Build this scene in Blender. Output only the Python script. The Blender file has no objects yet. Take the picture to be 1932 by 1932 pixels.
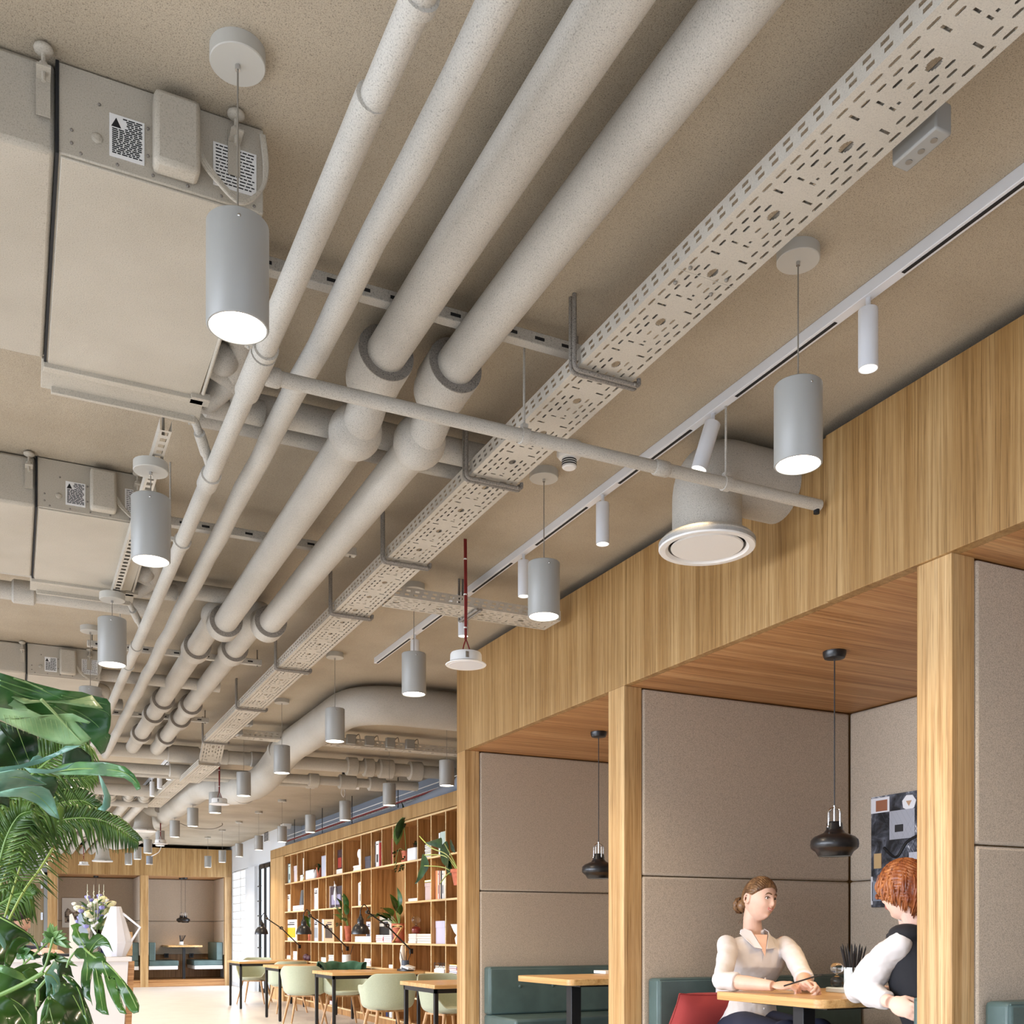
import bpy, bmesh, math, random
from math import sin, cos, pi, radians, sqrt, atan2
from mathutils import Vector, Matrix, Euler
random.seed(7)
V = Vector
C = bpy.context.scene.collection
# ---------------------------------------------------------------- camera model
FP = 1951.0; CX = 966.0; HY = 1763.0; H = 1.17
TH = math.atan(944.0 / 1951.0); S_ = sin(TH); C_ = cos(TH)
def at(px, py, D=None, X=None, Y=None, z=None):
    r = (px - CX) / FP; q = (HY - py) / FP
    if X is not None: D = X / (r * C_ + S_)
    elif Y is not None: D = Y / (C_ - r * S_)
    elif z is not None: D = (z - H) / q
    return V((D * (r * C_ + S_), D * (C_ - r * S_), H + q * D))
RT = V((C_, -S_, 0)); FW = V((S_, C_, 0)); UP = V((0, 0, 1))
cam_d = bpy.data.cameras.new('camera'); cam = bpy.data.objects.new('camera', cam_d); C.objects.link(cam)
cam.location = (0, 0, H); cam.rotation_euler = (pi / 2, 0, -TH)
cam_d.sensor_width = 36; cam_d.lens = 36 * FP / 1932; cam_d.shift_y = (HY - 966) / 1932
cam_d.clip_start = 0.05; cam_d.clip_end = 200
bpy.context.scene.camera = cam
vs = bpy.context.scene.view_settings
vs.view_transform = 'Standard'; vs.look = 'None'; vs.gamma = 1; vs.exposure = 0.0; vs.use_curve_mapping = False

# ---------------------------------------------------------------- objects
def tag(o, label=None, cat=None, group=None, kind=None):
    if label: o['label'] = label
    if cat: o['category'] = cat
    if group: o['group'] = group
    if kind: o['kind'] = kind
    return o
def thing(name, label, cat, loc=(0, 0, 0), rz=0, group=None):
    o = bpy.data.objects.new(name, None); C.objects.link(o)
    o.empty_display_size = .05
    o.location = loc; o.rotation_euler = (0, 0, rz)
    return tag(o, label, cat, group)
def rootof(o):
    while o.parent: o = o.parent
    return o
def kids(o): return [c for c in bpy.data.objects if c.parent == o]
def copy_tree(o, loc=None, rz=None, label=None, parent=None):
    ch = KID.get(o.name)
    c = o.copy(); C.objects.link(c)
    if parent: c.parent = parent
    if loc is not None: c.location = loc
    if rz is not None: c.rotation_euler = (0, 0, rz)
    if label: c['label'] = label
    KID[c.name] = []
    for k in (ch or []):
        KID[c.name].append(copy_tree(k, parent=c))
    return c
KID = {}
class MB:
    def __init__(s): s.v = []; s.f = []; s.mi = []; s.m = 0
    def add(s, vs, fs):
        n = len(s.v); s.v += [tuple(v) for v in vs]
        for f in fs: s.f.append(tuple(i + n for i in f)); s.mi.append(s.m)
        return s
    def mat(s, i): s.m = i; return s
    def box(s, a, b):
        x0, y0, z0 = a; x1, y1, z1 = b
        if x0 > x1: x0, x1 = x1, x0
        if y0 > y1: y0, y1 = y1, y0
        if z0 > z1: z0, z1 = z1, z0
        return s.add([(x0,y0,z0),(x1,y0,z0),(x1,y1,z0),(x0,y1,z0),(x0,y0,z1),(x1,y0,z1),(x1,y1,z1),(x0,y1,z1)],
                     [(0,3,2,1),(4,5,6,7),(0,1,5,4),(1,2,6,5),(2,3,7,6),(3,0,4,7)])
    def obox(s, c, size, M=None):
        M = M or Matrix.Identity(3); c = V(c); h = [k / 2 for k in size]
        P = [c + M @ V((x * h[0], y * h[1], z * h[2])) for z in (-1, 1) for x, y in ((-1,-1),(1,-1),(1,1),(-1,1))]
        return s.add(P, [(0,3,2,1),(4,5,6,7),(0,1,5,4),(1,2,6,5),(2,3,7,6),(3,0,4,7)])
    def tube(s, pts, r, n=12, caps=True, sq=False):
        pts = [V(p) for p in pts]; k = len(pts)
        rr = r if isinstance(r, (list, tuple)) else [r] * k
        t = []
        for i in range(k):
            a = pts[max(i - 1, 0)]; b = pts[min(i + 1, k - 1)]
            if 0 < i < k - 1:
                d = (pts[i] - a).normalized() + (b - pts[i]).normalized()
            else: d = b - a
            t.append(d.normalized() if d.length > 1e-9 else V((0, 0, 1)))
        up = V((0, 0, 1)) if abs(t[0].z) < .9 else V((1, 0, 0))
        u = t[0].cross(up).normalized(); vs = []
        for i in range(k):
            u = (u - t[i] * u.dot(t[i])).normalized(); w = t[i].cross(u)
            mi = 1.0
            if 0 < i < k - 1:
                c = (pts[i] - pts[i-1]).normalized().dot(t[i]); mi = 1 / max(c, .5)
            for j in range(n):
                a = 2 * pi * (j + (.5 if sq else 0)) / n
                vs.append(pts[i] + (u * cos(a) + w * sin(a)) * rr[i] * (mi if n > 4 and False else 1))
        fs = [(i*n+j, i*n+(j+1)%n, (i+1)*n+(j+1)%n, (i+1)*n+j) for i in range(k-1) for j in range(n)]
        if caps: fs += [tuple(range(n))[::-1], tuple((k-1)*n+j for j in range(n))]
        return s.add(vs, fs)
    def cyl(s, p0, p1, r0, r1=None, n=24, caps=True):
        return s.tube([p0, p1], [r0, r0 if r1 is None else r1], n, caps)
    def lathe(s, prof, c=(0,0,0), n=32, M=None, cap=True):
        c = V(c); M = M or Matrix.Identity(3); vs = []; k = len(prof)
        for r, z in prof:
            for j in range(n):
                a = 2*pi*j/n; vs.append(c + M @ V((r*cos(a), r*sin(a), z)))
        fs = [(i*n+j, i*n+(j+1)%n, (i+1)*n+(j+1)%n, (i+1)*n+j) for i in range(k-1) for j in range(n)]
        if cap:
            if prof[0][0] > 1e-6: fs.append(tuple(range(n))[::-1])
            if prof[-1][0] > 1e-6: fs.append(tuple((k-1)*n+j for j in range(n)))
        return s.add(vs, fs)
    def sph(s, c, r, n=20, m=12, M=None):
        if not isinstance(r, (tuple, list)): r = (r, r, r)
        c = V(c); M = M or Matrix.Identity(3); vs = []
        for i in range(1, m):
            p = pi * i / m
            for j in range(n):
                a = 2*pi*j/n; vs.append(c + M @ V((r[0]*sin(p)*cos(a), r[1]*sin(p)*sin(a), -r[2]*cos(p))))
        vs.append(c + M @ V((0,0,-r[2]))); vs.append(c + M @ V((0,0,r[2])))
        fs = [(i*n+j, i*n+(j+1)%n, (i+1)*n+(j+1)%n, (i+1)*n+j) for i in range(m-2) for j in range(n)]
        b = (m-1)*n
        fs += [(b, (j+1)%n, j) for j in range(n)] + [(b+1, (m-2)*n+j, (m-2)*n+(j+1)%n) for j in range(n)]
        return s.add(vs, fs)
    def prism(s, pts, off):
        pts = [V(p) for p in pts]; off = V(off); n = len(pts)
        return s.add(pts + [p + off for p in pts],
            [tuple(range(n))[::-1], tuple(range(n, 2*n))] + [(i, (i+1)%n, (i+1)%n+n, i+n) for i in range(n)])
    def grid(s, P, closed=False):   # P[i][j] rows of points
        nu = len(P); nv = len(P[0]); vs = [p for row in P for p in row]
        m = nv if closed else nv - 1
        return s.add(vs, [(i*nv+j, i*nv+(j+1)%nv, (i+1)*nv+(j+1)%nv, (i+1)*nv+j) for i in range(nu-1) for j in range(m)])
    def build(s, name, mat, parent=None, label=None, cat=None, group=None, kind=None, smooth=40, bevel=0, mods=None, world=True, origin=None):
        vs = s.v
        loc = V((0, 0, 0))
        if parent is not None:
            if world:
                R = rootof(parent); iv = Euler((0, 0, -R.rotation_euler.z)).to_matrix()
                L = R.location; vs = [iv @ (V(v) - L) for v in vs]
        else:
            if origin is not None: loc = V(origin)
            elif vs:
                xs = [v[0] for v in vs]; ys = [v[1] for v in vs]; zs = [v[2] for v in vs]
                loc = V(((min(xs)+max(xs))/2, (min(ys)+max(ys))/2, min(zs)))
            vs = [V(v) - loc for v in vs]
        me = bpy.data.meshes.new(name); me.from_pydata([tuple(v) for v in vs], [], s.f)
        mats = mat if isinstance(mat, (list, tuple)) else [mat]
        for m in mats: me.materials.append(m)
        if len(mats) > 1: me.polygons.foreach_set('material_index', s.mi)
        bm = bmesh.new(); bm.from_mesh(me)
        bmesh.ops.recalc_face_normals(bm, faces=bm.faces)
        bm.to_mesh(me); bm.free()
        if smooth:
            me.shade_smooth()
            try: me.set_sharp_from_angle(angle=radians(smooth))
            except Exception: pass
        o = bpy.data.objects.new(name, me); C.objects.link(o); o.location = loc
        if parent is not None:
            o.parent = parent; KID.setdefault(parent.name, []).append(o)
        if bevel:
            b = o.modifiers.new('bevel', 'BEVEL'); b.width = bevel; b.segments = 2; b.limit_method = 'ANGLE'; b.angle_limit = radians(50)
        for t, kw in (mods or []):
            b = o.modifiers.new(t.lower(), t)
            for k, v in kw.items(): setattr(b, k, v)
        return tag(o, label, cat, group, kind)
def bx(a, b): return MB().box(a, b)
def spline(pts, k=6):
    pts = [V(p) for p in pts]; out = []
    for i in range(len(pts)-1):
        p0 = pts[max(i-1,0)]; p1 = pts[i]; p2 = pts[i+1]; p3 = pts[min(i+2,len(pts)-1)]
        for j in range(k):
            t = j/k
            out.append(.5*((2*p1)+(p2-p0)*t+(2*p0-5*p1+4*p2-p3)*t*t+(3*p1-p0-3*p2+p3)*t**3))
    out.append(pts[-1]); return out
def fillet(pts, r=.1, k=6):     # round the corners of a polyline
    pts = [V(p) for p in pts]; out = [pts[0]]
    for i in range(1, len(pts)-1):
        a = (pts[i-1]-pts[i]); b = (pts[i+1]-pts[i]); q = min(r, a.length*.49, b.length*.49)
        A = pts[i]+a.normalized()*q; B = pts[i]+b.normalized()*q
        for j in range(k+1):
            t = j/k; out.append(A*(1-t)**2+pts[i]*2*t*(1-t)+B*t*t)
    out.append(pts[-1]); return out
def struct(name, m, mat, bevel=0, smooth=40): return m.build(name, mat, kind='structure', bevel=bevel, smooth=smooth, origin=(0,0,0))

# ---------------------------------------------------------------- materials
def lin(c):
    if isinstance(c, str): c = [int(c[i:i+2], 16) for i in (0, 2, 4)]
    return tuple(((v/255)/12.92 if v/255 <= .04045 else (((v/255)+.055)/1.055)**2.4) for v in c) + (1,)
def newmat(name):
    m = bpy.data.materials.new(name); m.use_nodes = True
    nt = m.node_tree; b = nt.nodes['Principled BSDF']; return m, nt, b
def nd(nt, t, **kw):
    n = nt.nodes.new(t)
    for k, v in kw.items():
        if k in n.inputs: n.inputs[k].default_value = v
        else: setattr(n, k, v)
    return n
def ramp(nt, stops):
    r = nt.nodes.new('ShaderNodeValToRGB'); e = r.color_ramp.elements
    while len(e) < len(stops): e.new(.5)
    for i, (p, c) in enumerate(stops): e[i].position = p; e[i].color = lin(c)
    return r
def coords(nt, scale=(1,1,1), rot=(0,0,0), kind='Object'):
    tc = nt.nodes.new('ShaderNodeTexCoord'); mp = nt.nodes.new('ShaderNodeMapping')
    mp.inputs['Scale'].default_value = scale; mp.inputs['Rotation'].default_value = rot
    nt.links.new(tc.outputs[kind], mp.inputs['Vector']); return mp.outputs['Vector']
def plain(name, c, rough=.5, metal=0, var=0, vs=8, bump=0, bs=200, coat=0, trans=0, sheen=0, spec=.5, sss=0):
    m, nt, b = newmat(name)
    b.inputs['Base Color'].default_value = lin(c); b.inputs['Roughness'].default_value = rough; b.inputs['Metallic'].default_value = metal
    b.inputs['Specular IOR Level'].default_value = spec
    if coat: b.inputs['Coat Weight'].default_value = coat
    if trans: b.inputs['Transmission Weight'].default_value = trans; b.inputs['IOR'].default_value = 1.45
    if sheen: b.inputs['Sheen Weight'].default_value = sheen
    if sss: b.inputs['Subsurface Weight'].default_value = sss; b.inputs['Subsurface Radius'].default_value = (.01,.004,.002); b.inputs['Subsurface Scale'].default_value = 1
    if var:
        n = nd(nt, 'ShaderNodeTexNoise', Scale=vs, Detail=3.0); nt.links.new(coords(nt), n.inputs['Vector'])
        cc = [int(c[i:i+2],16) for i in (0,2,4)] if isinstance(c, str) else c
        r = ramp(nt, [(.35, [max(0, v*(1-var)) for v in cc]), (.65, [min(255, v*(1+var*.6)) for v in cc])])
        nt.links.new(n.outputs['Fac'], r.inputs['Fac']); nt.links.new(r.outputs['Color'], b.inputs['Base Color'])
    if bump:
        n = nd(nt, 'ShaderNodeTexNoise', Scale=bs, Detail=2.0); nt.links.new(coords(nt), n.inputs['Vector'])
        u = nd(nt, 'ShaderNodeBump', Strength=bump, Distance=.002); nt.links.new(n.outputs['Fac'], u.inputs['Height']); nt.links.new(u.outputs['Normal'], b.inputs['Normal'])
    return m
def emit(name, c, s, sample=False):
    m, nt, b = newmat(name); b.inputs['Base Color'].default_value = (0,0,0,1)
    b.inputs['Emission Color'].default_value = lin(c); b.inputs['Emission Strength'].default_value = s
    if not sample:
        try: m.cycles.emission_sampling = 'NONE'
        except Exception: pass
    return m
def paint(name, c, speck=.18, bump=.5):
    """sprayed texture paint: fine dark speckle and a pebbly relief"""
    m, nt, b = newmat(name); v = coords(nt)
    cc = c; n1 = nd(nt, 'ShaderNodeTexNoise', Scale=320.0, Detail=2.0); n2 = nd(nt, 'ShaderNodeTexNoise', Scale=1.6, Detail=4.0)
    nt.links.new(v, n1.inputs['Vector']); nt.links.new(v, n2.inputs['Vector'])
    r = ramp(nt, [(.30, [q*(1-speck*1.6) for q in cc]), (.44, [q*(1-speck*.25) for q in cc]), (.62, cc), (.75, [min(255,q*1.05) for q in cc])])
    nt.links.new(n1.outputs['Fac'], r.inputs['Fac'])
    mx = nd(nt, 'ShaderNodeMix', data_type='RGBA', blend_type='MULTIPLY'); mx.inputs[0].default_value = .5
    r2 = ramp(nt, [(.3, (205,200,192)), (.6, (255,255,255))]); nt.links.new(n2.outputs['Fac'], r2.inputs['Fac'])
    nt.links.new(r.outputs['Color'], mx.inputs[6]); nt.links.new(r2.outputs['Color'], mx.inputs[7]); nt.links.new(mx.outputs[2], b.inputs['Base Color'])
    b.inputs['Roughness'].default_value = .7; b.inputs['Specular IOR Level'].default_value = .3
    u = nd(nt, 'ShaderNodeBump', Strength=bump, Distance=.002); nt.links.new(n1.outputs['Fac'], u.inputs['Height']); nt.links.new(u.outputs['Normal'], b.inputs['Normal'])
    return m
def wood(name, axis='Z', cols=((128,92,48),(176,138,86),(196,160,108)), rough=.45, tone=(222,210,188), fig=1.0):
    """oak veneer: long stretched grain, fine pores and wide soft bands along one axis"""
    m, nt, b = newmat(name); i = 'XYZ'.index(axis)
    def sc(a, l):
        k = [a, a, a]; k[i] = l; return tuple(k)
    n1 = nd(nt, 'ShaderNodeTexNoise', Scale=1.0, Detail=4.0, Roughness=.6, Distortion=.6); nt.links.new(coords(nt, sc(44, .8)), n1.inputs['Vector'])
    n2 = nd(nt, 'ShaderNodeTexNoise', Scale=1.0, Detail=3.0, Roughness=.7); nt.links.new(coords(nt, sc(150, 3.0)), n2.inputs['Vector'])
    n3 = nd(nt, 'ShaderNodeTexNoise', Scale=1.0, Detail=1.0); nt.links.new(coords(nt, sc(9, .15)), n3.inputs['Vector'])
    r1 = ramp(nt, [(.30, cols[0]), (.47, cols[1]), (.62, cols[2])]); nt.links.new(n1.outputs['Fac'], r1.inputs['Fac'])
    r2 = ramp(nt, [(.32, (150,130,100)), (.5, (255,255,255))]); nt.links.new(n2.outputs['Fac'], r2.inputs['Fac'])
    r3 = ramp(nt, [(.35, tone), (.62, (255,255,255))]); nt.links.new(n3.outputs['Fac'], r3.inputs['Fac'])
    m1 = nd(nt, 'ShaderNodeMix', data_type='RGBA', blend_type='MULTIPLY'); m1.inputs[0].default_value = .55*fig
    m2 = nd(nt, 'ShaderNodeMix', data_type='RGBA', blend_type='MULTIPLY'); m2.inputs[0].default_value = .8
    nt.links.new(r1.outputs['Color'], m1.inputs[6]); nt.links.new(r2.outputs['Color'], m1.inputs[7])
    nt.links.new(m1.outputs[2], m2.inputs[6]); nt.links.new(r3.outputs['Color'], m2.inputs[7])
    nt.links.new(m2.outputs[2], b.inputs['Base Color']); b.inputs['Roughness'].default_value = rough
    u = nd(nt, 'ShaderNodeBump', Strength=.12, Distance=.001); nt.links.new(n2.outputs['Fac'], u.inputs['Height']); nt.links.new(u.outputs['Normal'], b.inputs['Normal'])
    return m
def felt(name, c, d=.2):
    m, nt, b = newmat(name); v = coords(nt)
    n1 = nd(nt, 'ShaderNodeTexNoise', Scale=620.0, Detail=2.0, Roughness=.8); n2 = nd(nt, 'ShaderNodeTexNoise', Scale=240.0, Detail=3.0)
    nt.links.new(v, n1.inputs['Vector']); nt.links.new(v, n2.inputs['Vector'])
    ad = nd(nt, 'ShaderNodeMath', operation='ADD'); nt.links.new(n1.outputs['Fac'], ad.inputs[0]); nt.links.new(n2.outputs['Fac'], ad.inputs[1])
    hv = nd(nt, 'ShaderNodeMath', operation='MULTIPLY'); hv.inputs[1].default_value = .5; nt.links.new(ad.outputs[0], hv.inputs[0])
    r = ramp(nt, [(.36, [q*(1-d) for q in c]), (.5, c), (.62, [min(255, q*(1+d*.5)) for q in c])]); nt.links.new(hv.outputs[0], r.inputs['Fac'])
    nt.links.new(r.outputs['Color'], b.inputs['Base Color']); b.inputs['Roughness'].default_value = .95; b.inputs['Specular IOR Level'].default_value = .1
    b.inputs['Sheen Weight'].default_value = .2
    u = nd(nt, 'ShaderNodeBump', Strength=.2, Distance=.0015); nt.links.new(hv.outputs[0], u.inputs['Height']); nt.links.new(u.outputs['Normal'], b.inputs['Normal'])
    return m
def leafmat(name, c1, c2, rough=.38, axis=None):
    m, nt, b = newmat(name); n = nd(nt, 'ShaderNodeTexNoise', Scale=14.0, Detail=4.0); nt.links.new(coords(nt), n.inputs['Vector'])
    r = ramp(nt, [(.35, c1), (.65, c2)]); nt.links.new(n.outputs['Fac'], r.inputs['Fac']); nt.links.new(r.outputs['Color'], b.inputs['Base Color'])
    b.inputs['Roughness'].default_value = rough; b.inputs['Coat Weight'].default_value = .15
    t = nt.nodes.new('ShaderNodeBsdfTranslucent'); nt.links.new(r.outputs['Color'], t.inputs['Color'])
    mx = nt.nodes.new('ShaderNodeMixShader'); mx.inputs[0].default_value = .28
    out = nt.nodes['Material Output']; nt.links.new(b.outputs[0], mx.inputs[1]); nt.links.new(t.outputs[0], mx.inputs[2]); nt.links.new(mx.outputs[0], out.inputs['Surface'])
    return m
M_ = {}
M_['ceil'] = paint('ceiling_paint', (182,170,150))
M_['pipe'] = paint('pipe_paint', (194,190,181), speck=.14)
M_['unit'] = paint('unit_paint', (190,183,169), speck=.08, bump=.25)
M_['tray'] = paint('tray_paint', (196,190,178), speck=.06, bump=.15)
M_['ring'] = paint('ring_paint', (150,144,136), speck=.3)
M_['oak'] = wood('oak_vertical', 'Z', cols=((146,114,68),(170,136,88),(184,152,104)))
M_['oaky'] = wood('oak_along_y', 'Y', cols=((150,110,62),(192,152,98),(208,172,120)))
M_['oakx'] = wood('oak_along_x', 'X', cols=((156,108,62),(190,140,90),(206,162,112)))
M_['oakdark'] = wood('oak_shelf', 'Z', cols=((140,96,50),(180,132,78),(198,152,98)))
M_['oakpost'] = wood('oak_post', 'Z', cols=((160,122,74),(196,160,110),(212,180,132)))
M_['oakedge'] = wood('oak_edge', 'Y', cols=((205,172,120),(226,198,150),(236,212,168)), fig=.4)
M_['table'] = wood('oak_table', 'Y', cols=((190,146,90),(216,176,120),(226,190,136)), rough=.3, fig=.5, tone=(236,226,208))
M_['felt'] = felt('felt_beige', (186,172,154))
M_['leather'] = plain('leather_green', (78,98,96), .38, bump=.3, bs=350, var=.06)
M_['black'] = plain('black_metal', (28,28,30), .42, spec=.5)
M_['lampblk'] = plain('lamp_black', (26,26,28), .35, metal=.0, coat=.2)
M_['white'] = plain('white_paint', (232,232,230), .4)
M_['whitewall'] = plain('wall_white', (214,219,224), .8, bump=.1, bs=60)
M_['bluewall'] = plain('wall_blue_grey', (140,148,160), .85)
M_['greywall'] = plain('wall_grey', (150,156,160), .85)
M_['lamp'] = plain('lamp_grey', (152,152,148), .38)
M_['lampcan'] = plain('canopy_grey', (184,182,174), .5)
M_['chrome'] = plain('chrome', (200,200,200), .2, metal=1)
M_['steel'] = plain('steel_grey', (140,134,124), .5, metal=.3)
M_['lens'] = emit('lamp_lens', (255,244,224), 9)
M_['spotlens'] = emit('spot_lens', (255,246,230), 3)
M_['track'] = plain('track_white', (222,225,230), .35)
M_['dark'] = plain('dark_gap', (22,22,24), .8)
M_['floor'] = plain('floor_cream', (224,219,212), .35, var=.02, vs=3)
M_['red'] = plain('cable_red', (120,28,26), .5)
M_['terra'] = plain('terracotta', (186,104,76), .8, var=.1, vs=20)
M_['glassw'] = emit('daylit_glass', (235,244,255), 1.35)
M_['leaf'] = leafmat('leaf_green', (34,74,26), (62,108,40))
M_['leafd'] = leafmat('leaf_dark', (20,48,20), (40,78,34))
M_['leafl'] = leafmat('leaf_light', (84,128,66), (134,168,96))
M_['leafb'] = leafmat('leaf_blue', (92,140,122), (140,182,160))
M_['palm'] = leafmat('palm_green', (50,84,28), (96,130,52))
M_['stem'] = plain('stem_green', (110,140,70), .5)

# ---------------------------------------------------------------- room shell
CZ = H + 2.02      # ceiling height
struct('floor', bx((-4.6,-3.6,-.1), (5.2,26.2,0)), M_['floor'])
struct('ceiling', bx((-4.6,-3.6,CZ), (5.2,26.2,CZ+.15)), M_['ceil'])
w = MB(); w.box((-4.7,-3.6,0),(-4.6,26.2,.5)); w.box((-4.7,-3.6,2.8),(-4.6,26.2,CZ))
for k in range(11): w.box((-4.7,-3.6+k*2.9,.5),(-4.6,-3.3+k*2.9,2.8))
struct('wall_left', w, M_['whitewall'])
w = MB(); w.box((-4.6,-3.7,0),(5.2,-3.6,.4)); w.box((-4.6,-3.7,2.9),(5.2,-3.6,CZ))
for x in (-4.6,-2.2,.2,2.6,4.9): w.box((x,-3.7,.4),(x+.3,-3.6,2.9))
struct('wall_back', w, M_['whitewall'])
struct('wall_front', bx((-4.6,26.0,0),(5.2,26.1,CZ)), M_['greywall'])
# right wall: behind booths and shelf, then the white stretch with windows
struct('wall_right', bx((4.86,-3.6,0),(4.96,19.2,CZ)), M_['bluewall'])
w = MB(); WX = 4.56
w.box((WX,21.3,0),(WX+.4,22.42,CZ)); w.box((WX,19.2,2.6),(WX+.4,21.3,CZ)); w.box((WX,22.42,2.6),(WX+.4,26,CZ)); w.box((WX,22.42,0),(WX+.4,26,.08))
w.box((WX-.0,19.05,2.56),(WX+.4,19.2,CZ)); w.box((WX,24.15,.08),(WX+.4,26,2.6))
w.box((WX-.07,21.42,0),(WX,22.36,2.57))
struct('wall_right_far', w, M_['whitewall'])
# ---------------------------------------------------------------- windows on the right wall, far end
gm = MB(); rows = 14; y0, y1, z0, z1 = 22.44, 24.13, .08, 2.58
for i in range(rows):
    for j in range(2):
        a = y0 + (y1-y0)*j/2 + .008; b = y0 + (y1-y0)*(j+1)/2 - .008
        c = z0 + (z1-z0)*i/rows + .008; d = z0 + (z1-z0)*(i+1)/rows - .008
        gm.box((WX+.03, a, c), (WX+.04, b, d))
wf = MB(); 
for j in range(3): wf.box((WX, y0+(y1-y0)*j/2-.010, z0), (WX+.06, y0+(y1-y0)*j/2+.010, z1))
for i in range(rows+1): wf.box((WX+.005, y0, z0+(z1-z0)*i/rows-.009), (WX+.06, y1, z0+(z1-z0)*i/rows+.009))
o = struct('window_1', wf, M_['white']); tag(gm.build('window_pane', M_['glassw'], o, world=False)); KID
y0, y1 = 19.25, 21.28
wf = MB()
for y in (y0, y0+.5, y0+1.0, y0+1.5, y1-.05): wf.box((WX-.01, y, 0), (WX+.07, y+.07, 2.58))
for z in (0, 2.5): wf.box((WX-.01, y0, z), (WX+.07, y1, z+.08))
for z in (.9, 1.25, 1.55, 1.85, 2.15): wf.cyl((WX-.03, y1-.3, z), (WX-.03, y1+.02, z), .012, n=8)
o = struct('window_2', wf, M_['black'])
bx((WX+.03, y0, .08), (WX+.04, y1, 2.5)).build('window_pane', M_['glassw'], o, world=False)
# vent grille on the wall above the black window
a = at(504, 1577, X=WX-.003)
t = thing('vent_grille', 'white louvred vent grille on the white wall above the black framed window', 'vent', tuple(a))
yy = a.y; g = MB(); g.box((WX-.02, yy-.22, a.z-.12), (WX-.0, yy+.22, a.z+.12)); g.build('grille_frame', M_['white'], t)
g = MB()
for j in range(2):
    for k in range(7): g.box((WX-.026, yy-.19+j*.2, a.z-.1+k*.03), (WX-.019, yy-.02+j*.2, a.z-.083+k*.03))
g.build('louvre', M_['dark'], t)

# ---------------------------------------------------------------- booth block on the right
FX = 2.90; ST = 2.48; FT = H+1.966
Y_P = [(6.756, 6.91), (4.640, 4.800), (2.533, 2.686), (.42, .575)]
tb = thing('booth_block', 'oak clad run of seating booths with tall fascia along the right side', 'booth', (3.7, 3.5, 0))
m = MB(); m.box((FX, 3.13, ST), (FX+.04, 6.91, FT)); m.box((FX-.012, -1.5, ST), (FX+.04, 3.13, FT)); m.build('fascia_panel', M_['oak'], tb, bevel=.002)
for i, (a, b) in enumerate(Y_P):
    m = MB(); m.box((FX, a, 0), (FX+.11, b, ST)); m.build('post', M_['oakpost'], tb, bevel=.003)
m = MB(); m.box((FX+.04, -1.5, ST), (4.6, 6.91, ST+.03)); m.build('soffit', M_['oakx'], tb)
m = MB(); m.box((FX+.004, -1.5, 0), (4.6, 6.90, .15)); m.build('platform', M_['oaky'], tb)
m = MB(); m.box((4.52, -1.5, .15), (4.6, 6.91, FT)); m.box((FX+.11, 6.83, .15), (4.52, 6.91, FT))
for a, b in Y_P[1:]: m.box((FX+.11, a+.03, .15), (4.52, b-.03, ST))
m.build('carcass_panel', M_['oak'], tb)
PB = FX+.115; BX = 4.46; SEAM = 1.482
bounds = [(.575, 2.533), (2.686, 4.64), (4.80, 6.756)]
for bi, (a, b) in enumerate(bounds):
    for z0, z1 in ((.15, SEAM-.003), (SEAM+.003, ST-.006)):
        bx((PB, b-.005, z0), (BX, b+.03, z1)).build('felt_panel', M_['felt'], tb, bevel=.012)
        bx((PB, a-.03, z0), (BX, a+.005, z1)).build('felt_panel', M_['felt'], tb, bevel=.012)
        bx((BX, a+.006, z0), (BX+.055, b-.006, z1)).build('felt_panel', M_['felt'], tb, bevel=.012)
def bench(y, s, x0, x1, lab, buttons=True):
    """bench against the wall at y, opening towards s (+1/-1)"""
    t = thing('booth_bench', lab, 'bench', ((x0+x1)/2, y + s*.3, .15))
    bx((x0, y+s*.01, .15), (x1, y+s*.50, .45)).build('bench_base', M_['white'], t, bevel=.004)
    bx((x0, y+s*.01, .45), (x1, y+s*.53, .60)).build('seat', M_['leather'], t, bevel=.02)
    bk = bx((x0, y+s*.01, .60), (x1, y+s*.115, .94)).build('backrest', M_['leather'], t, bevel=.018)
    if buttons:
        n = 5
        for k in range(n):
            x = x0+(x1-x0)*(k+.9)/(n+.3); m = MB(); m.sph((x, y+s*.117, .80), (.013,.006,.013), 12, 8); m.build('button', M_['leather'], bk)
    m = MB(); m.tube([(x0+.004, y+s*.105, .61), (x0+.004, y+s*.105, .93)], .003, 6); m.tube([(x0+.01, y+s*.11, .932), (x1, y+s*.11, .932)], .003, 6); m.build('piping', M_['leather'], bk)
    return t
bench(6.75, -1, PB+.02, 4.45, 'green leather bench with buttoned back in the booth next to the bookshelves')
bench(4.80, 1, PB+.02, 4.45, 'green leather bench behind the middle post of the booths', False)
bench(4.634, -1, PB+.02, 4.45, 'green leather bench under the woman in the white shirt', False)
bench(2.70, 1, PB+.0, 4.45, 'green leather bench under the red haired person', False)
bench(2.527, -1, PB+.02, 4.45, 'green leather bench at the right edge beyond the nearest oak post', False)
def rrect(x0, y0, x1, y1, r, n=6):
    P = []
    for cx, cy, a0 in ((x1-r,y1-r,0),(x0+r,y1-r,90),(x0+r,y0+r,180),(x1-r,y0+r,270)):
        for k in range(n+1):
            a = radians(a0+90*k/n); P.append((cx+r*cos(a), cy+r*sin(a)))
    return P
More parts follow.
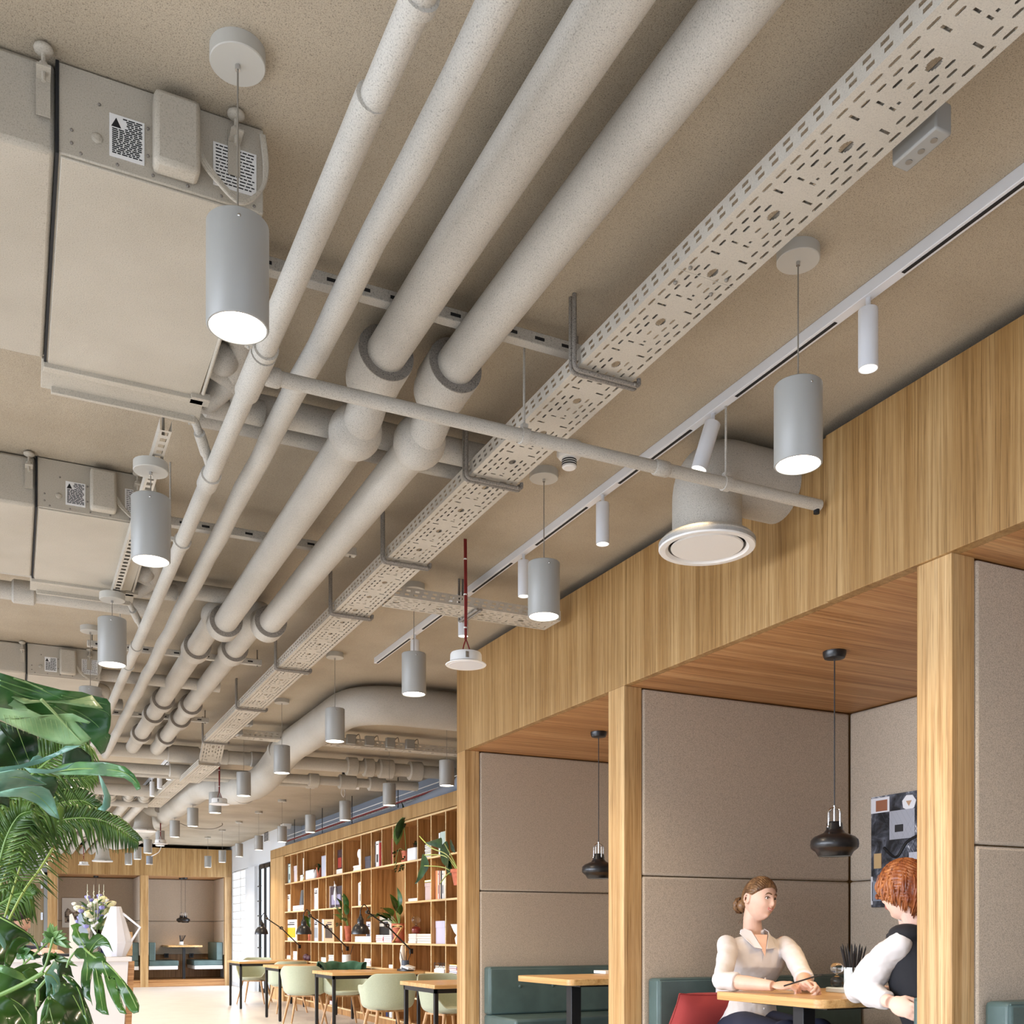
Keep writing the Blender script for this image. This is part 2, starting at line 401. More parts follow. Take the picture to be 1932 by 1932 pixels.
def booth_table(yc, lab):
    t = thing('booth_table', lab, 'table', (3.7, yc, .15))
    P = rrect(3.0, yc-.365, 4.46, yc+.365, .05); m = MB(); m.prism([(x, y, .862) for x, y in P], (0, 0, .038)); m.build('tabletop', M_['table'], t, bevel=.003)
    bx((3.14, yc-.25, .846), (3.9, yc+.25, .862)).build('mounting_plate', M_['black'], t)
    m = MB(); m.box((3.20, yc-.035, .16), (3.27, yc+.035, .847)); m.build('leg', M_['black'], t, bevel=.003)
    bx((3.08, yc-.2, .15), (3.42, yc+.2, .162)).build('foot_plate', M_['black'], t)
    return t
booth_table(3.645, 'oak booth table between the two seated people')
booth_table(5.78, 'oak booth table standing empty in the booth next to the bookshelves')
# black pendant lamps of the booths
def bell_lamp(x, y, top, bot, label, k=1.0):
    t = thing('bell_pendant', label, 'pendant lamp', (x, y, bot))
    m = MB(); m.lathe([(.030,0),(.046,.004),(.052,.018),(.053,.035),(.0,.035)], (x, y, top-.036), 32); m.build('canopy', M_['lampblk'], t)
    m = MB(); m.cyl((x,y,top-.03), (x,y,bot+.225), .0028, n=8); m.build('cord', M_['black'], t)
    pr = [(.074,.0),(.080,.012),(.086,.022),(.100,.032),(.107,.040),(.109,.055),(.106,.075),(.092,.090),(.066,.101),(.046,.110),(.038,.122),(.036,.150),(.030,.160),(0,.161)]
    inner = [(.0,.14),(.03,.135),(.062,.09),(.09,.06),(.092,.04),(.072,.002),(.074,0)]
    m = MB(); m.lathe(inner+pr, (x,y,bot), 40); m.build('lamp_shade', M_['lampblk'], t)
    m = MB()
    for dx in (-1, 1):
        pts = fillet([(x+dx*.036,y,bot+.135),(x+dx*.036,y,bot+.215),(x+dx*.004,y,bot+.225)], .025, 6); m.tube(pts, .0035, 8)
        pts = fillet([(x,y+dx*.036,bot+.135),(x,y+dx*.036,bot+.215),(x,y+dx*.004,bot+.225)], .025, 6); m.tube(pts, .0035, 8)
        m.sph((x+dx*.038,y,bot+.135), .007, 10, 8)
    m.cyl((x,y,bot+.16),(x,y,bot+.235),.006,n=10); m.build('handle_frame', M_['chrome'], t)
    m = MB(); m.lathe([(0,.012),(.068,.012),(.068,.016),(0,.016)], (x,y,bot), 32); m.build('diffuser', M_['spotlens'], t)
    spot(x, y, bot-.01, 8, 150, (255,214,160), .05)
def spot(x, y, z, W, deg=120, c=(255,232,202), size=.05, d=None, blend=.6):
    l = bpy.data.lights.new('lamp_light', 'SPOT'); l.energy = W*LK; l.color = lin(c)[:3]; l.spot_size = radians(deg); l.spot_blend = blend; l.shadow_soft_size = size
    o = bpy.data.objects.new('lamp_light', l); C.objects.link(o); o.location = (x, y, z)
    if d is not None: o.rotation_euler = V(d).to_track_quat('-Z', 'Y').to_euler()
    return o
LK = 1.0
bell_lamp(3.43, 3.66, ST, H+.362, 'black metal pendant lamp hanging over the two seated people')
bell_lamp(3.42, 5.78, ST, H+.362, 'black metal pendant lamp in the booth next to the bookshelves')

# ---------------------------------------------------------------- far booths
FY = 24.2
t = thing('booth_wall', 'oak clad pair of seating booths on the far wall', 'booth', (2.6, 24.8, 0))
xs = [.69, .88, 2.57, 2.735, 4.40, 4.55]
bx((.685, FY-.004, ST), (4.555, FY+.05, FT-.03)).build('fascia_panel', M_['oak'], t)
for a, b in ((0,1),(2,3),(4,5)): bx((xs[a], FY, 0), (xs[b], FY+.12, ST)).build('post', M_['oakpost'], t)
bx((.70, FY+.05, ST), (4.55, FY+1.5, ST+.03)).build('soffit', M_['oakx'], t)
bx((.70, FY+.01, 0), (4.54, FY+1.5, .15)).build('platform', M_['oakx'], t)
m = MB(); m.box((.69, FY+1.44, .15), (4.55, FY+1.5, .7)); m.build('skirting_panel', M_['oakdark'], t)
for a, b in ((.88,2.57),(2.735,4.40)):
    for z0, z1 in ((.7, SEAM-.004), (SEAM+.004, ST-.01)):
        bx((a, FY+1.36, z0), (b, FY+1.44, z1)).build('felt_panel', M_['felt'], t, bevel=.01)
        bx((a-.03, FY+.12, z0), (a+.02, FY+1.36, z1)).build('felt_panel', M_['felt'], t, bevel=.01)
        bx((b-.02, FY+.12, z0), (b+.03, FY+1.36, z1)).build('felt_panel', M_['felt'], t, bevel=.01)
def far_bench(x, s, lab):
    t = thing('booth_bench', lab, 'bench', (x+s*.3, FY+.7, .15))
    bx((x, FY+.12, .38), (x+s*.62, FY+1.3, .46)).build('bench_base', M_['white'], t)
    bx((x, FY+.12, .46), (x+s*.64, FY+1.3, .58)).build('seat', M_['leather'], t, bevel=.015)
    bx((x, FY+.12, .58), (x+s*.14, FY+1.3, .99)).build('backrest', M_['leather'], t, bevel=.015)
far_bench(2.76, 1, 'left green bench of the right far booth, beside the oak post')
far_bench(4.375, -1, 'right green bench of the right far booth, nearest the bright window')
far_bench(2.545, -1, 'green bench of the left far booth seen beside the white urn')
t = thing('booth_table', 'oak table on a single leg in the far booth', 'table', (3.55, FY+.6, .15))
m = MB(); m.prism([(x,y,.88) for x,y in rrect(3.18, FY+.25, 3.95, FY+1.36, .04)], (0,0,.04)); m.build('tabletop', M_['table'], t)
bx((3.54, FY+.5, .15), (3.60, FY+.56, .88)).build('leg', M_['black'], t)
bx((3.3, FY+.45, .86), (3.8, FY+.95, .88)).build('mounting_plate', M_['black'], t)
for x, wd in ((3.29,'left'),(3.86,'right')):
    q = thing('power_socket', 'black wall socket under the far booth table, %s of its leg' % wd, 'socket', (x, FY+1.35, .66))
    bx((x-.05, FY+1.33, .62), (x+.05, FY+1.36, .72)).build('plate', M_['black'], q, bevel=.004); m = MB(); m.cyl((x,FY+1.325,.67),(x,FY+1.332,.67),.03,n=16); m.build('outlet', M_['dark'], q)
q = thing('pencil_pot', 'white pot of black pencils on a saucer on the far booth table', 'pot', (3.5, FY+.45, .92))
m = MB(); m.lathe([(0,0),(.12,0),(.14,.014),(0,.014)],(3.5,FY+.45,.92),24); m.build('saucer', M_['white'], q)
m = MB(); m.lathe([(0,.014),(.05,.014),(.05,.085),(0,.085)],(3.5,FY+.45,.92),20); m.build('pot_body', M_['white'], q)
m = MB()
for k in range(8): a = k*.8; m.cyl((3.5+.02*cos(a),FY+.45+.02*sin(a),.99),(3.5+.07*cos(a)+.03,FY+.45+.05*sin(a),1.15),.006,n=6)
m.build('pencil', M_['black'], q)
bell_lamp(at(342,1700,Y=FY+.7).x, FY+.7, ST, H+.28, 'left one of the two black pendants in the right far booth')
bell_lamp(at(349.5,1700,Y=FY+.55).x, FY+.55, ST, H+.27, 'right one of the two black pendants in the right far booth')
bell_lamp(at(181,1700,Y=FY+.7).x, FY+.7, ST, H+.30, 'black pendant in the left far booth behind the flowers')
# photograph print in the left far booth
q = thing('framed_print', 'pale framed black and white print in the left far booth', 'picture', (1.4, FY+1.35, 1.2))
pa = at(117,1694,Y=FY+1.35); pb = at(186,1750,Y=FY+1.35)
bx((pa.x, FY+1.335, pb.z), (pb.x, FY+1.36, pa.z)).build('mount', M_['white'], q)
mm, nt, b_ = newmat('print_photo'); n = nd(nt,'ShaderNodeTexNoise',Scale=14.0,Detail=6.0); nt.links.new(coords(nt),n.inputs['Vector']); r_ = ramp(nt,[(.4,(30,26,24)),(.6,(180,165,150))]); nt.links.new(n.outputs['Fac'],r_.inputs['Fac']); nt.links.new(r_.outputs['Color'],b_.inputs['Base Color'])
pc = at(122,1716,Y=FY+1.33); pd = at(186,1741,Y=FY+1.33); P = [(pc.x,pc.z-.05)]
for k in range(13): P.append((pc.x+(pd.x-pc.x)*k/12, pc.z-.02+.06*sin(k*1.3)*(1 if k%2 else .4)-.05*(k==0)))
P.append((pd.x, pd.z)); P.append((pc.x, pd.z))
m = MB(); m.prism([(x, FY+1.328, z) for x, z in P], (0,.008,0)); m.build('photo', mm, q)

# door and its surroundings on the far left
DY = 24.3
da = at(22,1650,Y=DY); db = at(84,1650,Y=DY)
o = struct('door_1', bx((-.55, DY, 0), (.62, DY+.06, 2.44)), wood('door_veneer','Z',cols=((120,108,86),(152,138,112),(168,154,128)), fig=.5), bevel=.003)
m = MB(); m.box((-.2, DY-.06, 2.33), (.3, DY, 2.40)); m.box((-.35,DY-.03,2.44),(.45,DY-.01,2.455)); m.build('door_closer', M_['steel'], o, world=False)
m = MB()
for z in (2.15, 1.48, .85): m.box((.56,DY-.02,z),(.60,DY,z+.16))
m.build('hinge', M_['chrome'], o, world=False)
struct('trim_1', MB().box((.62, DY-.02, 0), (.69, DY+.1, 2.5)).box((-.65,DY-.02,2.44),(.69,DY+.1,2.5)), M_['greywall'])
struct('wall_front_left', MB().box((-4.6,DY,2.5),(.69,DY+.1,CZ)).box((-4.6,DY,0),(-.65,DY+.1,2.5)), M_['greywall'])
# ---------------------------------------------------------------- ceiling: pendant lamps
ORD = ['first','second','third','fourth','fifth','sixth','seventh','eighth','ninth','tenth','eleventh','twelfth','thirteenth','fourteenth','fifteenth','sixteenth','seventeenth']
def zz(k): return H + k
def cyl_pendant(x, y, label, group, canz=CZ):
    t = thing('cylinder_pendant', label, 'pendant lamp', (x, y, zz(1.385)), 0, group)
    m = MB(); m.lathe([(0,0),(.0605,0),(.0625,.002),(.0625,.034),(0,.034)], (x,y,canz-.034), 40); cn = m.build('canopy', M_['lampcan'], t)
    m = MB(); m.lathe([(.006,-.012),(.006,0),(0,0)], (x,y,canz-.034), 10); m.build('cord_grip', M_['chrome'], cn)
    m = MB(); m.cyl((x,y,zz(1.615)),(x,y,canz-.03),.0022,n=6); m.build('cord', M_['steel'], t)
    z = zz(1.385); h = .235
    m = MB(); m.lathe([(.0,.012),(.064,.012),(.064,0),(.0675,-.0),(.070,.003),(.070,h-.003),(.067,h),(0,h)], (x,y,z), 48); hs = m.build('housing', M_['lamp'], t)
    m = MB(); m.sph((x-.010,y-.0695,z+h-.022), (.004,.0025,.004), 8, 6); m.build('screw', M_['chrome'], hs)
    m = MB(); m.lathe([(0,.004),(.0635,.004),(.0635,.010),(0,.010)], (x,y,z), 40); m.build('lens', M_['lens'], t)
    return t
def row(n, fx, base, group, desc, canz=None):
    p = None
    for k in range(n):
        x, y = fx(k); lab = desc(k); cz = canz(k) if canz else CZ
        if p is None or cz != p[1]:
            o = cyl_pendant(x, y, lab, group, cz); p = (o, cz)
        else: o = copy_tree(p[0], (x, y, zz(1.385)), None, lab)
        spot(x, y, zz(1.38), PW, 135)
PW = 60
row(13, lambda k: (2.09, 2.38+1.62*k), 0, 'cylinder pendants in the row along the booths',
    lambda k: '%s grey cylinder pendant from the front in the middle row between cable tray and booths' % ORD[k])
row(9, lambda k: (3.65, 8.94+1.63*k), 0, 'cylinder pendants in the row in front of the bookshelves',
    lambda k: '%s grey cylinder pendant from the front in the row over the desks by the bookshelves' % ORD[k])
row(13, lambda k: (.465, 2.40+1.64*k), 0, 'cylinder pendants in the left row under the air conditioning units',
    lambda k: '%s grey cylinder pendant from the front in the left row beside the ceiling units' % ORD[k],
    canz=lambda k: zz(1.75) if k in (1, 2) else CZ)

# ---------------------------------------------------------------- pipes running along the room
def path_yz(X, pts): return [(X, y, zz(z)) for y, z in pts]
def coupler(root, p0, p1, r, ring=True, name='coupling'):
    m = MB(); p0 = V(p0); p1 = V(p1); d = (p1-p0).normalized(); L = (p1-p0).length
    m.tube([p0, p0+d*.006, p1-d*.03, p1-d*.01, p1], [r*.97, r, r, r*.9, r*.72], 32)
    c = m.build(name, M_['pipe'], root)
    if ring:
        m = MB(); m.tube([p0-d*.004, p0], [r*.985, r*.985], 32); m.build('end_ring', M_['ring'], c)
    return c
# pipe 1: sprinkler main
t = thing('sprinkler_main', 'thin leftmost ceiling pipe with the sprinkler branch leaving it', 'pipe', (.665, 6, zz(1.69)))
m = MB(); m.tube([(.66,-.5,zz(1.69)),(.66,11.2,zz(1.69))], .030, 20); m.build('pipe_run', M_['pipe'], t)
m = MB(); m.tube([(.655,2.0,zz(1.69)),(.655,2.95,zz(1.69))], .034, 20); m.tube([(.66,3.02,zz(1.69)),(.66,3.26,zz(1.69))], .038, 24); m.build('sleeve', M_['pipe'], t)
def clamp(y, X=.66, z=1.69, r=.033, root=None):
    m = MB(); m.tube([(X,y-.012,zz(z)),(X,y+.012,zz(z))], r+.004, 20); m.obox((X-r-.012,y,zz(z)+.004),(.024,.02,.014)); m.cyl((X-r-.016,y,zz(z)-.01),(X-r-.016,y,CZ),.004,n=8); m.build('hanger_clamp', M_['pipe'], root)
for y in (1.75, 3.0, 4.62, 6.9, 8.8): clamp(y, root=t)
for y, l in ((3.95,.05),(6.45,.05)):
    m = MB(); m.tube([(.66,y-l,zz(1.69)),(.66,y+l,zz(1.69))], .037, 24); m.build('sleeve', M_['pipe'], t)
t = thing('sprinkler_branch', 'slim pipe crossing under the other pipes and the cable tray to the oak fascia', 'pipe', (1.8, 3.14, zz(1.69)))
m = MB(); m.tube([(.68,3.14,zz(1.69)),(2.865,3.14,zz(1.69))], .0225, 20); m.build('pipe_run', M_['pipe'], t)
def brs(x0, x1, r):
    m = MB(); m.tube([(x0,3.14,zz(1.69)),(x0+.006,3.14,zz(1.69)),(x1-.006,3.14,zz(1.69)),(x1,3.14,zz(1.69))], [r*.9,r,r,r*.9], 24); m.build('socket_fitting', M_['pipe'], t)
brs(.69,.735,.029); brs(2.09,2.15,.028)
m = MB(); m.cyl((2.85,3.14,zz(1.672)),(2.85,3.14,zz(1.655)),.012,n=12); m.build('sprinkler_nozzle', M_['dark'], t)
for x in (1.565, 2.41):
    m = MB(); m.tube([(x-.013,3.14,zz(1.69)),(x+.013,3.14,zz(1.69))], .0275, 20); m.obox((x,3.14,zz(1.722)),(.02,.022,.016)); m.cyl((x,3.14,zz(1.72)),(x,3.14,CZ),.0042,n=8); m.build('hanger_clamp', M_['pipe'], t)
# pipe 2
t = thing('heating_pipe', 'second ceiling pipe from the left, thin and lumpy with lagging', 'pipe', (.852, 6, zz(1.82)))
m = MB(); pts = []; rr = []
y = -.5; k = 0
while y < 10.95:
    pts.append((.852+.003*sin(k*2.1), y, zz(1.815)+.003*cos(k*1.7))); rr.append(.038+.0016*sin(k*2.7)); y += .28; k += 1
pts += [(.852, 11.02, zz(1.81)), (.852, 11.2, zz(1.81))]; rr += [.038,.038]
m.tube(pts, rr, 24); m.build('pipe_run', M_['pipe'], t)
def big_pipe(X, lab, y1, y2, d1):
    t = thing('waste_pipe', lab, 'pipe', (X, 6, zz(1.80)))
    hi, lo = 1.905, 1.795
    P = fillet([(X,-.5,zz(hi)),(X,y1,zz(hi)),(X,y1+.14,zz(lo)),(X,y2,zz(lo)),(X,y2+.12,zz(hi)),(X,10.95,zz(hi)),(X,11.2,zz(hi))], .06, 5)
    m = MB(); m.tube(P, .066, 32); m.build('pipe_run', M_['pipe'], t)
    coupler(t, (X,y1-.10,zz(hi)), (X,y1+.045,zz(hi-.012)), .096)
    m = MB(); m.sph((X,y1+.24,zz(lo)), (.094,.11,.094), 28, 18); m.build('elbow', M_['pipe'], t)
    m = MB(); m.sph((X,y1+.03,zz(hi-.02)), (.094,.10,.09), 28, 18); m.build('elbow', M_['pipe'], t)
    coupler(t, (X,y2-.16,zz(lo)), (X,y2-.02,zz(lo)), .094)
    m = MB(); m.sph((X,y2+.15,zz(hi)), (.09,.10,.09), 28, 16); m.build('elbow', M_['pipe'], t)
    for y in d1:
        coupler(t, (X,y,zz(hi)), (X,y+.16,zz(hi)), .09)
    return t
big_pipe(1.105, 'thick ceiling pipe with ringed couplings, left one of the pair', 3.33, 6.20, (7.05, 8.75, 9.35, 10.3))
big_pipe(1.338, 'thick ceiling pipe with ringed couplings, right one of the pair', 3.30, 6.10, (7.0, 8.85, 9.45, 10.35))
# cross pipes where the long ones end
def xpipe(Y, z, r, x0, x1, lab, name='cross_pipe', coup=(), bends=()):
    t = thing(name, lab, 'pipe', ((x0+x1)/2, Y, zz(z)))
    m = MB(); m.tube([(x0,Y,zz(z)),(x1,Y,zz(z))], r, 24); m.build('pipe_run', M_['pipe'], t)
    for a, l, k in coup:
        m = MB(); m.tube([(a,Y,zz(z)),(a+.01,Y,zz(z)),(a+l-.01,Y,zz(z)),(a+l,Y,zz(z))], [r*k*.85,r*k,r*k,r*k*.85], 28); m.build('coupling', M_['pipe'], t)
    return t
xpipe(11.2, 1.88, .072, -.6, 4.8, 'large horizontal pipe crossing the room where the long pipes end', coup=((1.45,.32,1.22),(1.95,.12,1.1),(2.3,.3,1.15),(3.36,.13,1.42),(3.56,.12,1.42),(3.74,.17,1.5),(4.1,.16,1.5)))
xpipe(11.45, 1.74, .052, -.6, 4.3, 'lower thinner horizontal pipe just behind the large crossing pipe', coup=((1.5,.22,1.4),(3.0,.12,1.4),(3.35,.2,1.6),(3.7,.2,1.6)))
xpipe(11.8, 1.74, .04, -.6, 3.2, 'thinnest horizontal pipe at the back of the crossing bundle')
xpipe(3.82, 1.93, .05, .6, 1.9, 'short painted pipe crossing above the long pipes just past the near ceiling unit', coup=((.62,.1,1.35),))
xpipe(4.02, 1.95, .035, .6, 1.85, 'slim painted pipe crossing above the long pipes past the near ceiling unit')
xpipe(6.05, 1.94, .045, -.3, 1.25, 'painted pipe crossing above the long pipes past the second ceiling unit', coup=((.2,.1,1.3),))
xpipe(6.35, 1.90, .05, -.3, .75, 'pipe stub leaving the far side of the second ceiling unit', coup=((.0,.12,1.3),))
xpipe(8.2, 1.92, .045, -.1, 1.45, 'painted pipe crossing above the long pipes near the third ceiling unit')
xpipe(14.0, 1.84, .075, .1, 1.85, 'header pipe at the far end from which the far pipes branch', coup=((.5,.1,1.2),))
xpipe(14.25, 1.70, .045, .1, 1.6, 'thin header pipe below and behind the far header pipe')
for i, (X, z, r, nm) in enumerate(((.72,1.80,.05,'leftmost'),(.93,1.74,.075,'second from left'),(1.13,1.74,.075,'middle'),(1.36,1.74,.06,'second from right'),(1.55,1.74,.065,'rightmost'))):
    t = thing('far_pipe', '%s of the five parallel pipes slanting into the far oak fascia' % nm, 'pipe', (X,19,zz(z)))
    m = MB(); m.tube(fillet([(X,14.0,zz(z+.08)),(X,14.4,zz(z)),(X,17.5,zz(z-.02)),(X,18.0,zz(z+.05)),(X,24.12,zz(z+.05))], .2, 4), r, 20); m.build('pipe_run', M_['pipe'], t)
    if i in (1,2): coupler(t, (X,19.6,zz(z+.05)), (X,19.9,zz(z+.05)), r*1.35); coupler(t, (X,16.2,zz(z)), (X,16.45,zz(z)), r*1.35)
    coupler(t, (X,14.15,zz(z+.06)), (X,14.4,zz(z+.01)), r*1.25, False)
# support channels above the pipes
def channel(x0, x1, Y, lab, z=1.985, drop=None):
    t = thing('support_channel', lab, 'support rail', ((x0+x1)/2, Y, zz(z-.04)))
    m = MB(); m.box((x0,Y-.02,zz(z-.04)),(x1,Y+.02,zz(z+.0))); m.build('channel', M_['pipe'], t, bevel=.003)
    k = x0+.05
    while k < x1-.05: bx((k,Y-.0215,zz(z-.026)),(k+.035,Y-.0195,zz(z-.016))).build('slot', M_['dark'], t); k += .1
    m = MB()
    for x in (x0+.03, x1-.03):
        m.cyl((x,Y,zz(z-.05)),(x,Y,CZ),.005,n=8)
    m.build('threaded_rod', M_['steel'], t)
channel(.60, 1.75, 3.05, 'slotted support rail behind the long pipes beside the nearest pendant')
channel(.45, 1.55, 5.0, 'slotted support rail hanging behind the long pipes past the second pendant', 1.93)
channel(.45, 1.6, 7.4, 'slotted support rail above the long pipes past the third pendant', 1.95)
channel(.45, 1.6, 9.6, 'slotted support rail above the long pipes near the crossing pipes', 1.95)
# slotted strut rail carrying the left pendants
t = thing('strut_rail', 'white perforated strut rail running past the second and third left pendants', 'support rail', (.485, 4.9, zz(1.75)))
def plate_strips(rects, W, L):
    us = sorted({0, W} | {r[0] for r in rects} | {r[1] for r in rects}); vv = sorted({0, L} | {r[2] for r in rects} | {r[3] for r in rects})
    out = []
    for j in range(len(vv)-1):
        v0, v1 = vv[j], vv[j+1]; vm = (v0+v1)/2; st = None
        if v1-v0 < 1e-6: continue
        act = [r for r in rects if r[2] < vm < r[3]]
        for i in range(len(us)-1):
            um = (us[i]+us[i+1])/2; hole = any(r[0] < um < r[1] for r in act)
            if not hole and st is None: st = us[i]
            if hole and st is not None: out.append((st, us[i], v0, v1)); st = None
        if st is not None: out.append((st, W, v0, v1))
    return out
def slotted(m, org, du, dv, rects, W, L, n):
    """perforated sheet: tile of W x L repeated n times along dv"""
    tile = plate_strips(rects, W, L); org = V(org); du = V(du); dv = V(dv); vs = []; fs = []
    for k in range(n):
        for a, b, c, d in tile:
            i = len(vs); o = org + dv*(k*L)
            vs += [o+du*a+dv*c, o+du*b+dv*c, o+du*b+dv*d, o+du*a+dv*d]; fs.append((i,i+1,i+2,i+3))
    m.add(vs, fs)
def slot(u, v, lu, lv): return (u-lu/2, u+lu/2, v-lv/2, v+lv/2)
def rslot(u, v, lu, lv):   # slot with rounded ends along v
    return [(u-lu/2, u+lu/2, v-lv/2+lu*.35, v+lv/2-lu*.35), (u-lu*.3, u+lu*.3, v-lv/2, v+lv/2)]
m = MB(); R = [(.009,.031,.012,.038)]
slotted(m, (.465,3.78,zz(1.76)), (1,0,0), (0,1,0), R, .04, .05, 42)
slotted(m, (.465,3.78,zz(1.76)), (0,0,1), (0,1,0), [], .04, .05, 42); slotted(m, (.505,3.78,zz(1.76)), (0,0,1), (0,1,0), [], .04, .05, 42)
m.build('rail', M_['tray'], t, smooth=0)
m = MB()
for y in (3.85, 4.9, 5.8): m.cyl((.485,y,zz(1.77)),(.485,y,CZ),.005,n=8)
m.build('threaded_rod', M_['steel'], t)

# ---------------------------------------------------------------- cable trays
def tray_rects(W):
    R = []; L = .25
    for u in (.022, W-.022):
        for k in range(5): R += rslot(u, .025+.05*k, .008, .034)
    for u in (.048, W-.048):
        for k in range(4): R += rslot(u, .045+.046*k, .0075, .026)
    c = W/2
    for u in (c-.030, c+.030):
        for k in range(3): R += rslot(u, .03+.042*k, .0075, .026)
    R += rslot(c, .105, .0075, .022)
    R += [(c-.0065, c+.0065, .026, .064), (c-.0105, c+.0105, .031, .059), (c-.013, c+.013, .037, .053)]
    R += [slot(.055,.223,.028,.008), slot(W-.055,.223,.028,.008), slot(c-.024,.168,.020,.007), slot(c+.012,.168,.018,.007), slot(c+.012,.150,.008,.008)]
    return R
def tray(root, org, du, dv, W, L, hside, part='tray_base'):
    m = MB(); n = int(L/.25+.5); R = tray_rects(W); slotted(m, org, du, dv, R, W, .25, n)
    RS = []
    for k in range(5): RS += [slot(hside*.32, .02+.05*k, .010, .024), slot(hside*.68, .03+.05*k, .010, .024)]
    for off in (0, W):
        o = V(org)+V(du)*off; slotted(m, o, (0,0,1), dv, RS, hside, .25, n)
    m.build(part, M_['tray'], root, smooth=0, mods=[('SOLIDIFY', dict(thickness=.0015, offset=0))])
TX = 1.617; TW = .20
t = thing('cable_tray', 'long perforated metal cable tray hung along the ceiling beside the thick pipes', 'cable tray', (1.72, 5.5, zz(1.80)))
tray(t, (TX,1.0,zz(1.80)), (1,0,0), (0,1,0), TW, 9.0, .055)
m = MB(); m.box((TX-.001,2.32,zz(1.7985)),(TX+TW+.001,2.322,zz(1.80)))
m.build('joint', M_['tray'], t)
for a, b in ((.03,.05),(.15,.05),(.03,-.02),(.15,-.02)): m = MB(); m.sph((TX+a,2.32+b,zz(1.797)),.006,8,6); m.build('bolt', M_['steel'], t)
# cables lying in the tray
for k, (x, r) in enumerate(((.06,.006),(.085,.008),(.12,.005),(.15,.007))):
    pts = [(TX+x+.006*sin(j*1.3+k), 1.0+j*.45, zz(1.803)+r) for j in range(21)]; m = MB(); m.tube(pts, r, 8)
    m.build('cable', M_['steel'], t)
s1 = thing('cable_tray', 'sloping drop piece joining the upper and the lower far cable trays', 'cable tray', (1.72, 10.1, zz(1.63)))
d = V((0,.25,-.17)); tray(s1, (TX,10.0,zz(1.80)), (1,0,0), tuple(d.normalized()), TW, .25, .05)
s1 = thing('cable_tray', 'short lower cable tray beyond the sloping drop piece', 'cable tray', (1.72, 10.9, zz(1.63)))
tray(s1, (TX,10.25,zz(1.63)), (1,0,0), (0,1,0), TW, 1.25, .055)
s1 = thing('cable_tray', 'far cable tray running beside the far track light', 'cable tray', (1.78, 13.5, zz(1.78)))
tray(s1, (1.68,12.2,zz(1.78)), (1,0,0), (0,1,0), TW, 3.0, .055)
s1 = thing('cable_tray', 'side cable tray branching off to the end of the oak fascia', 'cable tray', (2.35, 5.3, zz(1.80)))
tray(s1, (1.82,5.19,zz(1.79)), (0,1,0), (1,0,0), TW, 1.0, .055)
def lhook(y, lab, x0=TX-.02, x1=TX+TW+.02, z=1.795):
    t = thing('tray_hanger', lab, 'bracket', (x0, y, zz(z)), 0, None)
    m = MB()
    for o in (-.011, .011):
        P = fillet([(x0,y+o,CZ),(x0,y+o,zz(z-.012)),(x1,y+o,zz(z-.012)),(x1,y+o,zz(z+.012))], .02, 5); m.tube(P, .0075, 10)
    m.build('bent_rod', M_['ring'], t)
    m = MB(); m.sph((x1-.02,y-.02,zz(z-.014)),.005,8,6); m.build('bolt', M_['steel'], t)
lw = ['nearest the camera, in front of the slim crossing pipe','just behind the slim crossing pipe','in front of the side tray','just past the side tray','halfway down the tray, third past the side tray','fourth past the side tray','beside the drop of the tray']
for y, l in zip((2.86,3.72,4.72,5.62,6.95,8.3,9.9), lw): lhook(y, 'bent rod tray hanger, '+l)
t = thing('tray_hanger', 'bent rod hanger holding the side cable tray above the red wire', 'bracket', (2.3,5.3,zz(1.79)))
m = MB()
for o in (-.011,.011): m.tube(fillet([(2.30+o,5.42,CZ),(2.30+o,5.42,zz(1.775)),(2.30+o,5.16,zz(1.775))], .02, 5), .0075, 10)
m.build('bent_rod', M_['ring'], t)
# tray with junction boxes across the room
s1 = thing('cable_tray', 'cable tray with grey junction boxes crossing in front of the large crossing pipe', 'cable tray', (3.0, 9.9, zz(1.85)))
tray(s1, (1.85,9.85,zz(1.86)), (0,1,0), (1,0,0), .15, 2.75, .07)
for k, px in enumerate((586,661,696,735,772)):
    p = at(px, 1405, Y=9.84); q = thing('junction_box', '%s grey junction box from the left on the crossing cable tray' % ORD[k], 'junction box', (p.x,9.83,zz(1.865)), 0, 'junction boxes on the crossing tray')
    bx((p.x-.045,9.79,zz(1.865)),(p.x+.045,9.846,zz(1.96))).build('box_body', M_['lamp'], q, bevel=.006)
    m = MB(); m.tube(spline([(p.x+.045,9.82,zz(1.94)),(p.x+.08,9.82,zz(1.97)),(p.x+.11,9.87,zz(1.93))],5),.005,8); m.build('cable', M_['steel'], q)
# grey junction boxes along the long tray
def jbox(px, py, z, lab, sz=(.06,.10,.055)):
    p = at(px, py, z=zz(z)); q = thing('junction_box', lab, 'junction box', (p.x,p.y,zz(z)))
    x, y = p.x, p.y; bx((x-sz[0]/2,y-sz[1]/2,zz(z)),(x+sz[0]/2,y+sz[1]/2,zz(z)+sz[2])).build('box_body', M_['lamp'], q, bevel=.005)
    for k in (-1,0,1): m = MB(); m.cyl((x,y+k*sz[1]*.28,zz(z)-.002),(x,y+k*sz[1]*.28,zz(z)+.002),.008,n=12); m.build('knockout', M_['steel'], q)
    m = MB(); m.cyl((x,y,zz(z)+sz[2]),(x,y,CZ),.006,n=8); m.build('mount_rod', M_['steel'], q)
jbox(1738, 285, 1.80, 'pale grey junction box fixed to the right side of the long tray, nearest the camera', (.05,.13,.07))
jbox(577, 1271, 1.80, 'small junction box hanging beside the middle of the long tray', (.05,.09,.05))
jbox(470, 1370, 1.80, 'small junction box beside the far part of the long tray, right one of a pair', (.05,.09,.05))
